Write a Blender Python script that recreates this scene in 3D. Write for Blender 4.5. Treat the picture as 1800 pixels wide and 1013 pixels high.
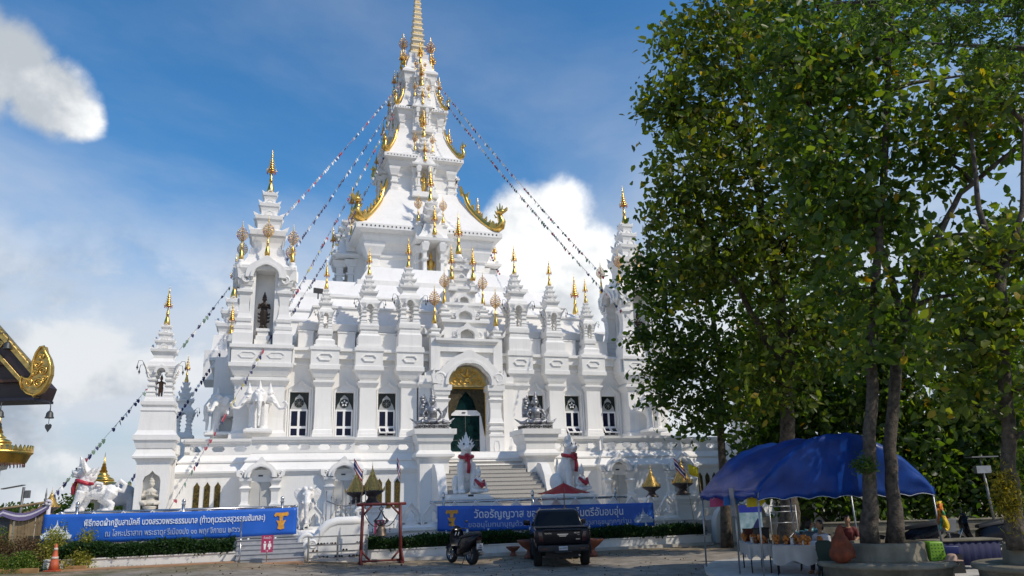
import bpy, math, random
import numpy as np
from mathutils import Vector, Matrix
PI = math.pi
R = math.radians
random.seed(7)
rng = np.random.default_rng(7)
scene = bpy.context.scene
for o in list(bpy.data.objects): bpy.data.objects.remove(o)
COL = scene.collection

# ------------------------------------------------------------------ camera
cam_d = bpy.data.cameras.new('camera'); cam = bpy.data.objects.new('camera', cam_d); COL.objects.link(cam)
cam_d.sensor_width = 36.0; cam_d.lens = 1385.0/1800*36; cam_d.clip_end = 3000; cam_d.clip_start = .05
cam.matrix_world = Matrix.Translation((0, 0, 2.2)) @ Matrix.Rotation(R(90+14.93), 4, 'X') @ Matrix.Rotation(-.0287, 4, 'Z')
scene.camera = cam

# ------------------------------------------------------------------ sky and sun
SUN_DIR = Vector((1.267, -.60, 1.36)).normalized()      # towards the sun
SUN_EL = math.asin(SUN_DIR.z); SUN_AZ = math.atan2(SUN_DIR.x, SUN_DIR.y)
world = bpy.data.worlds.new('World'); scene.world = world; world.use_nodes = True
wn = world.node_tree.nodes; wl = world.node_tree.links; wn.clear()
def wnode(t, **k):
    n = wn.new(t)
    for a, b in k.items(): setattr(n, a, b)
    return n
def wmath(op, a, b=None, clamp=False):
    n = wnode('ShaderNodeMath', operation=op, use_clamp=clamp)
    for i, x in enumerate((a, b)):
        if x is None: continue
        if isinstance(x, (int, float)): n.inputs[i].default_value = x
        else: wl.new(x, n.inputs[i])
    return n.outputs[0]
def wstep(x, lo, hi):
    n = wnode('ShaderNodeMapRange', interpolation_type='SMOOTHSTEP')
    wl.new(x, n.inputs[0]); n.inputs[1].default_value = lo; n.inputs[2].default_value = hi
    return n.outputs[0]
def wmix(f, a, b):
    n = wnode('ShaderNodeMix', data_type='RGBA')
    if isinstance(f, (int, float)): n.inputs[0].default_value = f
    else: wl.new(f, n.inputs[0])
    for i, x in ((6, a), (7, b)):
        if isinstance(x, tuple): n.inputs[i].default_value = x
        else: wl.new(x, n.inputs[i])
    return n.outputs[2]
sky = wnode('ShaderNodeTexSky', sky_type='NISHITA', sun_disc=False, sun_elevation=SUN_EL, sun_rotation=SUN_AZ, altitude=300, air_density=1.0, dust_density=.7, ozone_density=3.0)
tc = wnode('ShaderNodeTexCoord')
DIR = tc.outputs['Generated']
sep = wnode('ShaderNodeSeparateXYZ'); wl.new(DIR, sep.inputs[0])
zz = wmath('ADD', sep.outputs[2], .16)
cxy = wnode('ShaderNodeCombineXYZ'); wl.new(wmath('DIVIDE', sep.outputs[0], zz), cxy.inputs[0]); wl.new(wmath('DIVIDE', sep.outputs[1], zz), cxy.inputs[1])
def wnoise(vec, scale, detail=6, rough=.55, dist=0, off=(0, 0, 0), sc=(1, 1, 1)):
    mp = wnode('ShaderNodeMapping'); wl.new(vec, mp.inputs[0]); mp.inputs[1].default_value = off; mp.inputs[3].default_value = sc
    n = wnode('ShaderNodeTexNoise'); wl.new(mp.outputs[0], n.inputs[0])
    n.inputs['Scale'].default_value = scale; n.inputs['Detail'].default_value = detail; n.inputs['Roughness'].default_value = rough; n.inputs['Distortion'].default_value = dist
    return n.outputs[0]
# thin streaky high cloud, everywhere, thicker towards the horizon
wisp = wnoise(cxy.outputs[0], .8, 7, .55, .35, (3.1, 1.7, 0), (1, .8, 1))
low = wstep(sep.outputs[2], .66, .06)
wisp_m = wmath('MULTIPLY', wstep(wmath('ADD', wisp, wmath('MULTIPLY', low, .20)), .46, .80), wmath('ADD', wmath('MULTIPLY', low, .62), .30), True)
# heaped cloud: puffs at chosen bearings, broken up by noise
puff_n = wnoise(DIR, 11, 8, .58, .15)
puff_l = wnoise(DIR, 5.0, 6, .55, .25, (4.4, 2, 1.6), (1, 1, 2.3))
def blob(d, rad):
    n = wnode('ShaderNodeVectorMath', operation='DISTANCE'); wl.new(DIR, n.inputs[0]); n.inputs[1].default_value = d
    return wmath('SUBTRACT', 1.0, wmath('DIVIDE', n.outputs['Value'], rad))
cum = None
for d, rad in (((.045, .943, .318), .085), ((.002, .95, .305), .06), ((.082, .952, .292), .065), ((.022, .961, .265), .095), ((.072, .967, .240), .10), ((-.02, .968, .23), .10), ((.05, .975, .19), .13),
               ((-.515, .722, .450), .055), ((-.488, .756, .428), .05), ((-.56, .69, .44), .09), ((-.468, .776, .415), .03)):
    b = blob(d, rad); cum = b if cum is None else wmath('MAXIMUM', cum, b)
cum_m = wstep(wmath('ADD', cum, wmath('MULTIPLY', wmath('SUBTRACT', puff_n, .5), 1.1)), -.02, .42)
# soft banks low over the horizon all round
bank = wmath('MULTIPLY', wstep(wmath('ADD', puff_l, wmath('MULTIPLY', puff_n, .40)), .62, .76), wstep(sep.outputs[2], .36, .16))
shade = wnoise(DIR, 6.5, 5, .5, .2, (.35, -.2, .45))
shade2 = wmath('ADD', wmath('MULTIPLY', puff_n, .55), wmath('MULTIPLY', shade, .45))
cloud_c = wmix(wstep(wmath('ADD', shade2, wmath('MULTIPLY', sep.outputs[0], .22)), .34, .60), (.36, .42, .51, 1), (.80, .86, .95, 1))
cloud_c2 = wmix(wstep(shade2, .40, .60), (.24, .30, .40, 1), (.58, .64, .73, 1))
SKY = .132
skyc = wnode('ShaderNodeVectorMath', operation='SCALE'); wl.new(sky.outputs[0], skyc.inputs[0]); skyc.inputs['Scale'].default_value = SKY
hs = wnode('ShaderNodeHueSaturation'); hs.inputs['Saturation'].default_value = 1.34; hs.inputs['Value'].default_value = 1.0; wl.new(skyc.outputs[0], hs.inputs['Color'])
haze_m = wmath('MULTIPLY', wstep(sep.outputs[2], .34, .02), .85)
c0 = wmix(haze_m, hs.outputs[0], (.29, .37, .50, 1))
c1 = wmix(wisp_m, c0, (.45, .52, .64, 1))
c2 = wmix(wmath('MULTIPLY', bank, .85), c1, cloud_c2)
c3 = wmix(cum_m, c2, cloud_c)
bg = wnode('ShaderNodeBackground'); wl.new(c3, bg.inputs[0]); bg.inputs[1].default_value = 1.0
out = wnode('ShaderNodeOutputWorld'); wl.new(bg.outputs[0], out.inputs[0])

sun_d = bpy.data.lights.new('sun', 'SUN'); sun = bpy.data.objects.new('sun', sun_d); COL.objects.link(sun)
sun_d.energy = 2.1; sun_d.angle = R(.53); sun_d.color = (1.0, .965, .91)
sun.rotation_euler = (-SUN_DIR).to_track_quat('-Z', 'Y').to_euler()
sun.location = (60, -20, 80)
scene.view_settings.view_transform = 'Standard'; scene.view_settings.look = 'None'
scene.view_settings.exposure = 0.45; scene.view_settings.gamma = 1.0
scene.view_settings.use_white_balance = True; scene.view_settings.white_balance_temperature = 7300
scene.render.engine = 'CYCLES'
scene.cycles.max_bounces = 6; scene.cycles.transparent_max_bounces = 8; scene.cycles.use_denoising = True

# ------------------------------------------------------------------ materials (all node based)
def mat(name, col, rough=.6, metal=0.0, var=.10, scale=4.0, bump=0.0, bscale=None, tint=None, streak=0.0, spec=.5, trans=None, emit=None, coat=0.0, island=0.0):
    m = bpy.data.materials.new(name); m.use_nodes = True
    nt = m.node_tree; n = nt.nodes; l = nt.links
    b = n['Principled BSDF']
    b.inputs['Roughness'].default_value = rough; b.inputs['Metallic'].default_value = metal
    b.inputs['Specular IOR Level'].default_value = spec
    if coat: b.inputs['Coat Weight'].default_value = coat; b.inputs['Coat Roughness'].default_value = .08
    tcn = n.new('ShaderNodeTexCoord')
    nz = n.new('ShaderNodeTexNoise'); nz.inputs['Scale'].default_value = scale; nz.inputs['Detail'].default_value = 5
    l.new(tcn.outputs['Object'], nz.inputs[0])
    rmp = n.new('ShaderNodeMapRange'); rmp.inputs[1].default_value = .3; rmp.inputs[2].default_value = .7; l.new(nz.outputs[0], rmp.inputs[0])
    mx = n.new('ShaderNodeMix'); mx.data_type = 'RGBA'; l.new(rmp.outputs[0], mx.inputs[0])
    c2 = tint if tint else tuple(min(1, c*(1+var)) for c in col)
    mx.inputs[6].default_value = tuple(c*(1-var) for c in col)+(1,); mx.inputs[7].default_value = tuple(c2)+(1,)
    cur = mx.outputs[2]
    if streak:                                             # rain streaks: noise stretched along z
        mp = n.new('ShaderNodeMapping'); mp.inputs[3].default_value = (3.0, 3.0, .25); l.new(tcn.outputs['Object'], mp.inputs[0])
        s = n.new('ShaderNodeTexNoise'); s.inputs['Scale'].default_value = 1.3; s.inputs['Detail'].default_value = 7; s.inputs['Roughness'].default_value = .65; l.new(mp.outputs[0], s.inputs[0])
        r2 = n.new('ShaderNodeMapRange'); r2.inputs[1].default_value = .52; r2.inputs[2].default_value = .80; r2.inputs[4].default_value = streak; l.new(s.outputs[0], r2.inputs[0])
        m2 = n.new('ShaderNodeMix'); m2.data_type = 'RGBA'; l.new(r2.outputs[0], m2.inputs[0]); l.new(cur, m2.inputs[6]); m2.inputs[7].default_value = tuple(c*.55 for c in col)+(1,)
        cur = m2.outputs[2]
    if island:
        g = n.new('ShaderNodeNewGeometry'); r3 = n.new('ShaderNodeMapRange'); r3.inputs[3].default_value = 1-island; r3.inputs[4].default_value = 1+island
        l.new(g.outputs['Random Per Island'], r3.inputs[0])
        h = n.new('ShaderNodeHueSaturation'); l.new(cur, h.inputs['Color']); l.new(r3.outputs[0], h.inputs['Value']); cur = h.outputs[0]
    l.new(cur, b.inputs['Base Color'])
    if bump:
        bn = n.new('ShaderNodeTexNoise'); bn.inputs['Scale'].default_value = bscale or scale*6; bn.inputs['Detail'].default_value = 6; l.new(tcn.outputs['Object'], bn.inputs[0])
        bp = n.new('ShaderNodeBump'); bp.inputs['Strength'].default_value = bump; bp.inputs['Distance'].default_value = .03; l.new(bn.outputs[0], bp.inputs['Height']); l.new(bp.outputs[0], b.inputs['Normal'])
    if trans:
        tb = n.new('ShaderNodeBsdfTranslucent'); tb.inputs[0].default_value = tuple(trans)+(1,)
        ms = n.new('ShaderNodeMixShader'); ms.inputs[0].default_value = .4
        l.new(b.outputs[0], ms.inputs[1]); l.new(tb.outputs[0], ms.inputs[2]); l.new(ms.outputs[0], n['Material Output'].inputs[0])
    return m
def leafmat(name, cols, trans, rough=.5):
    m = bpy.data.materials.new(name); m.use_nodes = True
    nt = m.node_tree; n = nt.nodes; l = nt.links; b = n['Principled BSDF']; b.inputs['Roughness'].default_value = rough
    b.inputs['Specular IOR Level'].default_value = .35
    g = n.new('ShaderNodeNewGeometry'); cr = n.new('ShaderNodeValToRGB'); l.new(g.outputs['Random Per Island'], cr.inputs[0])
    e = cr.color_ramp.elements
    while len(e) < len(cols): e.new(.5)
    for i, (p, c) in enumerate(cols): e[i].position = p; e[i].color = c+(1,)
    l.new(cr.outputs[0], b.inputs['Base Color'])
    tb = n.new('ShaderNodeBsdfTranslucent'); h = n.new('ShaderNodeMix'); h.data_type = 'RGBA'; h.blend_type = 'MULTIPLY'; h.inputs[0].default_value = 1
    l.new(cr.outputs[0], h.inputs[6]); h.inputs[7].default_value = trans+(1,); l.new(h.outputs[2], tb.inputs[0])
    ms = n.new('ShaderNodeMixShader'); ms.inputs[0].default_value = .5
    l.new(b.outputs[0], ms.inputs[1]); l.new(tb.outputs[0], ms.inputs[2]); l.new(ms.outputs[0], n['Material Output'].inputs[0])
    return m
MT = {}
MT['white'] = mat('white_plaster', (.84, .825, .795), .62, var=.04, scale=.8, bump=.12, bscale=14, streak=.26)
MT['white2'] = mat('white_statue_paint', (.83, .81, .78), .5, var=.06, scale=5, bump=.9, bscale=11)
MT['gold'] = mat('gold_leaf', (.80, .50, .13), .30, 1.0, var=.12, scale=6, bump=.15, bscale=30)
MT['golddull'] = mat('gold_paint_aged', (.52, .36, .12), .42, .75, var=.35, scale=9, bump=.5, bscale=24)
MT['goldrelief'] = mat('gold_relief', (.72, .50, .16), .38, .8, var=.3, scale=9, bump=.7, bscale=11)
MT['red'] = mat('red_jewel', (.45, .03, .03), .35)
MT['stair'] = mat('granite_step', (.44, .42, .39), .5, var=.15, scale=20)
MT['glass'] = mat('dark_window_glass', (.006, .009, .030), .12, var=.2, spec=.25)
MT['greenglass'] = mat('green_door_glass', (.004, .020, .021), .10, var=.4, spec=.4)
MT['frame'] = mat('white_window_frame', (.80, .80, .80), .4, var=.03)
MT['dark'] = mat('black_metal', (.02, .02, .022), .4)
MT['curtain'] = mat('gold_thread_cloth', (.022, .017, .008), .5, .0, var=.7, scale=7, tint=(.075, .055, .015))
MT['bronze'] = mat('dark_bronze', (.045, .035, .03), .4, .6, var=.4, scale=7, bump=.5, bscale=25)
MT['silver'] = mat('silver_paint', (.34, .34, .35), .42, .75, var=.55, scale=9, bump=1.0, bscale=16)
MT['steel'] = mat('stainless_steel', (.52, .51, .50), .25, .95, var=.15)

# ------------------------------------------------------------------ mesh helpers
class MB:
    """collects shapes; build() links them as one mesh object"""
    def __init__(s): s.v = []; s.f = []; s.m = []; s.s = []; s.cm = 0
    def face(s, idx, smooth=False): s.f.append(tuple(idx)); s.m.append(s.cm); s.s.append(smooth)
    def loft(s, rings, cap0=True, cap1=True, smooth=False, closed=False):
        b = len(s.v); n = len(rings[0])
        for r in rings: s.v.extend(tuple(p) for p in r)
        k = len(rings)
        for i in range(k if closed else k-1):
            a = b+i*n; c = b+((i+1) % k)*n
            for j in range(n):
                q = (j+1) % n; s.face((a+j, a+q, c+q, c+j), smooth)
        if not closed:
            if cap0: s.face([b+j for j in range(n-1, -1, -1)])
            if cap1: s.face([b+(k-1)*n+j for j in range(n)])
    def box(s, x0, y0, z0, x1, y1, z1):
        s.loft([[(x0, y0, z), (x1, y0, z), (x1, y1, z), (x0, y1, z)] for z in (z0, z1)])
    def rs(s, cx, cy, prof):                               # rectangular sections (z, hx, hy)
        s.loft([[(cx-p[1], cy-p[-1], p[0]), (cx+p[1], cy-p[-1], p[0]), (cx+p[1], cy+p[-1], p[0]), (cx-p[1], cy+p[-1], p[0])] for p in prof])
    def rsf(s, cx, yb, prof):                              # sections (z, hx, front y), back fixed
        s.loft([[(cx-h, yf, z), (cx+h, yf, z), (cx+h, yb, z), (cx-h, yb, z)] for z, h, yf in prof])
    def pstack(s, poly, prof):                             # rectilinear outline with moulding offsets (z, o)
        n = len(poly); rings = []
        for z, o in prof:
            ring = []
            for i in range(n):
                a, b, c = poly[i-1], poly[i], poly[(i+1) % n]
                def nrm(p, q):
                    dx, dy = q[0]-p[0], q[1]-p[1]; L = math.hypot(dx, dy); return dy/L, -dx/L
                n1 = nrm(a, b); n2 = nrm(b, c)
                ring.append((b[0]+o*(n1[0]+n2[0]), b[1]+o*(n1[1]+n2[1]), z))
            rings.append(ring)
        s.loft(rings)
    def lathe(s, cx, cy, prof, n=10, smooth=True):
        s.loft([[(cx+r*math.cos(2*PI*j/n), cy+r*math.sin(2*PI*j/n), z) for j in range(n)] for z, r in prof], smooth=smooth)
    def prism(s, poly, y0, y1):                            # polygon in (x, z), extruded along y
        b = len(s.v); n = len(poly)
        ar = sum(poly[i][0]*poly[(i+1) % n][1]-poly[(i+1) % n][0]*poly[i][1] for i in range(n))
        if ar < 0: poly = poly[::-1]
        for y in (y0, y1): s.v.extend((p[0], y, p[1]) for p in poly)
        s.face([b+j for j in range(n)]); s.face([b+n+j for j in range(n-1, -1, -1)])
        for j in range(n):
            q = (j+1) % n; s.face((b+q, b+j, b+n+j, b+n+q))
    def strip(s, A, B, y0, y1):                            # band between curves A and B (x, z), extruded along y
        b = len(s.v); n = len(A)
        for y in (y0, y1):
            s.v.extend((p[0], y, p[1]) for p in A); s.v.extend((p[0], y, p[1]) for p in B)
        for j in range(n-1):
            a0, a1, c0, c1 = b+j, b+j+1, b+n+j, b+n+j+1; o = 2*n
            s.face((a0, c0, c1, a1)); s.face((a0+o, a1+o, c1+o, c0+o)); s.face((a0, a1, a1+o, a0+o), True); s.face((c0, c0+o, c1+o, c1), True)
        for j in (0, n-1): s.face((b+j, b+j+2*n, b+j+3*n, b+j+n))
    def tube(s, pts, r, n=6, cap=True):
        pts = [Vector(p) for p in pts]; rr = r if isinstance(r, (list, tuple)) else [r]*len(pts); rings = []; up = Vector((0, 0, 1)); x = None
        for i, p in enumerate(pts):
            t = (pts[min(i+1, len(pts)-1)]-pts[max(i-1, 0)]).normalized()
            if x is None: x = t.orthogonal().normalized()
            x = (x-t*x.dot(t)); x = x.normalized() if x.length > 1e-6 else t.orthogonal().normalized(); y = t.cross(x)
            rings.append([tuple(p+(x*math.cos(2*PI*j/n)+y*math.sin(2*PI*j/n))*rr[i]) for j in range(n)])
        s.loft(rings, cap, cap, True)
    def ell(s, c, r, n=10, m=7, rot=None):
        if not isinstance(r, (list, tuple)): r = (r, r, r)
        b = len(s.v)
        s.loft([[(r[0]*math.sin(t)*math.cos(2*PI*j/n), r[1]*math.sin(t)*math.sin(2*PI*j/n), -r[2]*math.cos(t)) for j in range(n)] for t in [max(.02, min(PI-.02, PI*i/m)) for i in range(m+1)]], smooth=True)
        M_ = Matrix.Translation(c) @ (rot.to_4x4() if rot else Matrix.Identity(4))
        for i in range(b, len(s.v)): s.v[i] = tuple(M_ @ Vector(s.v[i]))
    def cap(s, p, q, r0, r1, n=8):                         # tapered limb with round ends
        p = Vector(p); q = Vector(q); s.tube([p, q], [r0, r1], n); s.ell(p, r0, n, 5); s.ell(q, r1, n, 5)
    def quad(s, a, b, c, d): i = len(s.v); s.v.extend((tuple(a), tuple(b), tuple(c), tuple(d))); s.face((i, i+1, i+2, i+3))
    def xf(s, start, M_):
        for i in range(start, len(s.v)): s.v[i] = tuple(M_ @ Vector(s.v[i]))
    def mesh(s, name, mats):
        me = bpy.data.meshes.new(name); me.from_pydata(s.v, [], s.f)
        for m in (mats if isinstance(mats, (list, tuple)) else [mats]): me.materials.append(MT[m] if isinstance(m, str) else m)
        me.polygons.foreach_set('material_index', s.m); me.polygons.foreach_set('use_smooth', s.s)
        me.update(); return me
    def build(s, name, mats, parent=None, loc=(0, 0, 0), rz=0):
        return put(name, s.mesh(name, mats), parent, loc, rz)
def put(name, me, parent=None, loc=(0, 0, 0), rz=0, sc=None):
    o = bpy.data.objects.new(name, me); COL.objects.link(o); o.location = loc; o.rotation_euler = (0, 0, rz)
    if parent is not None: o.parent = parent
    if sc is not None: o.scale = sc if isinstance(sc, (tuple, list)) else (sc,)*3
    return o
def thing(name, label, cat, loc=(0, 0, 0), rz=0, group=None):
    o = bpy.data.objects.new(name, None); COL.objects.link(o); o.location = loc; o.rotation_euler = (0, 0, rz); o.empty_display_size = .2
    return tag(o, label, cat, group)
def tag(o, label=None, cat=None, group=None, kind=None):
    if label: o['label'] = label
    if cat: o['category'] = cat
    if group: o['group'] = group
    if kind: o['kind'] = kind
    return o
def copy_tree(o, parent=None):
    c = o.copy(); COL.objects.link(c); c.parent = parent
    for ch in o.children: copy_tree(ch, c)
    return c
def blobmesh(mb, name, mats, voxel=.03, smooth=3):
    """fuse the collected shapes into one continuous skin"""
    o = mb.build(name, mats)
    r = o.modifiers.new('r', 'REMESH'); r.mode = 'VOXEL'; r.voxel_size = voxel; r.use_smooth_shade = True
    if smooth: q = o.modifiers.new('s', 'SMOOTH'); q.iterations = smooth; q.factor = .5
    me = bpy.data.meshes.new_from_object(o.evaluated_get(bpy.context.evaluated_depsgraph_get()))
    old = o.data; bpy.data.objects.remove(o); bpy.data.meshes.remove(old); me.name = name
    me.polygons.foreach_set('use_smooth', [True]*len(me.polygons))
    return me
def arch(mb, cx, zb, wi, hi, t, y0, y1, lobes=4, point=.35, lob=.14, n=41):
    """lobed pointed arch band over an opening"""
    A = []; B = []
    for i in range(n):
        th = PI*i/(n-1); pk = math.exp(-((th-PI/2)/.20)**2); lb = abs(math.sin(lobes*th))**.6
        c, sn = math.cos(th), math.sin(th)
        A.append((cx+wi*c*(1+.05*lb), zb+(hi+point*.35*t*pk)*sn+.06*hi*lb*sn))
        tt = t*(1+lob*lb)
        B.append((cx+(wi+tt)*c, zb+(hi+tt+point*t*pk*1.3)*sn))
    mb.strip(A, B, y0, y1)
def scroll(mb, cx, cz, r, y, sgn=1, th=None):
    """spiral volute in a vertical plane"""
    th = th or r*.28; pts = []; rad = []
    for i in range(22):
        a = i/21*PI*3.4; q = r*(1-.72*i/21)
        pts.append((cx+sgn*q*math.cos(a), y, cz+q*math.sin(a))); rad.append(th*(1-.45*i/21))
    mb.tube(pts, rad, 6)
def hexring(mb, cx, cz, hw, hh, y, t=.05, d=.05):
    o = [(-hw, 0), (-hw*.62, -hh), (hw*.62, -hh), (hw, 0), (hw*.62, hh), (-hw*.62, hh), (-hw, 0)]
    A = [(cx+x*(1-t/hw*1.2), cz+z*(1-t/hh)) for x, z in o]; B = [(cx+x, cz+z) for x, z in o]
    mb.strip(A, B, y-d, y+.06)
# ------------------------------------------------------------------ the white temple (local frame: x right along the facade, y into the building, z up)
YAW = R(18.6)
TL = (-2.784, 45.0, 0.0)
T = thing('white_temple', 'ornate white temple with tiered central tower, gold finials and windowed facade', 'temple', TL, YAW)
AX = 14.4                                                  # depth of the tower's axis behind the facade line
def fin_umbrella():
    b = MB()
    b.lathe(0, 0, [(0, .060), (.015, .078), (.06, .086), (.11, .076), (.19, .048), (.27, .034), (.275, .046), (.29, .046), (.295, .034), (.32, .040), (.335, .032), (.40, .022), (.47, .020)], 12)
    z = .47; r = .098
    for i in range(7):
        b.lathe(0, 0, [(z, r), (z+.008, r*1.04), (z+.045, r*.50), (z+.055, r*.42)], 12); z += .052; r *= .80
    b.lathe(0, 0, [(.80, .020), (.84, .024), (.86, .010), (.91, .012), (.93, .004), (1.0, .002)], 8)
    for k in range(10):
        a = 2*PI*k/10; x, y = .105*math.cos(a), .105*math.sin(a)
        b.cm = 0; b.ell((x*1.12, y*1.12, .50), (.010, .010, .022), 5, 4); b.cm = 1; b.ell((x, y, .448), (.011, .011, .020), 5, 4); b.cm = 0
    for i in range(4):
        for k in range(8):
            a = 2*PI*(k+.5*i)/8; q = .085*.82**i; b.ell((q*1.2*math.cos(a), q*1.2*math.sin(a), .545+.055*i), (.007, .007, .013), 4, 3)
    return b.mesh('gold_finial', ['gold', 'red'])
def fin_filigree():
    b = MB()
    b.lathe(0, 0, [(0, .060), (.015, .075), (.07, .082), (.14, .064), (.22, .038), (.29, .030), (.30, .042), (.32, .040), (.33, .028), (.42, .018), (.47, .012), (.78, .010), (.80, .018), (.83, .020), (.86, .008), (.90, .011), (.92, .004), (1.0, .002)], 10)
    rr = random.Random(3)
    for lv, (z, q) in enumerate(((.475, .07), (.51, .115), (.55, .15), (.59, .165), (.635, .165), (.68, .145), (.725, .11), (.77, .065))):
        n = max(6, int(17*q/.165))
        for k in range(n):
            a = 2*PI*(k+.5*(lv % 2))/n; p = Vector((q*math.cos(a), q*math.sin(a), z))
            b.cm = 0; b.tube([(0, 0, z-.06), p*.6+Vector((0, 0, (z-.05)*.4)), p], .0035, 3)
            b.cm = rr.choice((0, 0, 0, 1)); b.ell(p, (.011, .011, .014), 5, 4)
    return b.mesh('gold_finial', ['gold', 'red'])
FINU = fin_umbrella(); FINF = fin_filigree()
def finial(parent, loc, h, kind='u', fat=1.0):
    f = fat if kind == 'u' else 1.0
    w = .80 if kind == 'u' else .74
    return put('gold_finial', FINU if kind == 'u' else FINF, parent, loc, random.random()*.6, (h*f*w, h*f*w, h))
def tiers(b, cx, cy, prof, k=1.0, gable=True):
    """flared roof tiers: list of (z0, z1, half0, half1)"""
    for z0, z1, h0, h1 in prof:
        h = z1-z0
        b.rs(cx, cy, [(z0, h0, h0), (z0+h*.30, h0*1.02, h0*1.02), (z0+h*.52, (h0+h1)/2, (h0+h1)/2), (z0+h*.60, h1*.96, h1*.96), (z0+h*.62, h1, h1), (z0+h*.84, h1*1.03, h1*1.03), (z0+h*.86, h1*.9, h1*.9), (z1, h0*.75, h0*.75)])
        if gable:
            for sx in (-1, 1):
                for sy in (-1, 1):
                    q = h1*1.0; b.prism([(cx+sx*q*.62, z0+h*.84), (cx+sx*q*1.05, z0+h*.84), (cx+sx*q*1.16, z0+h*1.10), (cx+sx*q*.86, z0+h*.98)], cy+sy*q*.80-.03*h1, cy+sy*q*.80+.03*h1+.01)
            s0 = len(b.v); arch(b, 0, 0, h1*.24, h1*.30, h1*.13, -.04*h1, .10*h1, 2, .4, .1, 13); b.xf(s0, Matrix.Translation((cx, cy-h1*.98, z0+h*.85)))
            s0 = len(b.v); arch(b, 0, 0, h1*.24, h1*.30, h1*.13, -.04*h1, .10*h1, 2, .4, .1, 13); b.xf(s0, Matrix.Translation((cx-h1*.98, cy, z0+h*.85)) @ Matrix.Rotation(-PI/2, 4, 'Z'))
def shrine_mesh():
    """small open pavilion with stepped spire, one unit tall"""
    b = MB()
    b.rs(0, 0, [(0, .175, .175), (.03, .175, .175), (.031, .165, .165), (.06, .160, .160)])
    for sx in (-1, 1):
        for sy in (-1, 1):
            c = .103; pr = []
            for z, h in ((.06, .058), (.085, .060), (.09, .050), (.115, .046), (.118, .058), (.135, .056), (.14, .042), (.19, .036), (.195, .052), (.212, .054), (.216, .038), (.26, .034), (.265, .052), (.285, .056), (.29, .042), (.32, .038), (.325, .056), (.345, .062), (.35, .048), (.385, .058), (.40, .066), (.42, .070)):
                pr.append((z, h, h))
            b.rs(sx*c, sy*c, pr)
            for k, (z, w) in enumerate(((.40, .12), (.345, .085), (.285, .06))):          # upswept horns at the corners
                s0 = len(b.v); b.prism([(0, 0), (w*.75, .02), (w*1.05, .075), (w*.62, .050), (0, .040)], -.012, .012)
                b.xf(s0, Matrix.Translation((sx*.125, sy*.125, z)) @ Matrix.Rotation(math.atan2(sy, sx), 4, 'Z'))
    b.rs(0, 0, [(.42, .178, .178), (.445, .182, .182), (.447, .172, .172), (.50, .160, .160), (.535, .125, .125), (.55, .115, .115)])
    for k in range(4):
        s0 = len(b.v); arch(b, 0, .36, .052, .055, .030, -.02, .03, 2, .5, .12, 17); b.xf(s0, Matrix.Rotation(k*PI/2, 4, 'Z') @ Matrix.Translation((0, -.172, 0)))
    tiers(b, 0, 0, [(.55, .69, .112, .150), (.69, .805, .088, .116), (.805, .905, .066, .086), (.905, 1.0, .044, .062)])
    return b.mesh('shrine_spire', ['white'])
def bells_mesh():
    out = []
    for sx in (-1, 1):
        for dx, dz in ((0, 0), (-.055, -.055)):
            b = MB(); x0 = sx*(.20+dx*.5); z0 = .455+dz
            b.tube([(x0, -.15, z0), (x0+sx*.035, -.16, z0+.055), (x0+sx*.075, -.17, z0+.05), (x0+sx*.085, -.17, z0-.01)], .0035, 4)
            b.lathe(x0+sx*.085, -.17, [(z0-.045, .014), (z0-.035, .013), (z0-.012, .006), (z0-.005, .003)], 7); b.ell((x0+sx*.085, -.17, z0-.055), (.006, .003, .014), 5, 4); out.append(b.mesh('wind_bell', ['dark']))
    return out
SHR = shrine_mesh(); BEL = bells_mesh()
def shrine(loc, h, gold_h, wide=1.0, parent=None):
    o = put('shrine_spire', SHR, parent or T, loc, 0, (h*wide, h*wide, h))
    for m in BEL: put('wind_bell', m, o)
    finial(T, (loc[0], loc[1], loc[2]+h-.02), gold_h)
    return o

# ---- podium with hexagon-pierced parapet
POD = [(-14.9, -3.0), (-11.9, -3.0), (-11.9, -4.0), (-6.3, -4.0), (-6.3, -3.6), (6.3, -3.6), (6.3, -4.0), (11.9, -4.0), (11.9, -3.0), (14.9, -3.0), (14.9, 31.8), (-14.9, 31.8)]
b = MB()
b.pstack(POD, [(0, .25), (1.3, .25), (1.35, .0), (3.55, 0), (3.58, .05), (3.72, .16), (3.80, .17), (3.82, .08), (4.18, -.16), (4.20, -.10), (4.27, -.10), (4.29, -.16), (4.56, -.38), (4.60, -.38)])
b.build('podium', 'white', T)
def parapet(p, q, inset=.38):
    """straight run of pierced parapet from p to q, built facing outwards"""
    p = Vector((p[0], p[1], 0)); q = Vector((q[0], q[1], 0)); L = (q-p).length
    n = max(1, int(L/.86)); st = L/n; b = MB(); hw = .31; zb, zt, zm = 4.72, 5.0, 4.86; t = .24
    b.box(0, 0, 4.58, L, t, zb); b.box(0, 0, zt, L, t, 5.10)
    for i in range(n+1):
        xl = max(0, i*st-st/2+hw); xr = min(L, i*st+st/2-hw); tl = xl if i == 0 else xl-.0; e = .12
        pl = [(xl, zb)] if i == 0 else [(xl-e, zb)]
        if i == 0: poly = [(0, zb), (xr+e, zb), (xr, zm), (xr+e, zt), (0, zt)]
        elif i == n: poly = [(xl-e, zb), (L, zb), (L, zt), (xl-e, zt), (xl, zm)]
        else: poly = [(xl-e, zb), (xr+e, zb), (xr, zm), (xr+e, zt), (xl-e, zt), (xl, zm)]
        b.prism(poly, .005, t-.005)
    b.loft([[(-.0, -o, z), (L, -o, z), (L, t+.03, z), (0, t+.03, z)] for z, o in ((5.10, .02), (5.13, .10), (5.20, .13), (5.21, .18), (5.34, .20), (5.345, .05))])
    b.build('parapet', 'white', T, (p.x, p.y, 0), math.atan2(q.y-p.y, q.x-p.x))
i_ = .38
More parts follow.
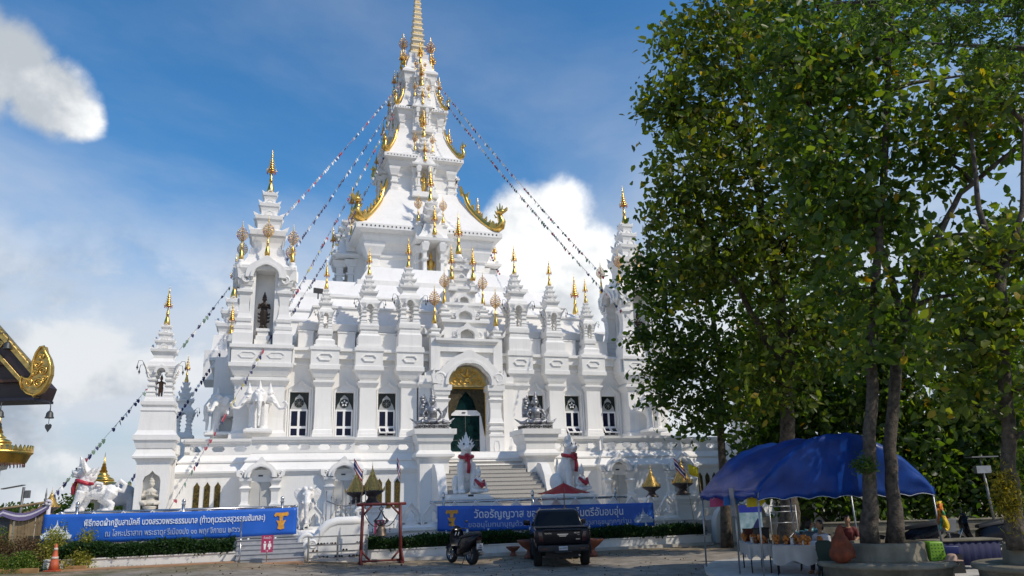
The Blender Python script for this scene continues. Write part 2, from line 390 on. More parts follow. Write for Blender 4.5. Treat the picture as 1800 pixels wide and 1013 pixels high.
for a, c in (((-14.9+i_, -3.0+i_), (-11.9+i_, -3.0+i_)), ((-11.9+i_, -4.0+i_), (-6.3-i_, -4.0+i_)), ((-6.3-i_+.01, -3.6+i_), (-3.7, -3.6+i_)), ((3.7, -3.6+i_), (6.3+i_-.01, -3.6+i_)), ((6.3+i_, -4.0+i_), (11.9-i_, -4.0+i_)), ((11.9-i_, -3.0+i_), (14.9-i_, -3.0+i_)), ((-14.9+i_, 14.0), (-14.9+i_, -3.0+i_)), ((14.9-i_, -3.0+i_), (14.9-i_, 14.0))):
    parapet(a, c)
# ---- niches of the lower wall: arched doors and slot windows
def low_door(x, y):
    b = MB(); zs = 1.3
    for s in (-1, 1):
        b.rsf(x+s*.66, y+.1, [(zs, .24, y-.30), (2.25, .24, y-.30), (2.27, .18, y-.24), (2.40, .15, y-.22), (2.8, .17, y-.24), (2.95, .25, y-.32), (2.97, .27, y-.34), (3.08, .16, y-.22), (3.2, .20, y-.28), (3.3, .27, y-.36), (3.42, .28, y-.38)])
        scroll(b, x+s*.88, 3.62, .15, y-.22, -s); b.prism([(x+s*.78, 3.42), (x+s*1.06, 3.52), (x+s*1.10, 3.80), (x+s*.92, 3.66)], y-.30, y-.12)
    arch(b, x, 3.45, .46, .42, .26, y-.42, y+.05, 2, .75, .10, 31); arch(b, x, 3.45, .50, .47, .10, y-.50, y-.40, 2, .5, .05, 31)
    a = b.build('arched_surround', 'white', T)
    d = MB(); d.box(x-.44, y-.06, zs, x-.012, y+.02, 3.25); d.box(x+.012, y-.06, zs, x+.44, y+.02, 3.25); d.cm = 1; d.box(x-.48, y-.05, 3.25, x+.48, y+.02, 3.9); d.cm = 2; d.box(x-.10, y-.075, 3.50, x+.10, y-.05, 3.56)
    d.build('door', ['doorgrey', 'white', 'dark'], a)
MT['doorgrey'] = mat('grey_door_paint', (.52, .51, .48), .5, var=.05)
for x in (-11.04, -7.25, 7.25, 11.04): low_door(x, -4.0)
MT['slotgold'] = mat('dark_gilt_lattice', (.10, .07, .015), .5, .5, var=.8, scale=16, bump=.5, bscale=20)
def slot(x, y):
    b = MB(); b.prism([(x-.13, 1.9), (x+.13, 1.9), (x+.13, 3.12), (x+.07, 3.20), (x, 3.32), (x-.07, 3.20), (x-.13, 3.12)], y-.03, y+.05)
    b.build('gilded_slot', 'slotgold', T)
for x in (-13.84, -13.38, -12.92): slot(x, -3.0); slot(-x, -3.0)
for x in (-5.44, -5.0, -4.56): slot(x, -3.6); slot(-x, -3.6)

# ---- main storey: wall with window openings
WX = (-9.17, -6.76, -4.43, 4.43, 6.76, 9.17); PX = (-7.95, -5.56, -3.28, 3.28, 5.56, 7.95)
W0 = .55
b = MB(); xs = [-10.4]
for w in WX: xs += [w-.50, w+.50]
xs.append(10.4)
for i in range(0, len(xs)-1, 2): b.box(xs[i], W0, 4.55, xs[i+1], 1.3, 10.0)
for w in WX: b.box(w-.50, W0, 4.55, w+.50, 1.3, 5.70); b.box(w-.50, W0, 8.08, w+.50, 1.3, 10.0)
b.box(-13.6, 1.31, 4.55, 13.6, 27.5, 10.0)
b.rsf(0, 1.3, [(9.50, 10.0, W0-.02), (9.52, 10.0, W0-.10), (9.62, 10.0, W0-.10), (9.64, 10.0, W0-.02)])
b.rs(0, AX, [(9.9, 10.2, 14.1), (10.30, 10.2, 14.1), (10.31, 10.35, 14.25), (10.47, 10.35, 14.25)])
b.rs(0, AX, [(9.9, 13.9, 10.2), (10.28, 13.9, 10.2), (10.29, 14.05, 10.3), (10.46, 14.05, 10.3)])
b.build('main_wall', 'white', T)
def window(x, style, opened):
    s = MB()                                              # moulded surround with ogee head
    for q, y0 in ((.62, W0-.10), (.52, W0-.05)):
        o = [(x-q-.07, 5.62), (x-q-.07, 8.25), (x-q*.72, 8.42), (x-q*.45, 8.52), (x-q*.22, 8.66), (x, 8.82), (x+q*.22, 8.66), (x+q*.45, 8.52), (x+q*.72, 8.42), (x+q+.07, 8.25), (x+q+.07, 5.62)]
        i2 = [(x-q+.0, 5.62), (x-q, 8.21), (x-q*.70, 8.34), (x-q*.43, 8.44), (x-q*.20, 8.57), (x, 8.72), (x+q*.20, 8.57), (x+q*.43, 8.44), (x+q*.70, 8.34), (x+q, 8.21), (x+q, 5.62)]
        s.strip(i2, o, y0, W0+.02)
    w = s.build('window', 'white', T)
    f = MB(); y = W0+.16
    f.box(x-.47, y, 7.06, x+.47, y+.08, 7.16); f.box(x-.47, y, 5.70, x-.39, y+.08, 7.06); f.box(x+.39, y, 5.70, x+.47, y+.08, 7.06); f.box(x-.06, y, 5.70, x+.06, y+.08, 7.06); f.box(x-.39, y, 6.13, x-.06, y+.08, 6.26); f.box(x+.06, y, 6.13, x+.39, y+.08, 6.26); f.box(x-.39, y, 5.70, x-.06, y+.08, 5.76); f.box(x+.06, y, 5.70, x+.39, y+.08, 5.76)
    f.build('frame', 'frame', w)
    g = MB(); g.box(x-.495, y+.10, 7.12, x+.495, y+.14, 8.075)
    g.build('upper_pane', 'glass2', w)
    t = MB(); t.prism([(x-.44, 7.16), (x+.44, 7.16), (x+.36, 7.42), (x+.24, 7.60), (x+.20, 7.78), (x, 7.97), (x-.20, 7.78), (x-.24, 7.60), (x-.36, 7.42)], y+.02, y+.09)
    t.build('tympanum', 'frame2', w)
    q = MB(); s0 = len(q.v); q.lathe(0, 0, [(0, .245), (.03, .245), (.035, .225)], 24, False); q.xf(s0, Matrix.Translation((x, y+.02, 7.50)) @ Matrix.Rotation(PI/2, 4, 'X'))
    ro = q.build('round_light', 'glass2', w)
    if style == 'flower':
        q = MB()
        for k in range(5):
            a = PI/2+2*PI*k/5; c, sn = math.cos(a), math.sin(a); q.prism([(x+.05*c, 7.5+.05*sn), (x+.12*c-.055*sn, 7.5+.12*sn+.055*c), (x+.20*c, 7.5+.20*sn), (x+.12*c+.055*sn, 7.5+.12*sn-.055*c)], y-.05, y-.02)
        q.build('flower_tracery', 'frame', ro)
    else:
        q = MB()
        for k in range(4):
            a = PI*k/4; q.tube([(x-.22*math.cos(a), y-.02, 7.5-.22*math.sin(a)), (x+.22*math.cos(a), y-.02, 7.5+.22*math.sin(a))], .006, 4)
        q.build('tracery', 'doorgrey', ro)
    for x0, x1 in ((x-.39, x-.06), (x+.06, x+.39)):
        p = MB(); p.box(x0, y+.03, 6.26, x1, y+.05, 7.06); p.build('pane', 'glass', w)
        p = MB(); p.box(x0, y+.03, 5.76, x1, y+.05, 6.13); p.build('pane', 'glass', w)
        if opened:                                        # bottom-hung sash pushed outwards
            m = MB(); hw = (x1-x0)/2+.05; h = .46
            for bx_ in ((-hw, -h, -hw+.07, 0), (hw-.07, -h, hw, 0), (-hw+.07, -h, hw-.07, -h+.07), (-hw+.07, -.07, hw-.07, 0)): m.box(bx_[0], -.03, bx_[1], bx_[2], .03, bx_[3])
            m.cm = 1; m.box(-hw+.07, -.008, -h+.07, hw-.07, .008, -.07); m.xf(0, Matrix.Rotation(R(-48), 4, 'X'))
            m.build('open_sash', ['frame', 'glass'], w, ((x0+x1)/2, y-.03, 6.17))
MT['glass2'] = mat('smoked_pane', (.016, .022, .020), .14, var=.5, scale=2, spec=.3)
MT['frame2'] = mat('grey_tympanum', (.42, .43, .42), .5, var=.06)
for i, w in enumerate(WX): window(w, 'flower' if i in (1, 4) else 'plain', i in (2, 4, 5))
def pilaster(x):
    b = MB(); pr = []
    for z, h, y in ((4.55, .58, -.06), (5.62, .58, -.06), (5.64, .54, -.02), (5.80, .54, -.02), (5.82, .51, .02), (5.98, .50, .03), (6.05, .45, .08), (6.7, .435, .09), (8.30, .44, .09), (8.34, .47, .06), (8.52, .56, -.06), (8.54, .575, -.08), (8.64, .575, -.08), (8.65, .47, .06), (8.74, .46, .07), (8.75, .51, .02), (8.80, .52, .01), (8.82, .56, -.02), (9.20, .73, -.18), (9.23, .80, -.26), (9.46, .80, -.26), (9.48, .755, -.20), (10.28, .755, -.20), (10.30, .81, -.27), (10.48, .81, -.27)):
        pr.append((z, h, y))
    b.rsf(x, .72, pr); hexring(b, x, 9.90, .42, .19, -.20, .045, .06)
    b.build('pilaster', 'white', T)
for x in PX: pilaster(x)
for x, pz, h0, h1, gz, tz in ((3.28, 11.86, .67, .60, 15.43, 17.46), (5.56, 11.73, .62, .50, 14.83, 16.64), (7.95, 11.40, .52, .37, 13.87, 15.62)):
    for s in (-1, 1):
        b = MB(); b.rs(s*x, .5, [(10.48, h0+.10, h0+.10), (10.60, h0+.10, h0+.10), (10.62, h0, h0), (pz-.55, h0, h0), (pz-.50, h0-.04, h0-.04), (pz-.42, h1, h1), (pz-.30, h1, h1), (pz-.28, h1-.05, h1-.05), (pz-.18, h1-.04, h1-.04), (pz-.16, h1+.02, h1+.02), (pz, h1+.03, h1+.03)])
        pl = b.build('shrine_plinth', 'white', T)
        shrine((s*x, .5, pz), gz-pz, tz-gz, 1.0 if x < 7 else .92)

# ---- attic and stepped roof (cross plan)
RO = [(11.55, -.35), (11.66, .02), (12.05, .06), (12.06, -.02), (12.25, -.38), (12.6, -.62), (13.0, -.80), (13.16, -.80), (13.17, -.72), (13.28, -.72), (13.29, -.86), (13.45, -1.25), (13.95, -1.75), (14.08, -1.75), (14.09, -1.67), (14.18, -1.67), (14.19, -1.85), (14.5, -2.7), (15.0, -3.2), (15.45, -3.5), (15.46, -3.6), (15.8, -3.6), (15.82, -3.8), (16.9, -4.4)]
b = MB(); b.rs(0, AX, [(z, 9.3+o, 13.2+o) for z, o in RO]); b.rs(0, AX, [(10.46, 9.0, 13.05), (11.56, 9.0, 13.05)])
for s in (-1, 1):
    for x0, x1 in ((8.55, 9.35), (6.25, 7.2), (3.95, 4.9)): b.box(min(s*x0, s*x1), .72, 10.47, max(s*x0, s*x1), 1.5, 11.45); b.box(min(s*x0, s*x1)-.04, .68, 11.45, max(s*x0, s*x1)+.04, 1.5, 11.52)
b.build('front_roof', 'white', T)
b = MB(); b.rs(0, AX, [(z-.02, 13.2+o, 9.3+o) for z, o in RO]); b.rs(0, AX, [(10.46, 13.05, 9.0), (11.54, 13.05, 9.0)]); b.build('side_roof', 'white', T)

# ---- corner towers with arched niches
def corner_tower(cx, cy):
    b = MB()
    b.rs(cx, cy, [(4.55, 1.50, 1.60), (5.50, 1.50, 1.60), (5.52, 1.42, 1.52), (5.78, 1.40, 1.50), (5.80, 1.34, 1.44), (5.95, 1.27, 1.37), (6.6, 1.23, 1.33), (8.25, 1.25, 1.35), (8.30, 1.28, 1.38), (8.48, 1.44, 1.54), (8.50, 1.47, 1.57), (8.62, 1.47, 1.57), (8.63, 1.30, 1.40), (8.74, 1.30, 1.40), (8.76, 1.36, 1.46), (9.18, 1.56, 1.66), (9.20, 1.62, 1.72), (9.40, 1.62, 1.72), (9.42, 1.52, 1.62), (10.18, 1.52, 1.62), (10.20, 1.62, 1.72), (10.38, 1.62, 1.72)])
    for s in (-1, 1): hexring(b, cx+s*.72, 9.82, .46, .17, cy-1.62, .05, .035); b.box(cx+s*1.62-.06, cy-1.45, 9.40, cx+s*1.62+.06, cy+1.4, 10.2)
    b.build('tower_base', 'white', T)
    b = MB()                                              # niche storey: core with four niches and turned corner columns
    c = 1.02
    b.box(cx-.50, cy-.50, 10.38, cx+.50, cy+.50, 14.6)
    for sx in (-1, 1):
        for sy in (-1, 1):
            b.box(cx+sx*.5, cy+sy*.5, 10.38, cx+sx*.74, cy+sy*1.28, 14.55) if sx > 0 else b.box(cx-.74, cy+min(sy*.5, sy*1.28), 10.38, cx-.5, cy+max(sy*.5, sy*1.28), 14.55)
            b.rs(cx+sx*c, cy+sy*1.08, [(10.38, .50, .50), (11.0, .50, .50), (11.02, .46, .46), (11.2, .42, .42), (11.22, .45, .45), (11.4, .46, .46), (11.42, .36, .36), (11.62, .34, .34), (11.64, .40, .40), (11.80, .42, .42), (11.82, .34, .34), (12.1, .27, .27), (12.6, .24, .24), (13.1, .28, .28), (13.22, .37, .37), (13.24, .40, .40), (13.38, .40, .40), (13.4, .28, .28), (13.62, .30, .30), (13.64, .36, .36), (13.8, .40, .40), (13.82, .42, .42), (13.95, .42, .42), (13.97, .34, .34), (14.2, .36, .36), (14.4, .46, .46), (14.55, .52, .52)])
    b.box(cx-.42, cy-1.15, 10.38, cx+.42, cy-.5, 10.75); b.rs(cx, cy-.86, [(10.75, .36, .30), (10.95, .36, .30), (10.97, .28, .24), (11.18, .28, .24), (11.2, .36, .32), (11.34, .36, .32)])
    st = b.build('niche_storey', 'white', T)
    b = MB()
    for k in range(4):
        s0 = len(b.v); arch(b, 0, 14.05, .64, .62, .40, -.14, .34, 3, .35, .10, 31); arch(b, 0, 14.05, .66, .66, .14, -.22, -.13, 3, .25, .05, 31)
        for s in (-1, 1): scroll(b, s*1.0, 13.95, .27, -.02, -s, .09); b.prism([(s*1.10, 13.85), (s*1.42, 14.0), (s*1.50, 14.6), (s*1.28, 14.28)], -.08, .08)
        b.xf(s0, Matrix.Translation((cx, cy, 0)) @ Matrix.Rotation(k*PI/2, 4, 'Z') @ Matrix.Translation((0, -1.50, 0)))
    b.build('niche_arches', 'white', T)
    b = MB()
    b.rs(cx, cy, [(14.50, 1.45, 1.45), (14.56, 1.52, 1.52), (14.72, 1.54, 1.54), (14.74, 1.46, 1.46), (14.95, 1.20, 1.20), (15.3, 1.02, 1.02), (15.75, .92, .92), (15.9, .88, .88)])
    tiers(b, cx, cy, [(15.9, 17.15, .78, .96), (17.15, 18.05, .58, .74), (18.05, 18.85, .42, .54), (18.85, 19.5, .29, .39)])
    for sx in (-1, 1):
        for sy in (-1, 1): b.lathe(cx+sx*1.34, cy+sy*1.34, [(14.5, .20), (14.75, .22), (14.77, .17), (14.9, .15), (15.0, .17), (15.05, .10)], 10)
    b.build('tower_spire', 'white', T)
    finial(T, (cx, cy, 19.46), 2.9)
    for sx in (-1, 1):
        for sy in (-1, 1): finial(T, (cx+sx*1.34, cy+sy*1.34, 15.02), 2.35, 'f')
    finial(T, (cx, cy-1.5, 15.28), 2.4, 'f')
corner_tower(-11.25, .9); corner_tower(11.25, .9)

# ---- podium corner pillars with open shrines
def corner_pillar(cx, cy):
    b = MB(); y = cy-.66
    # shaft with a real niche in front
    b.box(cx-.66, y+.42, 0, cx+.66, cy+.66, 4.15); b.box(cx-.66, y, 0, cx-.36, y+.42, 4.15); b.box(cx+.36, y, 0, cx+.66, y+.42, 4.15); b.box(cx-.36, y, 0, cx+.36, y+.42, 2.02)
    A = [(cx-.36, 3.35), (cx-.30, 3.55), (cx-.12, 3.66), (cx, 3.80), (cx+.12, 3.66), (cx+.30, 3.55), (cx+.36, 3.35)]; b.strip(A, [(p[0], 4.15) for p in A], y, y+.42)
    b.rs(cx, cy, [(4.15, .66, .66), (4.20, .70, .70), (4.32, .74, .74), (4.34, .86, .86), (4.42, .87, .87), (4.52, .80, .80), (4.75, .70, .70), (4.77, .75, .75), (4.95, .80, .80), (5.10, .84, .84), (5.12, .90, .90), (5.34, .90, .90), (5.36, .84, .84), (5.55, .74, .74), (6.40, .68, .68), (6.42, .72, .72), (6.55, .70, .70), (6.57, .62, .62), (6.66, .62, .62), (6.68, .72, .72), (6.84, .73, .73)])
    b.build('corner_pillar', 'white', T)
    shrine((cx, cy, 6.84), 3.61, 2.0, .98)
corner_pillar(-15.6, -4.3); corner_pillar(15.6, -4.3); corner_pillar(-15.9, 14.4)
for cx in (-15.6, 15.6):
    b = MB(); b.pstack([(min(cx, cx*.95), -3.4), (max(cx, cx*.95), -3.4), (max(cx, cx*.95), -2.0), (min(cx, cx*.95), -2.0)], [(0, 0), (4.5, 0), (4.6, .1), (5.0, .1)]); b.build('pillar_link', 'white', T)

# ---- entrance porch
P0 = -.45
b = MB()
for s in (-1, 1):
    b.box(min(s*1.12, s*2.15), P0+.25, 4.45, max(s*1.12, s*2.15), 1.2, 9.0)
    x = s*1.55
    b.rsf(x, P0+.6, [(4.45, .42, P0-.32), (5.55, .42, P0-.32), (5.57, .46, P0-.37), (5.70, .46, P0-.37), (5.72, .36, P0-.26), (5.9, .34, P0-.24), (5.92, .44, P0-.34), (6.06, .45, P0-.35), (6.08, .36, P0-.24), (6.22, .35, P0-.24), (6.3, .47, P0-.36), (6.36, .40, P0-.28), (6.6, .34, P0-.22), (7.1, .31, P0-.18), (7.45, .34, P0-.2), (7.62, .46, P0-.32), (7.66, .44, P0-.3), (7.68, .33, P0-.2), (7.85, .35, P0-.22), (7.87, .41, P0-.28), (8.1, .44, P0-.32), (8.12, .50, P0-.38), (8.42, .52, P0-.40)])
    hexring(b, x, 5.0, .20, .36, P0-.32, .05, .03)
    scroll(b, s*1.72, 8.82, .30, P0-.35, -s, .10); b.prism([(s*1.60, 8.42), (s*2.12, 8.50), (s*2.18, 8.95), (s*2.05, 9.30), (s*1.98, 9.0), (s*1.86, 9.12)], P0-.42, P0-.12)
    b.rsf(s*2.35, 1.2, [(4.45, .40, P0+.25), (8.3, .40, P0+.25), (8.5, .50, P0+.1), (8.62, .52, P0+.08), (8.64, .42, P0+.2), (9.0, .42, P0+.2)])
b.box(-1.12, P0+.55, 8.36, 1.12, 1.2, 9.0)
b.build('entrance_porch', 'white', T)
b = MB(); arch(b, 0, 8.42, 1.20, 1.12, .62, P0-.40, P0+.25, 4, .30, .10, 57); arch(b, 0, 8.42, 1.22, 1.18, .20, P0-.50, P0-.39, 4, .22, .06, 57)
b.build('entrance_arch', 'white', T)
b = MB(); b.prism([(-1.16, 8.40)]+[(1.16*math.cos(PI-PI*i/20), 8.42+1.14*math.sin(PI*i/20)) for i in range(21)]+[(1.16, 8.40)], P0+.22, P0+.34); MT['goldbase'] = mat('cream_gold_field', (.60, .46, .20), .5, .3, var=.2, scale=5); gr = b.build('tympanum', 'goldbase', T)
b = MB()
b.lathe(0, 0, [(0, .16), (.06, .13), (.10, .06)], 12); b.xf(0, Matrix.Translation((0, P0+.23, 9.05)) @ Matrix.Rotation(PI/2, 4, 'X'))
for s in (-1, 1):                                         # foliage scrolls and the winged figure of the gold relief
    b.tube([(s*.05, P0+.16, 8.95), (s*.22, P0+.15, 9.02), (s*.38, P0+.16, 9.16), (s*.52, P0+.16, 9.08)], [.07, .06, .045, .015], 6)
    b.tube([(s*.05, P0+.16, 8.85), (s*.16, P0+.15, 8.66), (s*.30, P0+.16, 8.56)], [.07, .06, .03], 6)
    for k, (x, z, q) in enumerate(((.45, 8.62, .16), (.78, 8.60, .14), (.95, 8.52, .08), (.62, 8.86, .13), (.40, 8.84, .10), (.80, 8.82, .08), (.30, 9.28, .09), (.52, 9.20, .08), (.18, 8.52, .06), (.66, 9.04, .07))): scroll(b, s*x, z, q, P0+.18, s if k % 2 else -s, .032)
b.ell((0, P0+.14, 9.12), (.10, .08, .16)); b.ell((0, P0+.14, 8.80), (.16, .09, .14)); b.lathe(0, P0+.16, [(9.24, .09), (9.32, .06), (9.36, .07), (9.48, .01)], 8)
b.build('garuda_relief', 'gold', gr)
dr = MB(); dr.box(-1.115, P0+.62, 4.5, 1.115, P0+.66, 8.36); dr = dr.build('door', 'greenglass', T)
b = MB()
b.prism([(-1.11, 8.36), (-1.11, 5.9), (-1.0, 6.35), (-.86, 6.9), (-.62, 7.10), (-.52, 7.35), (-.40, 7.7), (0, 8.18), (.40, 7.7), (.52, 7.35), (.62, 7.10), (.86, 6.9), (1.0, 6.1), (1.11, 5.55), (1.11, 8.36)], P0+.50, P0+.53); b.build('curtain', 'curtain', dr)
b = MB(); b.box(1.08, P0+.40, 5.6, 1.13, P0+.49, 8.36); b.box(-1.13, P0+.40, 5.6, -1.08, P0+.49, 8.36); b.box(-1.13, P0+.40, 8.30, 1.13, P0+.49, 8.38); b.build('gilt_frame', 'gold', dr)
b = MB(); b.prism([(-.92, 6.80), (.84, 6.80), (.84, 7.0), (.70, 7.10), (-.72, 7.10), (-.92, 6.9)], P0+.535, P0+.61); b.box(.80, P0+.54, 4.5, 1.10, P0+.61, 6.80); b.build('door_header', 'frame', dr)
b = MB(); b.box(-.25, P0+.50, 6.93, -.05, P0+.534, 6.99); b.build('sensor', 'dark', dr)
b = MB(); b.box(-.9, P0+.60, 5.42, .80, P0+.615, 5.44); b.box(-.05, P0+.60, 4.5, -.02, P0+.618, 6.8); b.build('door_rail', 'steel', dr)
b = MB()                                                  # porch roof and stepped spire
b.rsf(0, 1.6, [(8.92, 2.2, P0+.36), (9.0, 2.42, P0+.36), (9.18, 2.44, P0+.36), (9.2, 2.34, P0+.36), (9.45, 2.0, P0+.36), (9.8, 1.78, P0+.36), (10.2, 1.62, P0+.36), (10.4, 1.55, P0+.36)])
b.rsf(0, 2.6, [(10.4, 1.62, P0+.15), (10.85, 1.62, P0+.15), (10.87, 1.72, P0+.05), (10.98, 1.76, P0), (11.0, 1.86, P0-.1), (11.14, 1.88, P0-.1), (11.16, 1.25, P0+.5), (12.0, 1.25, P0+.5), (12.15, 1.32, P0+.45), (12.17, 1.44, P0+.3), (12.34, 1.46, P0+.3), (12.36, 1.02, P0+.75), (13.0, 1.0, P0+.75), (13.25, 1.12, P0+.65), (13.27, 1.18, P0+.6), (13.42, 1.2, P0+.6), (13.44, .8, P0+1.0), (14.1, .78, P0+1.0), (14.32, .86, P0+.9), (14.34, .92, P0+.85), (14.5, .92, P0+.85), (14.52, .55, P0+1.2)])
tiers(b, 0, 1.4, [(14.5, 15.2, .52, .66), (15.2, 15.85, .40, .52), (15.85, 16.45, .28, .40)]); b.lathe(0, 1.4, [(16.4, .26), (16.6, .28), (16.62, .2), (16.75, .2), (16.8, .1)], 12)
for z, w, y in ((11.16, .42, P0-.05), (12.36, .40, P0+.34), (13.46, .26, P0+.6)):
    arch(b, 0, z+w*.45, w, w*.75, w*.55, y, y+.5, 2, .7, .1, 25)
    for s in (-1, 1): scroll(b, s*w*1.75, z+w*.55, w*.42, y+.1, -s, w*.14); b.box(min(s*w, s*w*1.45), y, z-.02, max(s*w, s*w*1.45), y+.5, z+w*.5)
FP = ((.66, P0+1.0, 14.55, 14.9, 2.3, 'u'), (1.18, P0+.75, 12.36, 13.3, 2.3, 'f'), (1.85, P0+.4, 9.3, 12.0, 2.5, 'f'))
for x, y, z0, z1, gh, k in FP:
    for s in (-1, 1):
        w = .27 if x > .7 else .2
        b.rs(s*x, y, [(z0, w, w), (z1-.75, w, w), (z1-.72, w*1.35, w*1.35), (z1-.62, w*1.4, w*1.4), (z1-.6, w*.9, w*.9), (z1-.4, w*.8, w*.8), (z1-.38, w*1.1, w*1.1), (z1-.28, w*1.1, w*1.1), (z1-.26, w*.7, w*.7)]); b.lathe(s*x, y, [(z1-.26, w*.62), (z1-.1, w*.7), (z1-.05, w*.5), (z1+.02, w*.5)], 10)
        for q in (-1, 1): b.prism([(s*x+q*w*1.3, z1-.66), (s*x+q*w*2.0, z1-.58), (s*x+q*w*2.2, z1-.2), (s*x+q*w*1.6, z1-.42)], y-.04, y+.04)
b.build('porch_spire', 'white', T)
for x, y, z0, z1, gh, k in FP:
    for s in (-1, 1): finial(T, (s*x, y, z1), gh, k)
finial(T, (0, 1.4, 16.75), 2.9)
for s in (-1, 1):                                         # side gables of the cross plan, seen over the roof
    b = MB(); b.rs(s*13.2, AX, [(10.4, 1.6, 1.9), (12.4, 1.6, 1.9), (12.42, 1.2, 1.4), (13.6, 1.1, 1.2)]); tiers(b, s*13.2, AX, [(13.6, 14.7, .8, 1.0), (14.7, 15.6, .55, .75), (15.6, 16.5, .34, .5)]); b.build('gable_spire', 'white', T)
    finial(T, (s*13.2, AX, 16.45), 3.6)
    for y, z, h in ((-1.0, 13.5, 2.6), (1.0, 13.5, 2.6), (-1.7, 12.0, 2.3)): finial(T, (s*13.2, AX+y, z), h, 'u' if z > 13 else 'f')
# ---- stairs and their piers
sg = MB(); sg.box(-2.0, -3.0, 1.2, 2.0, P0+.9, 4.46); sgo = sg.build('landing', 'stair', T)
NS = 17; sh = (4.46-1.0)/NS
for i in range(NS):
    z = 4.46-(i+1)*sh; hw = 2.0 if i < 4 else 2.45 if i < 9 else 2.8; y1 = -3.0-.30*i
    b = MB(); b.box(-hw, y1-.30, .6, hw, y1, z); b.box(-hw-.01, y1-.33, z, hw+.01, y1, z+.03); b.build('step', 'stair', sgo)
for s in (-1, 1):
    b = MB(); x = s*2.82
    b.rs(x, -3.5, [(.6, .74, .74), (4.05, .74, .74), (4.20, .80, .80), (4.30, .98, .98), (4.42, .99, .99), (4.52, .90, .90), (4.62, .80, .80), (4.90, .80, .80), (5.02, .86, .86), (5.05, .90, .90), (5.38, .97, .97), (5.40, 1.07, 1.07), (5.66, 1.08, 1.08)])
    b.build('stair_pier', 'white', T)
    b = MB(); A = [(0, .6), (0, 3.75), (.35, 3.95), (.8, 3.85), (1.25, 3.3), (1.6, 2.4), (1.9, 1.4), (2.4, .6)]
    b.prism([(q, z) for q, z in A], -.22, .22); b.xf(0, Matrix.Translation((s*2.75, -4.2, 0)) @ Matrix.Rotation(-PI/2, 4, 'Z')); b.build('stair_wing', 'white', T)

# ---- the central tower
def tower_body(b, z0, z1, h, eave_z, eh, bot, top):
    b.rs(0, AX, [(z0, h*1.06, h*1.06), (z0+.35*bot, h*1.06, h*1.06), (z0+.37*bot, h*1.02, h*1.02), (z0+.6*bot, h, h), (z1-1.0*top, h, h), (z1-.95*top, h*1.03, h*1.03), (z1-.75*top, h*1.04, h*1.04), (z1-.72*top, h*1.0, h*1.0), (z1-.4*top, h*1.02, h*1.02), (z1-.1*top, h*1.08, h*1.08), (z1, h*1.14, h*1.14), (eave_z-.72*top, eh*.90, eh*.90), (eave_z-.52*top, eh*.90, eh*.90), (eave_z-.50*top, eh*.93, eh*.93), (eave_z-.42*top, eh*.985, eh*.985), (eave_z-.38*top, eh*.99, eh*.99), (eave_z-.36*top, eh, eh), (eave_z, eh, eh)])
    for sx in (-1, 1):
        for sy in (-1, 1):
            q = h*.97; b.rs(sx*q, AX+sy*q, [(z0, .13*h, .13*h), (z0+.5*bot, .13*h, .13*h), (z0+.55*bot, .095*h, .095*h), (z0+.8*bot, .09*h, .09*h), (z0+.85*bot, .13*h, .13*h), (z0+.95*bot, .13*h, .13*h), (z0+1.0*bot, .085*h, .085*h), (z1-.95*top, .08*h, .08*h), (z1-.9*top, .12*h, .12*h), (z1-.8*top, .125*h, .125*h), (z1-.3*top, .18*h, .18*h), (z1, .19*h, .19*h)])
def dots(z, eh, n, r):  # row of small dark boxes along each eave edge
    b = MB()
    for i in range(n):
        x = -eh+.25*eh/3+(2*eh-.5*eh/3)*i/(n-1)
        for k in range(4):
            s0 = len(b.v); b.box(x-r, -eh-.02, z-r*1.4, x+r, -eh+.01, z+r); b.xf(s0, Matrix.Translation((0, AX, 0)) @ Matrix.Rotation(k*PI/2, 4, 'Z'))
    for k in range(4):
        s0 = len(b.v); b.box(-eh+.05, -eh+.02, z-r*3.4, eh-.05, -eh+.06, z-r*2.9); b.xf(s0, Matrix.Translation((0, AX, 0)) @ Matrix.Rotation(k*PI/2, 4, 'Z'))
    return b.build('eave_dots', 'dark', T)
E1, E2, E3 = 5.35, 3.08, 2.12
b = MB(); b.rs(0, AX, [(15.2, 6.2, 7.2), (16.2, 5.6, 6.4), (16.22, 5.2, 5.9), (16.8, 4.9, 4.9), (16.82, 4.5, 4.5)])
tower_body(b, 16.8, 20.0, 4.05, 21.15, E1, 1.6, 1.0)
b.rs(0, AX, [(21.15, E1-.06, E1-.06), (21.5, 4.92, 4.92), (22.2, 4.30, 4.30), (23.1, 3.65, 3.65), (24.2, 2.98, 2.98), (24.9, 2.62, 2.62)])
b.build('tower_lower_tier', 'white', T)
b = MB(); tower_body(b, 24.7, 26.9, 2.28, 27.75, E2, 1.1, .75)
b.rs(0, AX, [(27.75, E2-.04, E2-.04), (28.0, 2.80, 2.80), (28.6, 2.45, 2.45), (29.3, 2.12, 2.12), (30.1, 1.84, 1.84), (30.5, 1.74, 1.74)])
b.build('tower_middle_tier', 'white', T)
b = MB(); tower_body(b, 30.4, 31.7, 1.58, 32.3, E3, .8, .55)
b.rs(0, AX, [(32.3, E3-.03, E3-.03), (32.45, 1.85, 1.85), (32.8, 1.6, 1.6), (33.4, 1.38, 1.38), (34.1, 1.22, 1.22)])
tower_body(b, 34.0, 35.4, 1.1, 36.0, 1.45, .5, .5); b.rs(0, AX, [(36.0, 1.42, 1.42), (36.4, 1.1, 1.1), (37.0, .95, .95), (37.5, .78, .78), (37.9, .82, .82)])
b.build('tower_upper_tier', 'white', T)
dots(20.98, E1, 34, .045); dots(27.62, E2, 24, .032); dots(32.2, E3, 20, .024)
MT['spire'] = mat('gilded_white_spire', (.72, .64, .50), .45, .15, var=.08, scale=3)
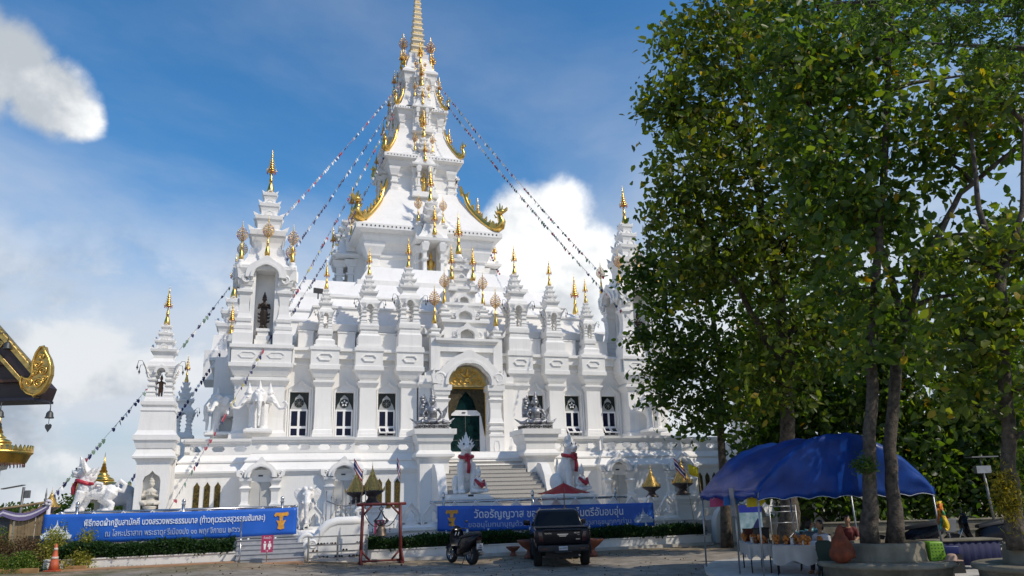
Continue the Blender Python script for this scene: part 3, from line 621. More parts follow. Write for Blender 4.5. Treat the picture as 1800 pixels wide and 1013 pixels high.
b = MB(); z = 37.6; h = .66                                # pinnacle of close-set tiers
for i in range(19):
    st = .62*(.972**i); b.cm = 0
    b.rs(0, AX, [(z, h*.80, h*.80), (z+st*.45, h*.80, h*.80), (z+st*.74, h*.96, h*.96), (z+st*.76, h, h), (z+st*.98, h, h)])
    b.cm = 1
    for k in range(4):
        for q in (-.55, 0, .55):
            s0 = len(b.v); w = h*.24; b.prism([(-w, 0), (w, 0), (w*.9, st*.16), (0, st*.40), (-w*.9, st*.16)], -.03, .03); b.xf(s0, Matrix.Translation((0, AX, z+st*.04)) @ Matrix.Rotation(k*PI/2, 4, 'Z') @ Matrix.Translation((q*h*1.0, -h*.84, 0)))
        s0 = len(b.v); b.prism([(0, 0), (.10*h, 0), (.16*h, .26*st), (.0, .14*st)], -.03*h, .03*h); b.xf(s0, Matrix.Translation((0, AX, z+st*.98)) @ Matrix.Rotation(k*PI/2-PI/4, 4, 'Z') @ Matrix.Translation((h*1.28, 0, 0)))
    z += st; h *= .908
b.build('pinnacle', ['spire', 'golddull'], T); finial(T, (0, AX, z-.05), 3.2)
# ---- porches on the tower faces
def porch_mesh(front=True):
    b = MB()                                              # unit: half width about 1, floor at z 0, facing -y, wall at y 0
    for s in (-1, 1):
        for x, y, k in ((.62, -.95, 1.0), (1.02, -.55, .9)):
            b.rs(s*x, y, [(0, .24*k, .24*k), (.35, .24*k, .24*k), (.38, .18*k, .18*k), (.55, .16*k, .16*k), (.58, .22*k, .22*k), (.72, .22*k, .22*k), (.75, .13*k, .13*k), (1.55, .11*k, .11*k), (1.6, .19*k, .19*k), (1.72, .20*k, .20*k), (1.75, .12*k, .12*k), (2.2, .13*k, .13*k), (2.25, .2*k, .2*k), (2.5, .24*k, .24*k), (2.75, .28*k, .28*k)])
        b.box(min(s*.45, s*1.15), -.42, 0, max(s*.45, s*1.15), .3, 2.9)
        scroll(b, s*.82, 2.98, .20, -1.12, -s, .07); b.prism([(s*.95, 2.8), (s*1.22, 2.9), (s*1.34, 3.35), (s*1.10, 3.1)], -1.15, -1.02)
    b.box(-.45, -.2, 0, .45, .3, 3.1)
    arch(b, 0, 2.72, .42, .48, .34, -1.22, -.5, 3, .5, .10, 25)
    b.rsf(0, .4, [(-.6, 1.35, -1.35), (-.1, 1.3, -1.3), (-.08, 1.2, -1.2), (.0, 1.2, -1.2)])
    b.rsf(0, .5, [(2.85, 1.2, -1.1), (2.95, 1.36, -1.26), (3.12, 1.38, -1.28), (3.14, 1.2, -1.15), (3.5, .92, -1.05), (3.95, .72, -1.0), (4.3, .62, -.98)])
    tiers(b, 0, -.5, [(4.25, 4.95, .44, .62), (4.95, 5.6, .34, .50), (5.6, 6.15, .25, .38)])
    b.lathe(0, -.5, [(6.1, .2), (6.25, .22), (6.35, .12)], 10)
    for s in (-1, 1): b.rs(s*.92, -.55, [(3.4, .2, .2), (4.3, .2, .2), (4.32, .26, .26), (4.42, .26, .26), (4.44, .16, .16)]); b.lathe(s*.92, -.55, [(4.44, .17), (4.6, .2), (4.7, .1)], 10)
    return b.mesh('tower_porch', ['white'])
POR = porch_mesh()
def gold_image_mesh():
    b = MB(); b.lathe(0, 0, [(0, .22), (.1, .2), (.14, .15)], 10); b.tube([(-.07, 0, .14), (-.07, 0, .9)], [.09, .08]); b.tube([(.07, 0, .14), (.07, 0, .9)], [.09, .08])
    b.ell((0, 0, .62), (.19, .11, .52)); b.ell((0, 0, 1.2), (.17, .11, .30)); b.ell((0, -.01, 1.62), (.10, .10, .13)); b.lathe(0, 0, [(1.68, .10), (1.80, .05), (1.95, .012)], 8)
    for s in (-1, 1): b.tube([(s*.17, 0, 1.38), (s*.24, -.02, 1.1), (s*.16, -.12, .98)], [.06, .055, .04])
    return b.mesh('gilded_image', ['gold'])
IMG = gold_image_mesh()
for zf, half, k in ((16.9, 4.1, 1.0), (24.75, 2.35, .74), (30.5, 1.6, .60), (34.0, 1.12, .42)):
    for q in range(4):
        a = q*PI/2; M_ = Matrix.Translation((0, AX, 0)) @ Matrix.Rotation(a, 4, 'Z')
        y0 = -half-(2.2 if k == 1.0 else 0)*.0
        dep = 1.9 if k == 1.0 else 1.0
        p = M_ @ Vector((0, -half, zf)); put('tower_porch', POR, T, p, a, (k, k*dep, k))
        f = lambda x, y, z: M_ @ Vector((x*k, -half+y*k*dep, zf+z*k))
        put('gilded_image', IMG, T, f(0, -.55, .02), a, (k*1.15, k*1.15, k*1.28))
        finial(T, f(0, -.5, 6.3), 1.4*k+1.5); finial(T, f(0, -1.2, 3.35), 2.0*k+.4)
        for s in (-1, 1): finial(T, f(s*.92, -.55, 4.66), 2.1*k+.2, 'f')
for s in (-1, 1): finial(T, (s*1.15, AX, 37.2), 3.1, 'f'); finial(T, (s*1.15, AX-.9, 36.1), 2.0, 'f')
finial(T, (0, AX-1.2, 36.3), 2.6)
# ---- gilded nagas on the roof hips
def naga_mesh():
    b = MB()                                              # runs along +x down the hip, head at x = 1; the hip itself is the line z = 0
    P = [(.05, 1.16), (.08, 1.22), (.14, 1.18), (.18, 1.08), (.21, .96), (.28, .80), (.38, .65), (.50, .49), (.64, .32), (.78, .18), (.90, .13), (.99, .18), (1.03, .30), (.99, .41), (.98, .52)]
    rad = [.007, .024, .04, .046, .051, .058, .064, .069, .074, .084, .095, .095, .08, .06, .052]
    b.tube([(x, 0, z) for x, z in P], rad, 9)
    b.ell((1.0, 0, .55), (.09, .065, .075)); b.prism([(1.02, .58), (1.10, .59), (1.16, .63), (1.15, .56), (1.09, .52), (1.02, .50)], -.026, .026)
    for x, z, h, t in ((.95, .58, .13, -.03), (.99, .60, .17, .0), (1.03, .60, .10, .02), (.92, .52, .09, -.05), (.90, .44, .08, -.05)): b.prism([(x-.022, z-.02), (x+.022, z-.02), (x+t+.004, z+h), (x+t-.004, z+h)], -.012, .012)
    for x, z in ((.24, .97), (.33, .82), (.43, .68), (.53, .55), (.63, .44), (.72, .34), (.80, .27)): b.prism([(x-.02, z), (x+.05, z-.05), (x+.05, z+.07)], -.014, .014)
    b.prism([(.06, 1.18), (.16, 1.16), (.07, 1.44), (.02, 1.34)], -.016, .016); b.prism([(.14, 1.12), (.22, 1.0), (.26, 1.24)], -.014, .014)
    b.prism([(.80, .10), (.96, .12), (.86, .34), (.78, .24)], -.085, -.06); b.prism([(.80, .10), (.96, .12), (.86, .34), (.78, .24)], .06, .085)
    return b.mesh('naga', ['gold'])
NAG = naga_mesh()
for z0, eh, z1, ih, k in ((21.12, E1, 24.5, 2.72, 1.0), (27.72, E2, 30.0, 1.78, .8), (32.28, E3, 34.0, 1.24, .8)):
    for q in range(4):
        a = q*PI/2-PI/4; L = (eh-ih)*math.sqrt(2)
        M_ = Matrix.Translation((0, AX, 0)) @ Matrix.Rotation(a, 4, 'Z'); p = M_ @ Vector((ih*math.sqrt(2), 0, z0))
        put('roof_naga', NAG, T, p, a, (L*.97, L*.97, (z1-z0)*.93))
    for q in range(4):                                    # small flood lamps lying on the roof
        for x in (-.45, .38):
            s = MB(); s.box(-.25, -.02, 0, .25, .3, .05); s.cm = 1; s.box(-.22, 0, .05, .22, .27, .06); s.xf(0, Matrix.Rotation(q*PI/2, 4, 'Z') @ Matrix.Translation((x*eh, -eh*.93, z0+.14)) @ Matrix.Rotation(R(28), 4, 'X')); s.build('solar_lamp', ['steel', 'dark'], T, (0, AX, 0))
for x, y, z in ((-8.2, 3.1, 14.15), (3.6, 2.2, 13.4), (4.1, 2.3, 13.4)):
    s = MB(); s.box(-.03, -.03, 0, .03, .03, .4); s.box(-.28, -.06, .35, .28, .06, .65); s.build('flood_lamp', 'dark', T, (x, y, z-.2), .3)
# ------------------------------------------------------------------ ground and forecourt
UV_ = Vector((math.cos(YAW), math.sin(YAW), 0)); NV_ = Vector((-math.sin(YAW), math.cos(YAW), 0))
def W(u, d, z=0.0): return Vector(TL)+UV_*u+NV_*d+Vector((0, 0, z))
def gz(x, y):
    t = min(1, max(0, (-5.2-x)/5.0)); return .28*t*t*(3-2*t)
def axis(lo, hi, dens, step):
    a = [v for v in np.arange(lo, hi+.01, step)]; ext = [5, 12, 30, 80, 200, 500, 1500, 4000]
    return [lo-e for e in ext[::-1]]+a+[hi+e for e in ext]
gx = axis(-30, 30, 0, 1.0); gy = axis(-6, 60, 0, 1.5)
b = MB(); nx = len(gx)
for y in gy:
    for x in gx: b.v.append((x, y, gz(x, y)+(.012*math.sin(x*1.7+y*.9)+.01*math.sin(x*.6-y*1.3) if abs(x) < 31 and -7 < y < 61 else 0)))
for j in range(len(gy)-1):
    for i in range(nx-1): b.face((j*nx+i, j*nx+i+1, (j+1)*nx+i+1, (j+1)*nx+i), True)
def ground_mat():
    m = bpy.data.materials.new('yard_ground'); m.use_nodes = True; nt = m.node_tree; n = nt.nodes; l = nt.links; bs = n['Principled BSDF']; bs.inputs['Roughness'].default_value = .9; bs.inputs['Specular IOR Level'].default_value = .25
    g = n.new('ShaderNodeNewGeometry')
    def noise(s, d=6, r=.6):
        q = n.new('ShaderNodeTexNoise'); q.inputs['Scale'].default_value = s; q.inputs['Detail'].default_value = d; q.inputs['Roughness'].default_value = r; l.new(g.outputs['Position'], q.inputs[0]); return q.outputs[0]
    def mr(x, a, c_, lo=0, hi=1):
        q = n.new('ShaderNodeMapRange'); q.interpolation_type = 'SMOOTHSTEP'; l.new(x, q.inputs[0]); q.inputs[1].default_value = a; q.inputs[2].default_value = c_; q.inputs[3].default_value = lo; q.inputs[4].default_value = hi; return q.outputs[0]
    def mx(f, a, c_):
        q = n.new('ShaderNodeMix'); q.data_type = 'RGBA'; l.new(f, q.inputs[0])
        for i, x in ((6, a), (7, c_)):
            if isinstance(x, tuple): q.inputs[i].default_value = x+(1,)
            else: l.new(x, q.inputs[i])
        return q.outputs[2]
    def ma(op, a, c_):
        q = n.new('ShaderNodeMath'); q.operation = op
        for i, x in ((0, a), (1, c_)):
            if isinstance(x, (int, float)): q.inputs[i].default_value = x
            else: l.new(x, q.inputs[i])
        return q.outputs[0]
    dt = n.new('ShaderNodeVectorMath'); dt.operation = 'DOT_PRODUCT'; l.new(g.outputs['Position'], dt.inputs[0]); dt.inputs[1].default_value = NV_
    dist = ma('SUBTRACT', NV_.dot(Vector(TL))-12.2, dt.outputs['Value'])     # metres in front of the planter wall
    big = noise(.35); mid = noise(1.6); fine = noise(28, 4)
    asphalt = mx(mr(mid, .35, .7), (.215, .185, .15), (.36, .32, .265))
    dirt = mx(mr(noise(2.6), .35, .65), (.20, .15, .095), (.36, .28, .185))
    edge = mr(ma('ADD', dist, ma('MULTIPLY', ma('SUBTRACT', big, .5), 5.0)), 3.6, 2.0)
    c = mx(edge, asphalt, dirt)
    patch = mr(noise(.55, 7, .7), .56, .68, 0, .75); c = mx(patch, c, mx(mr(mid, .4, .6), (.30, .245, .175), (.36, .325, .27)))
    sp = n.new('ShaderNodeSeparateXYZ'); l.new(g.outputs['Position'], sp.inputs[0])
    gr = ma('MULTIPLY', mr(sp.outputs[0], -8, -13), mr(noise(.8, 7, .65), .42, .58, 0, .8)); c = mx(gr, c, mx(mr(fine, .4, .6), (.07, .085, .025), (.16, .14, .06)))
    c = mx(mr(fine, .35, .75, 0, .22), c, (.05, .045, .04))
    c = mx(mr(noise(9, 5, .7), .66, .74, 0, .6), c, (.035, .03, .025))
    vo = n.new('ShaderNodeTexVoronoi'); vo.feature = 'DISTANCE_TO_EDGE'; vo.inputs['Scale'].default_value = .33; wv = n.new('ShaderNodeVectorMath'); wv.operation = 'ADD'; l.new(g.outputs['Position'], wv.inputs[0]); nv = n.new('ShaderNodeTexNoise'); nv.inputs['Scale'].default_value = 1.4; nv.inputs['Detail'].default_value = 5; l.new(g.outputs['Position'], nv.inputs[0]); l.new(nv.outputs['Color'], wv.inputs[1]); l.new(wv.outputs[0], vo.inputs['Vector'])
    c = mx(mr(vo.outputs['Distance'], .012, .002, 0, .55), c, (.06, .05, .04)); c = mx(mr(noise(.9, 3, .5), .64, .74, 0, .45), c, (.075, .068, .06))
    l.new(c, bs.inputs['Base Color'])
    bp = n.new('ShaderNodeBump'); bp.inputs['Strength'].default_value = .5; bp.inputs['Distance'].default_value = .03; l.new(noise(22, 6, .7), bp.inputs['Height']); l.new(bp.outputs[0], bs.inputs['Normal'])
    return m
MT['ground'] = ground_mat()
tag(b.build('ground', 'ground'), kind='structure')
MT['paving'] = mat('pale_concrete', (.48, .455, .41), .85, var=.18, scale=2, bump=.25, bscale=30)
MT['tile'] = mat('terracotta_paving', (.40, .22, .12), .8, var=.2, scale=3, bump=.2)
fc = MB(); fc.pstack([(-20.2, -10.55), (9.9, -10.55), (16.5, -10.55), (16.5, 33), (-20.2, 33)], [(-.2, 0), (.98, 0)])
tag(fc.build('forecourt', 'paving', None, TL, YAW), kind='structure')
kb = MB(); kb.pstack([(-17.3, -12.9), (-11.9, -12.9), (-11.9, -12.2), (-17.3, -12.2)], [(-.1, 0), (.315, 0)]); kb.pstack([(-11.85, -13.3), (-9.6, -13.3), (-9.6, -12.5), (-11.85, -12.5)], [(-.1, 0), (.235, 0)])
tag(kb.build('pavement', 'tile', None, TL, YAW), kind='structure')

# ------------------------------------------------------------------ front fence, planters, hedges
FD = -10.7
def petal_mesh():
    b = MB(); O = [(-.41, 0), (-.43, .12), (-.36, .22), (-.40, .34), (-.28, .52), (-.14, .66), (0, .80), (.14, .66), (.28, .52), (.40, .34), (.36, .22), (.43, .12), (.41, 0)]
    I = [(-.20, .08), (-.22, .16), (-.12, .24), (-.15, .32), (-.12, .40), (-.07, .45), (0, .52), (.07, .45), (.12, .40), (.15, .32), (.12, .24), (.22, .16), (.20, .08)]
    b.strip(I, O, -.06, .06)
    b.strip([(x*.90, z*.92+.02) for x, z in O], O, -.11, -.06)
    b.strip(I, [(x*1.25, (z-.3)*1.15+.3) for x, z in I], -.10, -.06); b.box(-.41, -.06, -.02, .41, .06, .085)
    return b.mesh('petal', ['white'])
PET = petal_mesh()
def fence(u0, u1, label, rail=True, name='petal_fence', r0=None, r1=None):
    f = thing(name, label, 'fence', W((u0+u1)/2, FD), YAW); h = (u1-u0)/2
    b = MB()
    b.loft([[(-h, -o, z), (h, -o, z), (h, .22, z), (-h, .22, z)] for z, o in ((0, .30), (.72, .30), (.74, .16), (1.0, .14), (1.02, .24), (1.06, .28), (1.16, .28), (1.18, .12), (1.24, .10))]); b.build('base', 'white', f)
    n = int((u1-u0)/.9)
    for i in range(n): put('petal', PET, f, (-h+(u1-u0)*(i+.5)/n, .03, 1.25), 0, (1, 1, 1.13))
    nd = int((u1-u0)/.9)
    for i in range(nd+1):
        q = MB(); x = -h+(u1-u0)*i/nd; q.lathe(x, -.34, [(.74, .07), (.80, .07), (.84, .045), (.92, .06), (.98, .04), (1.02, .05)], 8); q.build('dwarf_baluster', 'white', f)
    if rail:
        a = -h if r0 is None else r0-(u0+u1)/2; c = h if r1 is None else r1-(u0+u1)/2
        q = MB(); q.tube([(a, .03, 2.12), (c, .03, 2.12)], .055, 10); q.ell((a, .03, 2.12), (.09, .07, .07)); q.ell((c, .03, 2.12), (.09, .07, .07)); q.build('rail', 'steel', f)
        k = max(2, int((c-a)/3.2)+1)
        for i in range(k):
            x = a+.5+(c-a-1.0)*i/(k-1); q = MB(); q.tube([(x, .03, 1.2), (x, .03, 2.32)], .06, 10); q.lathe(x, .03, [(2.30, .07), (2.33, .085), (2.36, .05), (2.42, .075), (2.48, .06), (2.52, .01)], 10); q.build('post', 'steel', f)
    return f
fence(-18.3, -7.6, 'white fence of pointed petal panels behind the banner with the opening bracket', True, 'petal_fence', -17.9, -9.8)
fence(-5.7, 6.9, 'white fence of pointed petal panels behind the pickup truck', True, 'petal_fence', -4.4, 4.4)
def planter(u0, u1, label, zt):
    p = thing('planter_wall', label, 'planter', W((u0+u1)/2, FD-1.0), YAW); h = (u1-u0)/2; b = MB()
    b.loft([[(-h, -o, z), (h, -o, z), (h, .62, z), (-h, .62, z)] for z, o in ((-.1, .40), (.08, .40), (.09, .36), (zt-.06, .36), (zt-.04, .40), (zt, .40))]); b.build('wall', 'wallw', p)
    b = MB(); b.box(-h+.01, -.55, -.12, h-.01, -.405, .13); b.build('footing', 'paving', p); return p
MT['wallw'] = mat('limewashed_wall', (.72, .70, .66), .8, var=.08, scale=1.2, bump=.2, streak=.35)
planter(-18.0, -11.9, 'low white planter wall under the hedge left of the shoe steps', .62); planter(-7.25, 7.7, 'long low white planter wall behind the pickup truck and scooter', .46)
LEAFH = leafmat('hedge_leaf', [(0, (.012, .035, .010)), (.6, (.022, .065, .016)), (1, (.05, .11, .03))], (1.4, 1.6, .5)); MT['hedge'] = LEAFH
def leaves_mesh(name, P, size, m, flat=0.0, droop=0.0, asp=.55, seed=1, jit=.35, fold=.18):
    """one folded leaf (two triangles pairs) at each point; numpy for speed"""
    g = np.random.default_rng(seed); N = len(P); P = np.asarray(P, dtype=np.float64)
    d = g.normal(size=(N, 3)); d[:, 2] = d[:, 2]*(1-flat)-droop; d /= np.linalg.norm(d, axis=1)[:, None]
    r = g.normal(size=(N, 3)); r[:, 2] *= .5; s = np.cross(d, r); s /= np.linalg.norm(s, axis=1)[:, None]+1e-9; nn = np.cross(d, s)
    L = size*(1+jit*g.uniform(-1, 1, N)); w = L*asp*.5
    up = nn*(w*fold*2)[:, None]; sw = s*w[:, None]; dl = d*L[:, None]
    V = np.stack([P, P+dl*.28+sw*.85+up*.85, P+dl*.62+sw*.80+up*.8, P+dl, P+dl*.62-sw*.80+up*.8, P+dl*.28-sw*.85+up*.85], 1).reshape(-1, 3); me = bpy.data.meshes.new(name); me.vertices.add(N*6); me.vertices.foreach_set('co', V.ravel())
    base = (np.arange(N)*6)[:, None]; F = np.concatenate([base+np.array([0, 1, 2, 3]), base+np.array([0, 3, 4, 5])], 1).reshape(-1, 4)
    me.loops.add(F.size); me.loops.foreach_set('vertex_index', F.ravel().astype(np.int32)); me.polygons.add(len(F)); me.polygons.foreach_set('loop_start', np.arange(0, F.size, 4, dtype=np.int32)); me.polygons.foreach_set('loop_total', np.full(len(F), 4, dtype=np.int32))
    me.materials.append(m); me.update(calc_edges=True); return me
def hedge(u0, u1, z0, z1, label, seed):
    g = np.random.default_rng(seed); h = (u1-u0)/2; N = int((u1-u0)*1500)
    x = g.uniform(-h, h, N); t = g.uniform(0, 1, N); y = np.where(t < .5, -.36+g.normal(0, .05, N), g.uniform(-.36, .45, N)); z = np.where(t < .5, g.uniform(z0, z1, N), z1+g.normal(-.03, .05, N))
    z += .05*np.sin(x*2.3)+.03*np.sin(x*7.1); k = g.uniform(0, 1, N) < .03; z[k] -= g.uniform(.0, .16, k.sum())
    p = thing('hedge', label, 'hedge', W((u0+u1)/2, FD-1.0), YAW)
    put('foliage', leaves_mesh('foliage', np.stack([x, y, z], 1), .085, LEAFH, 0, 0, .6, seed), p)
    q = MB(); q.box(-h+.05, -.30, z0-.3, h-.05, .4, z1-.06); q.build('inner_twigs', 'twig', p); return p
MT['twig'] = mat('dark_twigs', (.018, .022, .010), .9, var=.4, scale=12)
hedge(-17.6, -11.95, .66, 1.03, 'clipped green hedge under the banner with the opening bracket', 11); hedge(-7.2, 7.45, .50, .83, 'long clipped green hedge behind the pickup truck', 12)

# ------------------------------------------------------------------ shoe steps, curved balustrade, gates
st = thing('stone_steps', 'grey stone steps with pink restroom sign, up to the forecourt', 'steps', W(-10.7, -11.0), YAW)
MT['step2'] = mat('grey_stone_step', (.34, .35, .37), .6, var=.12, scale=5)
for i in range(5):
    b = MB(); z = .98-.15*i; b.box(-1.18, -.3-.34*i, -.05, 1.18, -.3-.34*i+.34, z-.03); b.box(-1.2, -.33-.34*i, z-.03, 1.2, -.3-.34*i+.34, z); b.build('step', 'step2', st)
b = MB(); b.box(-1.2, .04, -.05, 1.2, .25, .98); b.build('landing', 'step2', st)
hr = thing('step_handrail', 'steel handrail at the left edge of the grey stone steps', 'handrail', W(-11.75, -12.0), YAW)
for k, (y, z) in enumerate(((-.7, .35), (0, .62), (.5, .9))):
    b = MB(); b.tube([(0, y, z-.5), (0, y, z+.75)], .025); b.build('post', 'steel', hr)
b = MB(); b.tube([(0, -.85, 1.0), (0, -.6, 1.15), (0, .6, 1.72)], .032); b.build('grip', 'steel', hr)
cb = thing('scroll_balustrade', 'white curved balustrade with scroll end beside the red bell frame', 'balustrade', W(-8.35, -11.55), YAW)
b = MB(); O = [(-1.15, 0), (-1.0, .30), (-.72, .80), (-.55, 1.12), (-.30, 1.36), (.05, 1.46), (.6, 1.46), (1.2, 1.48), (1.2, 0)]
b.prism([(x+.06, max(0, z-.04)) for x, z in O], -.14, .14)
b.tube([(-1.1, 0, .2), (-.98, 0, .40), (-.72, 0, .84), (-.52, 0, 1.18), (-.26, 0, 1.42), (.05, 0, 1.51), (.6, 0, 1.51), (1.2, 0, 1.54)], .19, 12); b.build('rail_wall', 'white', cb)
b = MB(); scroll(b, -1.05, .78, .34, 0, 1, .11); scroll(b, -.84, .72, .17, -.16, -1, .06); b.ell((-1.05, 0, .72), (.22, .10, .26)); b.build('volute', 'white', cb)
b = MB(); scroll(b, .95, 1.80, .20, 0, -1, .08); b.build('volute', 'white', cb)
MT['steelg'] = mat('grey_iron', (.20, .20, .20), .5, .5)
gt = thing('spiked_gate', 'grey spiked iron gate above the curved white balustrade', 'gate', W(-7.9, -10.9), YAW)
for i in range(9):
    x = -.75+.19*i; zt = 2.5-.26*math.sin(PI*i/8) if i not in (0, 4, 8) else 2.62; b = MB(); b.tube([(x, 0, 1.0), (x, 0, zt)], .018, 5); b.lathe(x, 0, [(zt, .026), (zt+.10, .002)], 5); b.build('bar', 'steelg', gt)
b = MB(); b.tube([(-.75, 0, 2.30), (-.35, 0, 2.14), (0, 0, 2.08), (.35, 0, 2.14), (.8, 0, 2.22)], .022, 5); b.tube([(-.75, 0, 1.5), (.8, 0, 1.5)], .02, 5); b.build('gate_rail', 'steelg', gt)
MT['gatewood'] = mat('weathered_grey_pipe', (.30, .29, .27), .6, .3, var=.2, scale=6)
SRP = W(-8.35, -12.75, .17); sr = thing('shoe_rack', 'low grey metal shoe rack in front of the curved white balustrade', 'rack', SRP, YAW)
for z in (.10, .32, .56, .86):
    b = MB(); b.box(-1.06, -.02, z-.018, 1.06, .02, z+.018); b.box(-1.06, .28, z-.018, 1.06, .31, z+.018)
    if z < .8: b.box(-1.06, .0, z-.02, 1.06, .30, z-.012)
    b.build('shelf', 'gatewood', sr)
for x in (-1.05, 0, 1.05):
    b = MB(); b.box(x-.02, -.03, 0, x+.02, .0, .88); b.box(x-.02, .29, 0, x+.02, .32, .88); b.build('upright', 'gatewood', sr)
MT['shoe'] = [mat('shoe_%s' % n, c, .6) for n, c in (('black', (.02, .02, .02)), ('brown', (.10, .05, .03)), ('grey', (.22, .22, .22)))]
def shoe_mesh(i):
    b = MB(); b.ell((0, 0, .03), (.05, .12, .03)); b.ell((0, .06, .06), (.042, .06, .04)); return b.mesh('shoe', [MT['shoe'][i]])
SH = [shoe_mesh(i) for i in range(3)]; rr = random.Random(5)
for i in range(17):
    x = -.95+rr.random()*1.95; z = rr.choice((.10, .10, .32, .56)); p = SRP+Matrix.Rotation(YAW, 3, 'Z') @ Vector((x, .12, z-.012))
    for s in (-.06, .06): tag(put('shoe', SH[i % 3], None, p+Vector((s, 0, 0)), rr.uniform(-.3, .3)), '%s shoe left on the low metal rack' % ('black', 'brown', 'grey')[i % 3], 'shoe', '%s shoes on the rack' % ('black', 'brown', 'grey')[i % 3])
MT['pink'] = mat('magenta_sign_board', (.42, .04, .12), .5, var=.06); MT['signwhite'] = mat('sign_white', (.85, .85, .85), .5, var=.02)
def text_mesh(txt, size, m, name='lettering', depth=.003, bold=0.0, align='LEFT', width=None):
    cu = bpy.data.curves.new('t', 'FONT'); cu.body = txt; cu.size = size; cu.extrude = depth; cu.align_x = align; cu.offset = bold; cu.resolution_u = 4
    o = bpy.data.objects.new('t', cu); COL.objects.link(o); me = bpy.data.meshes.new_from_object(o.evaluated_get(bpy.context.evaluated_depsgraph_get()))
    bpy.data.objects.remove(o); bpy.data.curves.remove(cu)
    n = len(me.vertices); co = np.empty(n*3); me.vertices.foreach_get('co', co); co = co.reshape(-1, 3)
    if width: co[:, 0] = (co[:, 0]-(co[:, 0].min() if align == 'LEFT' else 0))*width/(np.ptp(co[:, 0]))
    v = np.stack([co[:, 0], -co[:, 2], co[:, 1]], 1); me.vertices.foreach_set('co', v.ravel()); me.materials.clear(); me.materials.append(MT[m]); me.name = name
    me.update(); return me
SG1 = (-10.85, 0); SG2 = (-6.62, 0)
def pict_sign(loc, rz, label):
    s = thing('restroom_sign', label, 'sign', loc, rz)
    b = MB(); b.box(-.20, -.015, .32, .20, .015, .90); b.build('board', 'pink', s)
    b = MB(); b.tube([(0, .03, 0), (0, .03, .6)], .02); b.build('stake', 'steel', s)
    for x, skirt in ((-.08, 0), (.08, 1)):
        b = MB(); s0 = len(b.v); b.lathe(0, 0, [(0, .032), (.006, .032)], 10, False); b.xf(s0, Matrix.Translation((x, -.016, .67)) @ Matrix.Rotation(PI/2, 4, 'X'))
        b.prism([(x-.05, .62), (x+.05, .62), (x+(.065 if skirt else .035), .50), (x+.03, .50), (x+.03, .42), (x-.03, .42), (x-.03, .50), (x-(.065 if skirt else .035), .50)], -.022, -.014); b.build('pictogram', 'signwhite', s)
    put('lettering', text_mesh('ห้องน้ำ', .10, 'signwhite', align='CENTER'), s, (0, -.018, .78)); put('lettering', text_mesh('→', .12, 'signwhite', align='CENTER'), s, (0, -.018, .335))
pict_sign(W(SG1[0], -13.0, .27), YAW, 'magenta restroom sign with two figures in front of the grey steps'); pict_sign(W(SG2[0], -11.3, .62), YAW, 'magenta restroom sign with two figures seen through the red bell frame')

# ------------------------------------------------------------------ blue banners
def banner_mat():
    m = bpy.data.materials.new('blue_vinyl'); m.use_nodes = True; n = m.node_tree.nodes; l = m.node_tree.links; bs = n['Principled BSDF']; bs.inputs['Roughness'].default_value = .45
    t = n.new('ShaderNodeTexCoord'); sp = n.new('ShaderNodeSeparateXYZ'); l.new(t.outputs['Object'], sp.inputs[0])
    nz = n.new('ShaderNodeTexNoise'); nz.inputs['Scale'].default_value = 1.4; l.new(t.outputs['Object'], nz.inputs[0])
    mx = n.new('ShaderNodeMix'); mx.data_type = 'RGBA'; l.new(nz.outputs[0], mx.inputs[0]); mx.inputs[6].default_value = (.004, .085, .44, 1); mx.inputs[7].default_value = (.010, .15, .64, 1)
    l.new(mx.outputs[2], bs.inputs['Base Color']); return m
MT['bannerblue'] = banner_mat()
MT['bantext'] = mat('banner_white_ink', (.72, .80, .90), .5, var=.04); MT['bantext2'] = mat('banner_silver_ink', (.40, .50, .66), .5, var=.1); MT['banorange'] = mat('banner_orange_print', (.72, .33, .04), .5, var=.25, scale=9)
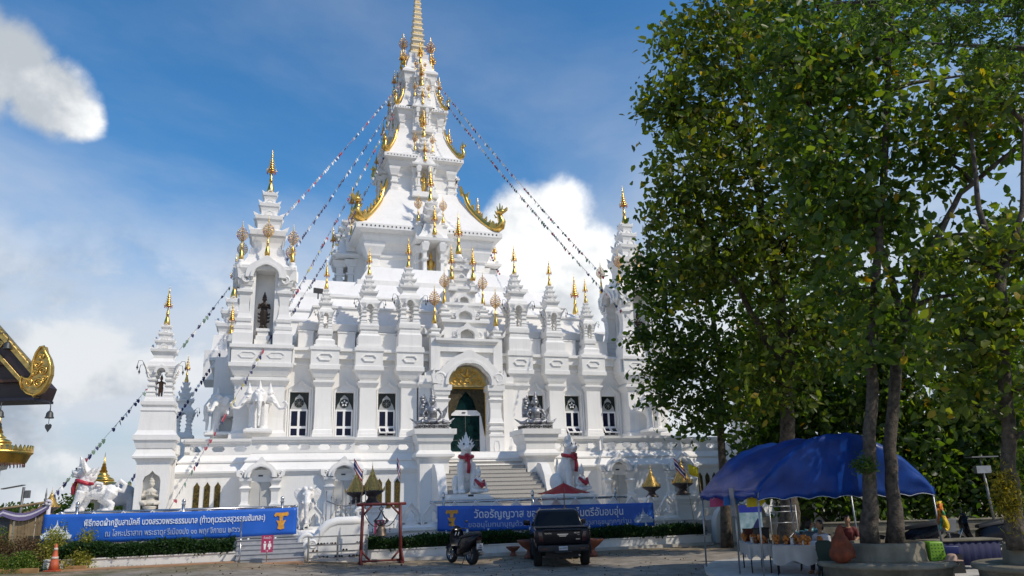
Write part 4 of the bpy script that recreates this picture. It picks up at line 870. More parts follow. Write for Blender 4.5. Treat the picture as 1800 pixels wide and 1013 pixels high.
def banner(u0, z0a, u1, z0b, hgt, label, l1, l2, emb_u, logo_u, t1, t2):
    c = W((u0+u1)/2, FD-.36); bn = thing('cloth_banner', label, 'banner', c, YAW); h = (u1-u0)/2; b = MB(); nx, nz = 60, 8
    def zt(x): return z0a+(z0b-z0a)*(x+h)/(2*h)-.035*math.sin(PI*(x+h)/(2*h))
    def pos(x, v): return (x, .018*math.sin(x*2.1+v*2)+.014*math.sin(x*5.3-v*4)*v, zt(x)-hgt*v-.012*math.sin(x*1.3)*v)
    for j in range(nz+1):
        for i in range(nx+1): b.v.append(pos(-h+2*h*i/nx, j/nz))
    for j in range(nz):
        for i in range(nx): q = j*(nx+1)+i; b.face((q, q+nx+1, q+nx+2, q+1), True)
    o = b.build('cloth', 'bannerblue', bn); so = o.modifiers.new('s', 'SOLIDIFY'); so.thickness = .004
    def bend(me, x0, v):                                  # lay print on the cloth
        n = len(me.vertices); co = np.empty(n*3); me.vertices.foreach_get('co', co); co = co.reshape(-1, 3)
        for r in co:
            x = r[0]+x0; vv = v-r[2]/hgt; p = pos(x, vv); r[0] = x; r[1] = p[1]-.026+r[1]*.3; r[2] = p[2]
        me.vertices.foreach_set('co', co.ravel()); me.update(); return me
    put('lettering', bend(text_mesh(l1, t1[2], 'bantext', 'headline', bold=.006, width=t1[1]), t1[0], t1[3]), bn)
    put('lettering', bend(text_mesh(l2, t2[2], 'bantext2', 'second_line', bold=.002, width=t2[1]), t2[0], t2[3]), bn)
    e = MB(); k = .42                                     # orange flower-tray emblem
    for poly in ([(-.62, .78), (-.5, 1.02), (.1, 1.0), (.58, 1.05), (.66, .82), (.50, .66), (.30, .74), (.12, .66), (-.12, .66), (-.32, .74), (-.52, .64)], [(-.17, .66), (.17, .66), (.13, .30), (-.13, .30)], [(-.42, .34), (-.14, .28), (.14, .28), (.42, .34), (.30, .10), (.24, -.02), (.30, -.40), (.0, -.48), (-.30, -.40), (-.24, -.02), (-.30, .10)]):
        e.prism([(x*k, z*k) for x, z in poly], -.004, .004)
    put('emblem', bend(e.mesh('emblem', ['banorange']), emb_u, .60), bn)
    e = MB(); k = .52                                     # white line drawing of the tiered temple
    for poly in ([(-.85, -.5), (.85, -.5), (.95, -.18), (-.95, -.18)], [(-.85, -.16), (.85, -.16), (.66, .06), (-.66, .06)], [(-.5, .08), (.5, .08), (.32, .30), (-.32, .30)], [(-.22, .32), (.22, .32), (.05, .60), (0, .98), (-.05, .60)], [(-.64, .06), (-.56, .06), (-.60, .34)], [(.56, .06), (.64, .06), (.60, .34)], [(-.42, .30), (-.35, .30), (-.385, .52)], [(.35, .30), (.42, .30), (.385, .52)]):
        e.prism([(x*k, z*k*.85) for x, z in poly], -.004, .004)
    put('temple_drawing', bend(e.mesh('temple_drawing', ['bantext2' if logo_u > 0 else 'bantext']), logo_u, .62), bn)
    return bn
banner(-18.35, 2.10, -9.75, 2.09, .99, 'blue cloth banner whose headline ends in brackets, tied to the fence', 'พิธีทอดผ้ากฐินสามัคคี บวงสรวงพระธรรมบาล (ท้าวกุเวรเวสสุวรรณชัมภละ)', 'ณ โลหะปราสาท พระธาตุศรีเมืองปง ๑๑ พฤศจิกายน ๒๕๖๖', 3.72, -3.85, (-3.02, 6.15, .30, .42), (-2.3, 4.55, .29, .80))
banner(-4.25, 1.98, 5.52, 1.84, .99, 'blue cloth banner partly hidden by the pickup truck roof', 'วัดอรัญญวาส ขอต้อนรับด้วยไมตรีอันอบอุ่น', 'ขออนุโมทนาบุญด้วยใจอันเปี่ยมล้นแด่ศรัทธาสาธุชนทุกๆท่าน', -4.30, 4.36, (-3.35, 6.75, .44, .48), (-3.6, 7.35, .28, .84))
# ------------------------------------------------------------------ statues
MT['scarf'] = mat('red_silk_scarf', (.45, .03, .05), .5, var=.35, scale=8)
MT['eyeb'] = mat('black_glass_eye', (.01, .01, .01), .1)
def flame(b, p, w, h, lean=(0, 0), t=.03, yaw=0):
    s0 = len(b.v); b.prism([(-w, 0), (w, 0), (w*.8+lean[0]*.5, h*.45), (lean[0], h), (-w*.7+lean[0]*.4, h*.5)], -t, t); b.xf(s0, Matrix.Translation(p) @ Matrix.Rotation(yaw, 4, 'Z') @ Matrix.Rotation(lean[1], 4, 'X'))
def lion_head(b, c, k=1.0):
    b.ell((c[0], c[1], c[2]), (.29*k, .30*k, .27*k)); b.ell((c[0], c[1]-.30*k, c[2]-.06*k), (.20*k, .20*k, .13*k)); b.ell((c[0], c[1]-.26*k, c[2]-.20*k), (.17*k, .16*k, .07*k)); b.ell((c[0], c[1]-.46*k, c[2]), (.07*k, .06*k, .06*k))
    for s in (-1, 1): b.ell((c[0]+s*.14*k, c[1]-.24*k, c[2]+.13*k), (.11*k, .09*k, .09*k)); b.ell((c[0]+s*.28*k, c[1]+.05*k, c[2]+.10*k), (.06*k, .10*k, .14*k))
def mane(b, c, k=1.0):
    for s in (-1, 1):
        for a, h, q in ((.20, .34, .14), (.45, .32, .22), (.75, .28, .28), (1.05, .24, .30), (1.4, .2, .31)):
            s0 = len(b.v); b.prism([(-.07*k, 0), (.07*k, 0), (.03*k, h*k*.6), (0, h*k), (-.05*k, h*k*.5)], -.03*k, .05*k); b.xf(s0, Matrix.Translation((c[0]+s*q*math.sin(a)*k*.9, c[1]+.02*k, c[2]+.20*k*math.cos(a))) @ Matrix.Rotation(s*a*.75, 4, 'Y'))
    s0 = len(b.v); b.lathe(0, 0, [(0, .17*k), (.12*k, .16*k), (.30*k, .09*k), (.52*k, .01*k)], 6, False); b.xf(s0, Matrix.Translation((c[0], c[1]-.02*k, c[2]+.16*k)))
def sit_lion():
    b = MB()
    b.ell((0, .0, 1.12), (.40, .36, .66)); b.ell((0, .42, .52), (.46, .46, .50)); b.ell((0, .20, .95), (.40, .38, .45)); b.ell((0, -.08, 1.58), (.30, .28, .34))
    lion_head(b, (0, -.18, 1.92))
    for s in (-1, 1):
        b.tube([(s*.26, -.18, 1.25), (s*.30, -.34, .75), (s*.29, -.36, .12)], [.22, .17, .16], 8); b.ell((s*.29, -.48, .10), (.18, .24, .11))
        b.ell((s*.46, .45, .42), (.20, .44, .40)); b.ell((s*.50, .02, .10), (.16, .28, .10))
        for t in (-.1, 0, .1): b.ell((s*.29+t, -.66, .09), (.055, .09, .07), 6, 5)
    b.tube([(0, .75, .4), (.15, .95, .7), (.1, .85, 1.2), (-.05, .7, 1.5)], [.10, .09, .09, .03], 8)
    for z, w in ((1.40, .16), (1.18, .20), (.98, .16)):
        for s in (-1, 1): scroll(b, s*w, z, .10, -.36, s, .035)
    me = blobmesh(b, 'body', ['white2'], .026, 1); m = MB(); mane(m, (0, -.18, 1.92)); m.ell((0, -.14, 2.0), (.27, .22, .22))
    e = MB()
    for s in (-1, 1): e.ell((s*.15, -.455, 2.06), .062, 8, 6)
    sc = MB(); sc.tube([(.34*math.cos(a), -.12+.36*math.sin(a), 1.56+.05*math.sin(a)) for a in [2*PI*i/16 for i in range(17)]], .085, 6)
    for i in range(9): sc.ell((.10*math.cos(i*2.4), -.50-.04*(i % 2), 1.50+.10*math.sin(i*2.4)), .085, 6, 5)
    sc.tube([(.06, -.52, 1.45), (.09, -.54, 1.15), (.05, -.52, .85)], [.07, .10, .09], 5)
    return me, m.mesh('mane', ['white2']), e.mesh('eyes', ['eyeb']), sc.mesh('scarf', ['scarf'])
SL = sit_lion()
def figure(b, k=1.0, seated=True, crown=True, pray=False, wings=False):
    """small celestial figure facing -y, k scales metres"""
    def E(c, r, **q): b.ell([x*k for x in c], [x*k for x in r], **q)
    def Tb(p, r): b.tube([[x*k for x in q] for q in p], [x*k for x in r], 8)
    if seated:
        E((0, 0, .14), (.34, .26, .13)); z = .0
        for s in (-1, 1): Tb([(s*.12, .02, .16), (s*.38, -.16, .16), (s*.14, -.32, .10)], [.12, .10, .06])
    else:
        z = .66
        for s in (-1, 1): Tb([(s*.09, 0, .86), (s*.10, -.02, .45), (s*.10, 0, .06)], [.12, .09, .07]); E((s*.10, -.07, .05), (.07, .14, .05))
        E((0, 0, .78), (.20, .15, .22))
    E((0, 0, z+.40), (.19, .14, .28)); E((0, -.01, z+.60), (.22, .13, .14)); Tb([(0, 0, z+.68), (0, -.01, z+.80)], [.07, .065])
    E((0, -.02, z+.90), (.11, .12, .14)); E((0, -.13, z+.89), (.025, .03, .035), n=6, m=4)
    for s in (-1, 1):
        E((s*.115, .0, z+.90), (.02, .035, .05), n=6, m=4)
        if pray: Tb([(s*.23, 0, z+.64), (s*.30, -.06, z+.40), (s*.05, -.22, z+.50), (s*.02, -.24, z+.64)], [.075, .07, .05, .03])
        else: Tb([(s*.23, 0, z+.64), (s*.36, -.04, z+.42), (s*.30, -.22, z+.30)], [.075, .06, .045])
    if crown: b.lathe(0, -.01*k, [((z+.98)*k, .115*k), ((z+1.03)*k, .13*k), ((z+1.06)*k, .09*k), ((z+1.12)*k, .10*k), ((z+1.16)*k, .06*k), ((z+1.24)*k, .05*k), ((z+1.36)*k, .01*k)], 10)
for u, lab, rz, fl in ((-2.45, 'white guardian lion with red scarf left of the grey staircase', YAW-.12, 1), (2.45, 'white guardian lion with red scarf behind the red parasol', YAW+.42, -1)):
    t = thing('guardian_lion', lab, 'statue', W(u, -8.9, 2.42), rz+.0, 'guardian lions flanking the staircase')
    for n, me in zip(('body', 'mane', 'eyes', 'scarf'), SL): put(n, me, t, (0, .05, 0), 0, (.88, .9, 1.04))
    p = MB(); p.rs(0, 0, [(0, .95, .95), (1.20, .95, .95), (1.22, 1.0, 1.0), (1.30, 1.0, 1.0), (1.32, .86, .90), (1.44, .86, .90)]); p.cm = 1; p.box(-.12, -.906, 1.34, .12, -.895, 1.42)
    tag(p.build('statue_pedestal', ['white', 'dark'], None, W(u, -8.75, .98), YAW), 'white square pedestal under the guardian lion %s' % ('left of the grey staircase' if u < 0 else 'behind the red parasol'), 'pedestal')
    b = MB(); figure(b, .92, True, True); me = blobmesh(b, 'body', ['white2'], .022, 2)
    s = thing('seated_figurine', 'small white seated figurine with red sash in front of the lion %s' % ('left of the staircase' if u < 0 else 'behind the parasol'), 'statue', W(u+.42, -9.42, 2.42), YAW+.15)
    put('body', me, s); q = MB(); q.tube([(-.22, -.10, .62), (-.05, -.20, .42), (.15, -.2, .38), (.24, -.06, .58)], [.05, .09, .09, .05], 6); q.ell((.05, -.24, .34), (.09, .06, .10)); q.build('sash', 'scarf', s)
# striding lion on the side terrace
def stand_lion():
    b = MB()                                              # faces -x
    b.ell((.05, 0, .98), (.70, .36, .38)); b.ell((-.48, 0, 1.12), (.44, .42, .52)); b.ell((.62, 0, .95), (.38, .36, .40)); b.ell((-.55, 0, 1.55), (.34, .34, .38)); b.ell((-.38, 0, 1.75), (.36, .36, .34))
    s0 = len(b.v); lion_head(b, (0, 0, 0), 1.12); b.xf(s0, Matrix.Translation((-.66, 0, 1.92)) @ Matrix.Rotation(-PI/2, 4, 'Z') @ Matrix.Rotation(-.25, 4, 'X'))
    for s in (-1, 1):
        dx = .14*s; b.tube([(-.50+dx, s*.22, 1.0), (-.62+dx, s*.26, .55), (-.80+dx, s*.26, .12)], [.27, .20, .17], 9); b.ell((-.94+dx, s*.26, .10), (.26, .17, .11))
        b.tube([(.62-dx, s*.22, .95), (.40-dx, s*.26, .55), (.66-dx, s*.26, .36), (.60-dx, s*.26, .10)], [.32, .23, .16, .15], 9); b.ell((.44-dx, s*.26, .09), (.25, .16, .10))
    b.tube([(.92, 0, 1.1), (1.22, 0, 1.0), (1.30, 0, 1.32), (1.05, 0, 1.52), (.90, 0, 1.34), (1.02, 0, 1.24)], [.12, .12, .13, .12, .09, .05], 8)
    b.tube([(-.2, -.40, 1.2), (.05, -.42, 1.42), (.28, -.40, 1.36), (.30, -.40, 1.16), (.12, -.40, 1.12)], [.09, .10, .09, .07, .04], 7)
    for i in range(16): a = i*2.4; b.ell((-.50+.34*math.cos(a)*(i/16)**.5, -.36+.12*(i/16), 1.22+.40*math.sin(a)*(i/16)**.5), .085, 6, 5)
    me = blobmesh(b, 'body', ['white2'], .032, 1); m = MB(); mane(m, (0, 0, 0), 1.35); m.ell((0, 0, .05), (.36, .28, .30)); m.xf(0, Matrix.Translation((-.56, 0, 1.92)) @ Matrix.Rotation(-PI/2, 4, 'Z') @ Matrix.Rotation(.35, 4, 'X'))
    for i in range(12): flame(m, (-.36+.12*math.cos(i*1.9), .30*math.sin(i*2.3), 1.70+.05*(i % 4)), .10, .36, (.30, 0), .04, .35*math.sin(i*2.3))
    sc = MB(); sc.tube([(-.55+.40*math.cos(a), .39*math.sin(a), 1.44-.14*math.cos(a)) for a in [2*PI*i/14 for i in range(15)]], .10, 6); sc.tube([(-.96, -.08, 1.50), (-1.06, -.08, 1.2), (-1.04, -.08, .88)], [.09, .12, .10], 5); sc.tube([(-.3, -.38, 1.40), (-.1, -.42, 1.36), (.05, -.40, 1.30)], [.09, .10, .06], 5)
    e = MB()
    for s in (-1, 1): e.ell((-.98, s*.17, 2.14), .06, 8, 5)
    return me, m.mesh('mane', ['white2']), e.mesh('eyes', ['eyeb']), sc.mesh('scarf', ['scarf'])
t = thing('striding_lion', 'white striding lion statue with red scarf on the side terrace', 'statue', W(-17.25, -8.0, 2.12), YAW)
for n, me in zip(('body', 'mane', 'eyes', 'scarf'), stand_lion()): put(n, me, t, (0, 0, 0), 0, .78)
b = MB(); b.rs(0, 0, [(0, 1.15, .6), (1.0, 1.15, .6), (1.02, 1.2, .65), (1.14, 1.2, .65)]); tag(b.build('statue_pedestal', 'white', None, W(-17.25, -8.0, .98), YAW), 'long white pedestal under the striding lion', 'pedestal')
def elephant_head(b, c, k, up=0, yaw=0.0):
    """head with ears, tusks and trunk, facing -y"""
    s0 = len(b.v)
    b.ell((0, .02*k, .02*k), (.27*k, .30*k, .34*k)); b.ell((0, -.16*k, -.06*k), (.20*k, .20*k, .24*k))
    for s in (-1, 1):
        b.ell((s*.12*k, -.04*k, .30*k), (.15*k, .17*k, .13*k)); b.ell((s*.19*k, -.20*k, .06*k), (.06*k, .06*k, .05*k), 8, 6)
        b.prism([(s*.22*k, .26*k), (s*.46*k, .36*k), (s*.66*k, .20*k), (s*.62*k, -.02*k), (s*.50*k, -.22*k), (s*.40*k, -.40*k), (s*.28*k, -.20*k)], .06*k, .12*k)
        b.tube([(s*.15*k, -.26*k, -.20*k), (s*.21*k, -.44*k, -.36*k), (s*.20*k, -.60*k, -.30*k)], [.05*k, .042*k, .015*k], 6)
    if up: b.tube([(0, -.24*k, -.10*k), (0, -.42*k, -.40*k), (0, -.62*k, -.66*k), (0, -.92*k, -.64*k), (0, -1.04*k, -.38*k), (0, -.88*k, -.20*k), (0, -.76*k, -.32*k)], [.16*k, .13*k, .11*k, .095*k, .08*k, .065*k, .045*k], 8)
    else: b.tube([(0, -.24*k, -.10*k), (0, -.42*k, -.36*k), (0, -.44*k, -.72*k), (0, -.40*k, -1.05*k), (0, -.46*k, -1.24*k), (0, -.56*k, -1.22*k)], [.16*k, .135*k, .11*k, .085*k, .07*k, .05*k], 8)
    b.xf(s0, Matrix.Translation(c) @ Matrix.Rotation(yaw, 4, 'Z'))
b = MB(); elephant_head(b, (0, 0, 1.55), 1.0)
for s in (-1, 1): b.tube([(s*.24, .30, 1.2), (s*.26, .22, .6), (s*.26, .20, .05)], [.22, .17, .18], 8); b.ell((s*.26, .15, .06), (.20, .22, .08))
b.ell((0, .6, 1.15), (.42, .5, .46)); t = thing('elephant_statue', 'white elephant statue beside the banner with the opening bracket', 'statue', W(-9.35, -10.55, 1.22), YAW); put('body', blobmesh(b, 'body', ['white2'], .026, 1), t, (0, 0, 0), -.15, (.80, .8, .84))
q = MB(); q.lathe(0, .0, [(-.35, .52), (-.06, .56), (.0, .50), (.02, .3)], 16); q.build('lotus_base', 'white2', t)
b = MB(); elephant_head(b, (0, -.7, 1.1), .8); b.ell((0, .1, 1.05), (.55, .8, .55))
for s in (-1, 1):
    for y in (-.4, .6): b.tube([(s*.3, y, .9), (s*.3, y, .05)], [.22, .18], 8)
MT['greystat'] = mat('grey_stone_statue', (.42, .43, .45), .7, var=.12, scale=4, bump=.3)
t = thing('elephant_statue', 'grey standing elephant statue behind the striding white lion', 'statue', W(-16.95, -3.6, 1.9), YAW+1.9); put('body', blobmesh(b, 'body', ['greystat'], .04, 2), t, (0, 0, 0), 0, (.95, .95, .9))
q = MB(); q.rs(0, 0, [(0, .9, 1.0), (.92, .9, 1.0)]); tag(q.build('statue_pedestal', 'white', None, W(-16.95, -3.6, .98), YAW+1.9), 'white pedestal under the grey elephant', 'pedestal')
# three-headed elephants on the tower bases
def erawan():
    b = MB(); b.ell((0, .55, 1.45), (.55, .7, .62))
    elephant_head(b, (0, -.12, 1.72), .86); elephant_head(b, (-.46, .06, 1.62), .84, 1, -1.05); elephant_head(b, (.46, .06, 1.62), .84, 1, 1.05)
    for s in (-1, 1): b.tube([(s*.24, .1, 1.3), (s*.24, .02, .6), (s*.24, 0, .05)], [.24, .18, .19], 8); b.ell((s*.24, -.05, .07), (.20, .22, .09))
    b.tube([(0, -.4, 1.1), (0, -.38, .5), (0, -.4, .15)], [.10, .08, .06], 6)
    me = blobmesh(b, 'body', ['white2'], .032, 2); c = MB()
    for x, z in ((0, 2.0), (-.46, 1.88), (.46, 1.88)): c.lathe(x, .02, [(z, .16), (z+.06, .17), (z+.10, .13), (z+.16, .13), (z+.2, .09), (z+.30, .08), (z+.42, .04), (z+.58, .008)], 10)
    p = MB(); p.rs(0, .15, [(-.12, .62, .62), (0, .62, .62), (.01, .52, .56), (.05, .52, .56)]); return me, c.mesh('crowns', ['white2']), p.mesh('plinth', ['white'])
ER = erawan()
for (u, d), rz, lab in (((-11.25, -1.15), 0, 'white three-headed elephant on the tower base below the bronze praying figure'), ((-13.35, .9), -PI/2, 'white three-headed elephant jutting from the side wall above the corner pillar'), ((11.25, -1.15), 0, 'white three-headed elephant on the tower base half hidden by leaves')):
    t = thing('three_headed_elephant', lab, 'statue', W(u, d, 5.9), YAW+rz, 'three headed elephants on the tower bases')
    for n, me in zip(('body', 'crowns', 'plinth'), ER): put(n, me, t, (0, 0, 0), 0, (1.12, 1.1, .98))
# niche figures
b = MB(); figure(b, 1.0, False, True, True); b.lathe(0, .0, [(.14, .10), (.5, .17), (.9, .19)], 10)
for s in (-1, 1):
    for z in (.25, .45, .65): b.prism([(s*.14, z), (s*.30, z+.02), (s*.34, z+.16), (s*.20, z+.12)], -.05, .05)
b.lathe(0, 0, [(-.14, .26), (-.06, .27), (-.03, .20), (.03, .22)], 12); BRZ = blobmesh(b, 'body', ['bronze'], .02, 1)
for u, lab in ((-11.25, 'dark bronze praying figure in the arched tower niche'), (11.25, 'dark bronze figure in the niche half hidden by leaves')):
    t = thing('bronze_figure', lab, 'statue', W(u, .9-.86, 11.46), YAW); put('body', BRZ, t, (0, 0, 0), 0, .985)
b = MB(); figure(b, 1.0, True, True, True)
for s in (-1, 1): b.tube([(s*.30, -.06, .44), (s*.34, -.06, .44)], .09, 8)
PR = blobmesh(b, 'body', ['cream'] if 'cream' in MT else ['white2'], .02, 2)
MT['cream'] = mat('cream_relief', (.62, .58, .50), .6, var=.08, bump=.3); PR.materials[0] = MT['cream']
for u, lab in ((-15.6, 'cream praying figure in the niche of the corner pillar beside the side terrace'),):
    t = thing('niche_figure', lab, 'statue', W(u, -4.3-.48, 2.03), YAW); put('body', PR, t, (0, 0, .25), 0, (1.05, .9, 1.05)); q = MB(); q.lathe(0, 0, [(0, .34), (.08, .36), (.14, .24), (.2, .30), (.27, .32)], 12); q.build('lotus_base', 'cream', t)
b = MB(); figure(b, .55, False, True); t = thing('shrine_figurine', 'tiny brown dancing figurine inside the corner pillar shrine', 'statue', W(-15.6, -4.75, 7.05), YAW)
MT['brownstat'] = mat('brown_bronze', (.13, .07, .04), .5, .4); put('body', blobmesh(b, 'body', ['brownstat'], .02, 1), t, (0, .3, 0), 0, 1.0)
# silver guardian deities on the stair piers
def deva():
    b = MB(); figure(b, 1.0, True, True)
    for s in (-1, 1): b.tube([(s*.36, -.2, .12), (s*.62, -.1, .10), (s*.85, .05, .28)], [.10, .07, .02], 6)
    b.ell((0, -.12, .52), (.17, .10, .16)); me = blobmesh(b, 'body', ['silver'], .022, 1); w = MB()
    for k, (x, z, wd, h, an) in enumerate(((-.34, .35, .20, .80, -.5), (-.26, .62, .18, .66, -.2), (.36, .30, .12, .50, .9))): flame(w, (x, .12, z), wd, h, (an*.3, 0), .03)
    for k in range(7): w.ell((-.36+.05*math.sin(k*2), .10, .5+.1*k), (.16-.012*k, .05, .08), 7, 5)
    base = MB(); base.box(-.78, -.62, 0, .78, .62, .07); base.cm = 1; base.box(-.76, -.60, .07, .76, .60, .20); base.cm = 0; base.box(-.79, -.63, .20, .79, .63, .25)
    for i in range(6):
        for y in (-.605,):
            s0 = len(base.v); base.tube([(.09*math.cos(a), 0, .045*math.sin(a)) for a in [2*PI*j/8 for j in range(9)]], .012, 4); base.xf(s0, Matrix.Translation((-.62+.25*i, y, .135)))
    return me, w.mesh('wings', ['silver']), base.mesh('patterned_base', ['silver', 'dark'])
DV = deva()
for u, lab in ((-2.82, 'silver winged seated deity on the stair pier left of the green glass door'), (2.82, 'silver winged seated deity on the stair pier right of the green glass door')):
    t = thing('silver_deity', lab, 'statue', W(u, -3.55, 5.665), YAW, 'silver deities on the stair piers')
    put('body', DV[0], t, (.05, 0, .24), -.15, 1.35); put('wings', DV[1], t, (.05, .02, .24), -.15, 1.3); put('patterned_base', DV[2], t)

# ------------------------------------------------------------------ gold lotus lanterns on pedestals
MT['goldscale'] = mat('gilt_scale', (.60, .40, .12), .42, .6, var=.35, scale=14)
MT['darkpot'] = mat('dark_glazed_clay', (.05, .035, .03), .45, var=.3, scale=6)
def lantern():
    p = MB(); p.lathe(0, 0, [(0, .36), (.05, .36), (.10, .30), (.22, .20), (.30, .19), (.36, .26), (.50, .50), (.55, .52), (.58, .48)], 16)
    c = MB(); c.lathe(0, 0, [(.56, .50), (.60, .46), (.80, .33), (1.05, .20), (1.28, .10), (1.34, .12), (1.36, .07), (1.44, .05), (1.46, .07), (1.49, .03), (1.58, .02), (1.60, .035), (1.62, .012), (1.85, .004)], 14)
    for i in range(9):
        z = .62+.075*i; r = .45*(1-(z-.58)/.80)**.92+.025; n = 18
        for k in range(n):
            a = 2*PI*(k+.5*(i % 2))/n; s0 = len(c.v); w = PI*r/n*1.02; c.v.extend([(-w*.8, 0, .012), (0, -.045, -.05), (w*.8, 0, .012), (0, .0, .055)]); q = s0; c.face((q, q+1, q+2)); c.face((q, q+2, q+3)); c.xf(s0, Matrix.Rotation(a, 4, 'Z') @ Matrix.Translation((0, -r, z)))
    for k in range(6): flame(c, (.50*math.cos(k*PI/3), .50*math.sin(k*PI/3), .55), .05, .20, (.06, 0), .015, k*PI/3)
    return p.mesh('bowl', ['darkpot']), c.mesh('gilded_cone', ['goldscale'])
LN = lantern()
for u, d, z, k, lab in ((-6.66, -9.5, 2.14, .94, 'gold scaled lotus lantern above the red bell frame crossbar'), (-7.3, -9.4, 2.14, .86, 'gold scaled lotus lantern beside the limp flag and the spiked gate'), (6.33, -9.5, 2.06, .84, 'gold scaled lotus lantern behind the petal fence, with no flag'), (7.98, -9.5, 2.12, .98, 'gold scaled lotus lantern behind the yellow flag'), (-18.5, -9.5, 2.02, .58, 'gold scaled lotus lantern by the draped bamboo booth')):
    t = thing('lotus_lantern', lab, 'lantern', W(u, d, z), YAW); put('bowl', LN[0], t, sc=k); put('gilded_cone', LN[1], t, sc=k)
for u0, u1, lab in ((-7.75, -6.15, 'white pedestal wall under the pair of gold lanterns'), (5.85, 6.85, 'white pedestal under the gold lantern with no flag'), (7.3, 8.7, 'white pedestal under the gold lantern by the yellow flag'), (-19.0, -18.0, 'white pedestal under the gold lantern by the bamboo booth')):
    h = (u1-u0)/2; z = 1.04 if u0 > -18 else 1.0; b = MB(); b.rs(0, 0, [(0, h*.86, .42), (z*.62, h*.86, .42), (z*.72, h*.9, .46), (z*.74, h*.84, .42), (z*.85, h*.9, .46), (z*.87, h, .5), (z, h, .5)]); tag(b.build('lantern_pedestal', 'white', None, W((u0+u1)/2, -9.48, .98+(.10 if -8 < u0 < 0 else .02 if u0 < 0 else .04)), YAW), lab, 'pedestal')

# ------------------------------------------------------------------ bell on its red timber frame
MT['redwood'] = mat('oxblood_painted_timber', (.13, .022, .020), .55, var=.35, scale=5, bump=.2); MT['bellm'] = mat('old_bell_bronze', (.16, .12, .09), .45, .7, var=.3, scale=8)
bp = Vector((-5.10, 30.45, 0.0)); bf = thing('bell_frame', 'dark red timber frame holding the temple bell', 'frame', bp, .33)
def bar(b, p, q, w): b.tube([p, q], w, 4)
for n, p, q, w in (('post', (-.74, 0, 0), (-.68, 0, 2.1), .075), ('post', (.74, 0, 0), (.70, 0, 2.1), .075), ('crossbar', (-.92, 0, 2.12), (.92, 0, 2.12), .075), ('brace', (-.69, 0, 1.72), (-.36, 0, 2.07), .05), ('brace', (.70, 0, 1.72), (.36, 0, 2.07), .05), ('sill_brace', (-.73, 0, .5), (-.40, 0, .14), .05), ('sill_brace', (.73, 0, .5), (.40, 0, .14), .05), ('sill', (-.72, 0, .12), (.72, 0, .12), .05), ('foot', (-.74, -.4, .05), (-.74, .4, .05), .06), ('foot', (.74, -.4, .05), (.74, .4, .05), .06), ('stay', (-.78, -.35, .05), (-.74, 0, .55), .045), ('stay', (.78, -.35, .05), (.74, 0, .55), .045)):
    b = MB(); bar(b, p, q, w); b.build(n, 'redwood', bf)
bl = thing('hanging_bell', 'bronze temple bell with ornate hook hanging in the red frame', 'bell', bp+Vector((0, 0, .98)), .33)
b = MB(); b.lathe(0, 0, [(0, .225), (.03, .22), (.10, .18), (.26, .155), (.33, .13), (.36, .08), (.38, .03)], 18); b.build('bell_cup', 'bellm', bl)
b = MB(); b.tube([(0, 0, -.12), (0, 0, .2)], .02); b.ell((0, 0, -.1), .03, 6, 5); b.build('clapper', 'dark', bl)
b = MB()
for s in (-1, 1): b.tube([(0, 0, .38), (s*.16, 0, .44), (s*.22, 0, .58), (s*.12, 0, .66), (s*.05, 0, .80), (0, 0, .92)], [.035, .03, .035, .03, .025, .02], 6); scroll(b, s*.21, .52, .06, 0, s, .02)
b.lathe(0, 0, [(.36, .06), (.42, .05), (.5, .08), (.56, .04)], 10); b.tube([(.07*math.cos(a), 0, .98+.07*math.sin(a)) for a in [2*PI*i/10 for i in range(11)]], .014, 5); b.tube([(0, 0, 1.04), (0, 0, 1.10)], .012); b.build('hook', 'dark', bl)
for s in (-1, 1):
    b = MB(); P = [(s*(.62-.60*t), -.02, .80-1.0*t*(1-t)*.95-.36*t) for t in [i/8 for i in range(9)]]; b.tube(P, .018, 5); b.build('chain', 'dark', bl)
    for t in (2, 4, 6):
        x, y, z = P[t]; b = MB(); b.tube([(x, y, z), (x, y, z-.09)], .005, 4); b.lathe(x, y, [(z-.17, .025), (z-.14, .022), (z-.10, .01), (z-.09, .004)], 7); b.prism([(x-.02, z-.22), (x, z-.18), (x+.02, z-.22), (x, z-.27)], y-.004, y+.004); b.build('chime', 'dark', bl)
# ------------------------------------------------------------------ flags
MT['flagpole'] = mat('bamboo_pole', (.30, .25, .17), .6); 
def cloth_flag(name, label, base, h, cols, wid, fh, droop, rz, group=None, lean=0.0):
    t = thing(name, label, 'flag', base, rz, group); b = MB(); b.tube([(0, 0, 0), (lean, 0, h)], [.016, .011], 5); b.build('pole', 'flagpole', t)
    tot = sum(w for w, c in cols); acc = 0
    for w, c in cols:
        b = MB(); nx = 10; v0 = acc/tot; v1 = (acc+w)/tot; acc += w
        for v in (v0, v1):
            for i in range(nx+1):
                s = i/nx; x = lean*(h-fh*v)/h+wid*s*(1-.55*droop); z = h-.03-fh*v-droop*wid*.95*s**1.2; b.v.append((x, .05*math.sin(s*7+v*2)*s+.02*math.sin(s*15), z))
        for i in range(nx): b.face((i, i+1, nx+2+i, nx+1+i), True)
        o = b.build('stripe', c, t); so = o.modifiers.new('s', 'SOLIDIFY'); so.thickness = .004
    return t
MT['fred'] = mat('flag_red', (.42, .03, .05), .7); MT['fwhite'] = mat('flag_white', (.72, .70, .70), .7); MT['fblue'] = mat('flag_blue', (.035, .03, .16), .7); MT['fyellow'] = mat('flag_yellow', (.62, .50, .02), .7)
TH = ((1, 'fred'), (1, 'fwhite'), (2, 'fblue'), (1, 'fwhite'), (1, 'fred'))
cloth_flag('striped_flag', 'limp red white and blue flag hanging beside the gold lantern and spiked gate', bp+Vector((-.70, -.25, 2.1)), 1.24, TH, -.62, .38, .85, .33, None, .03)
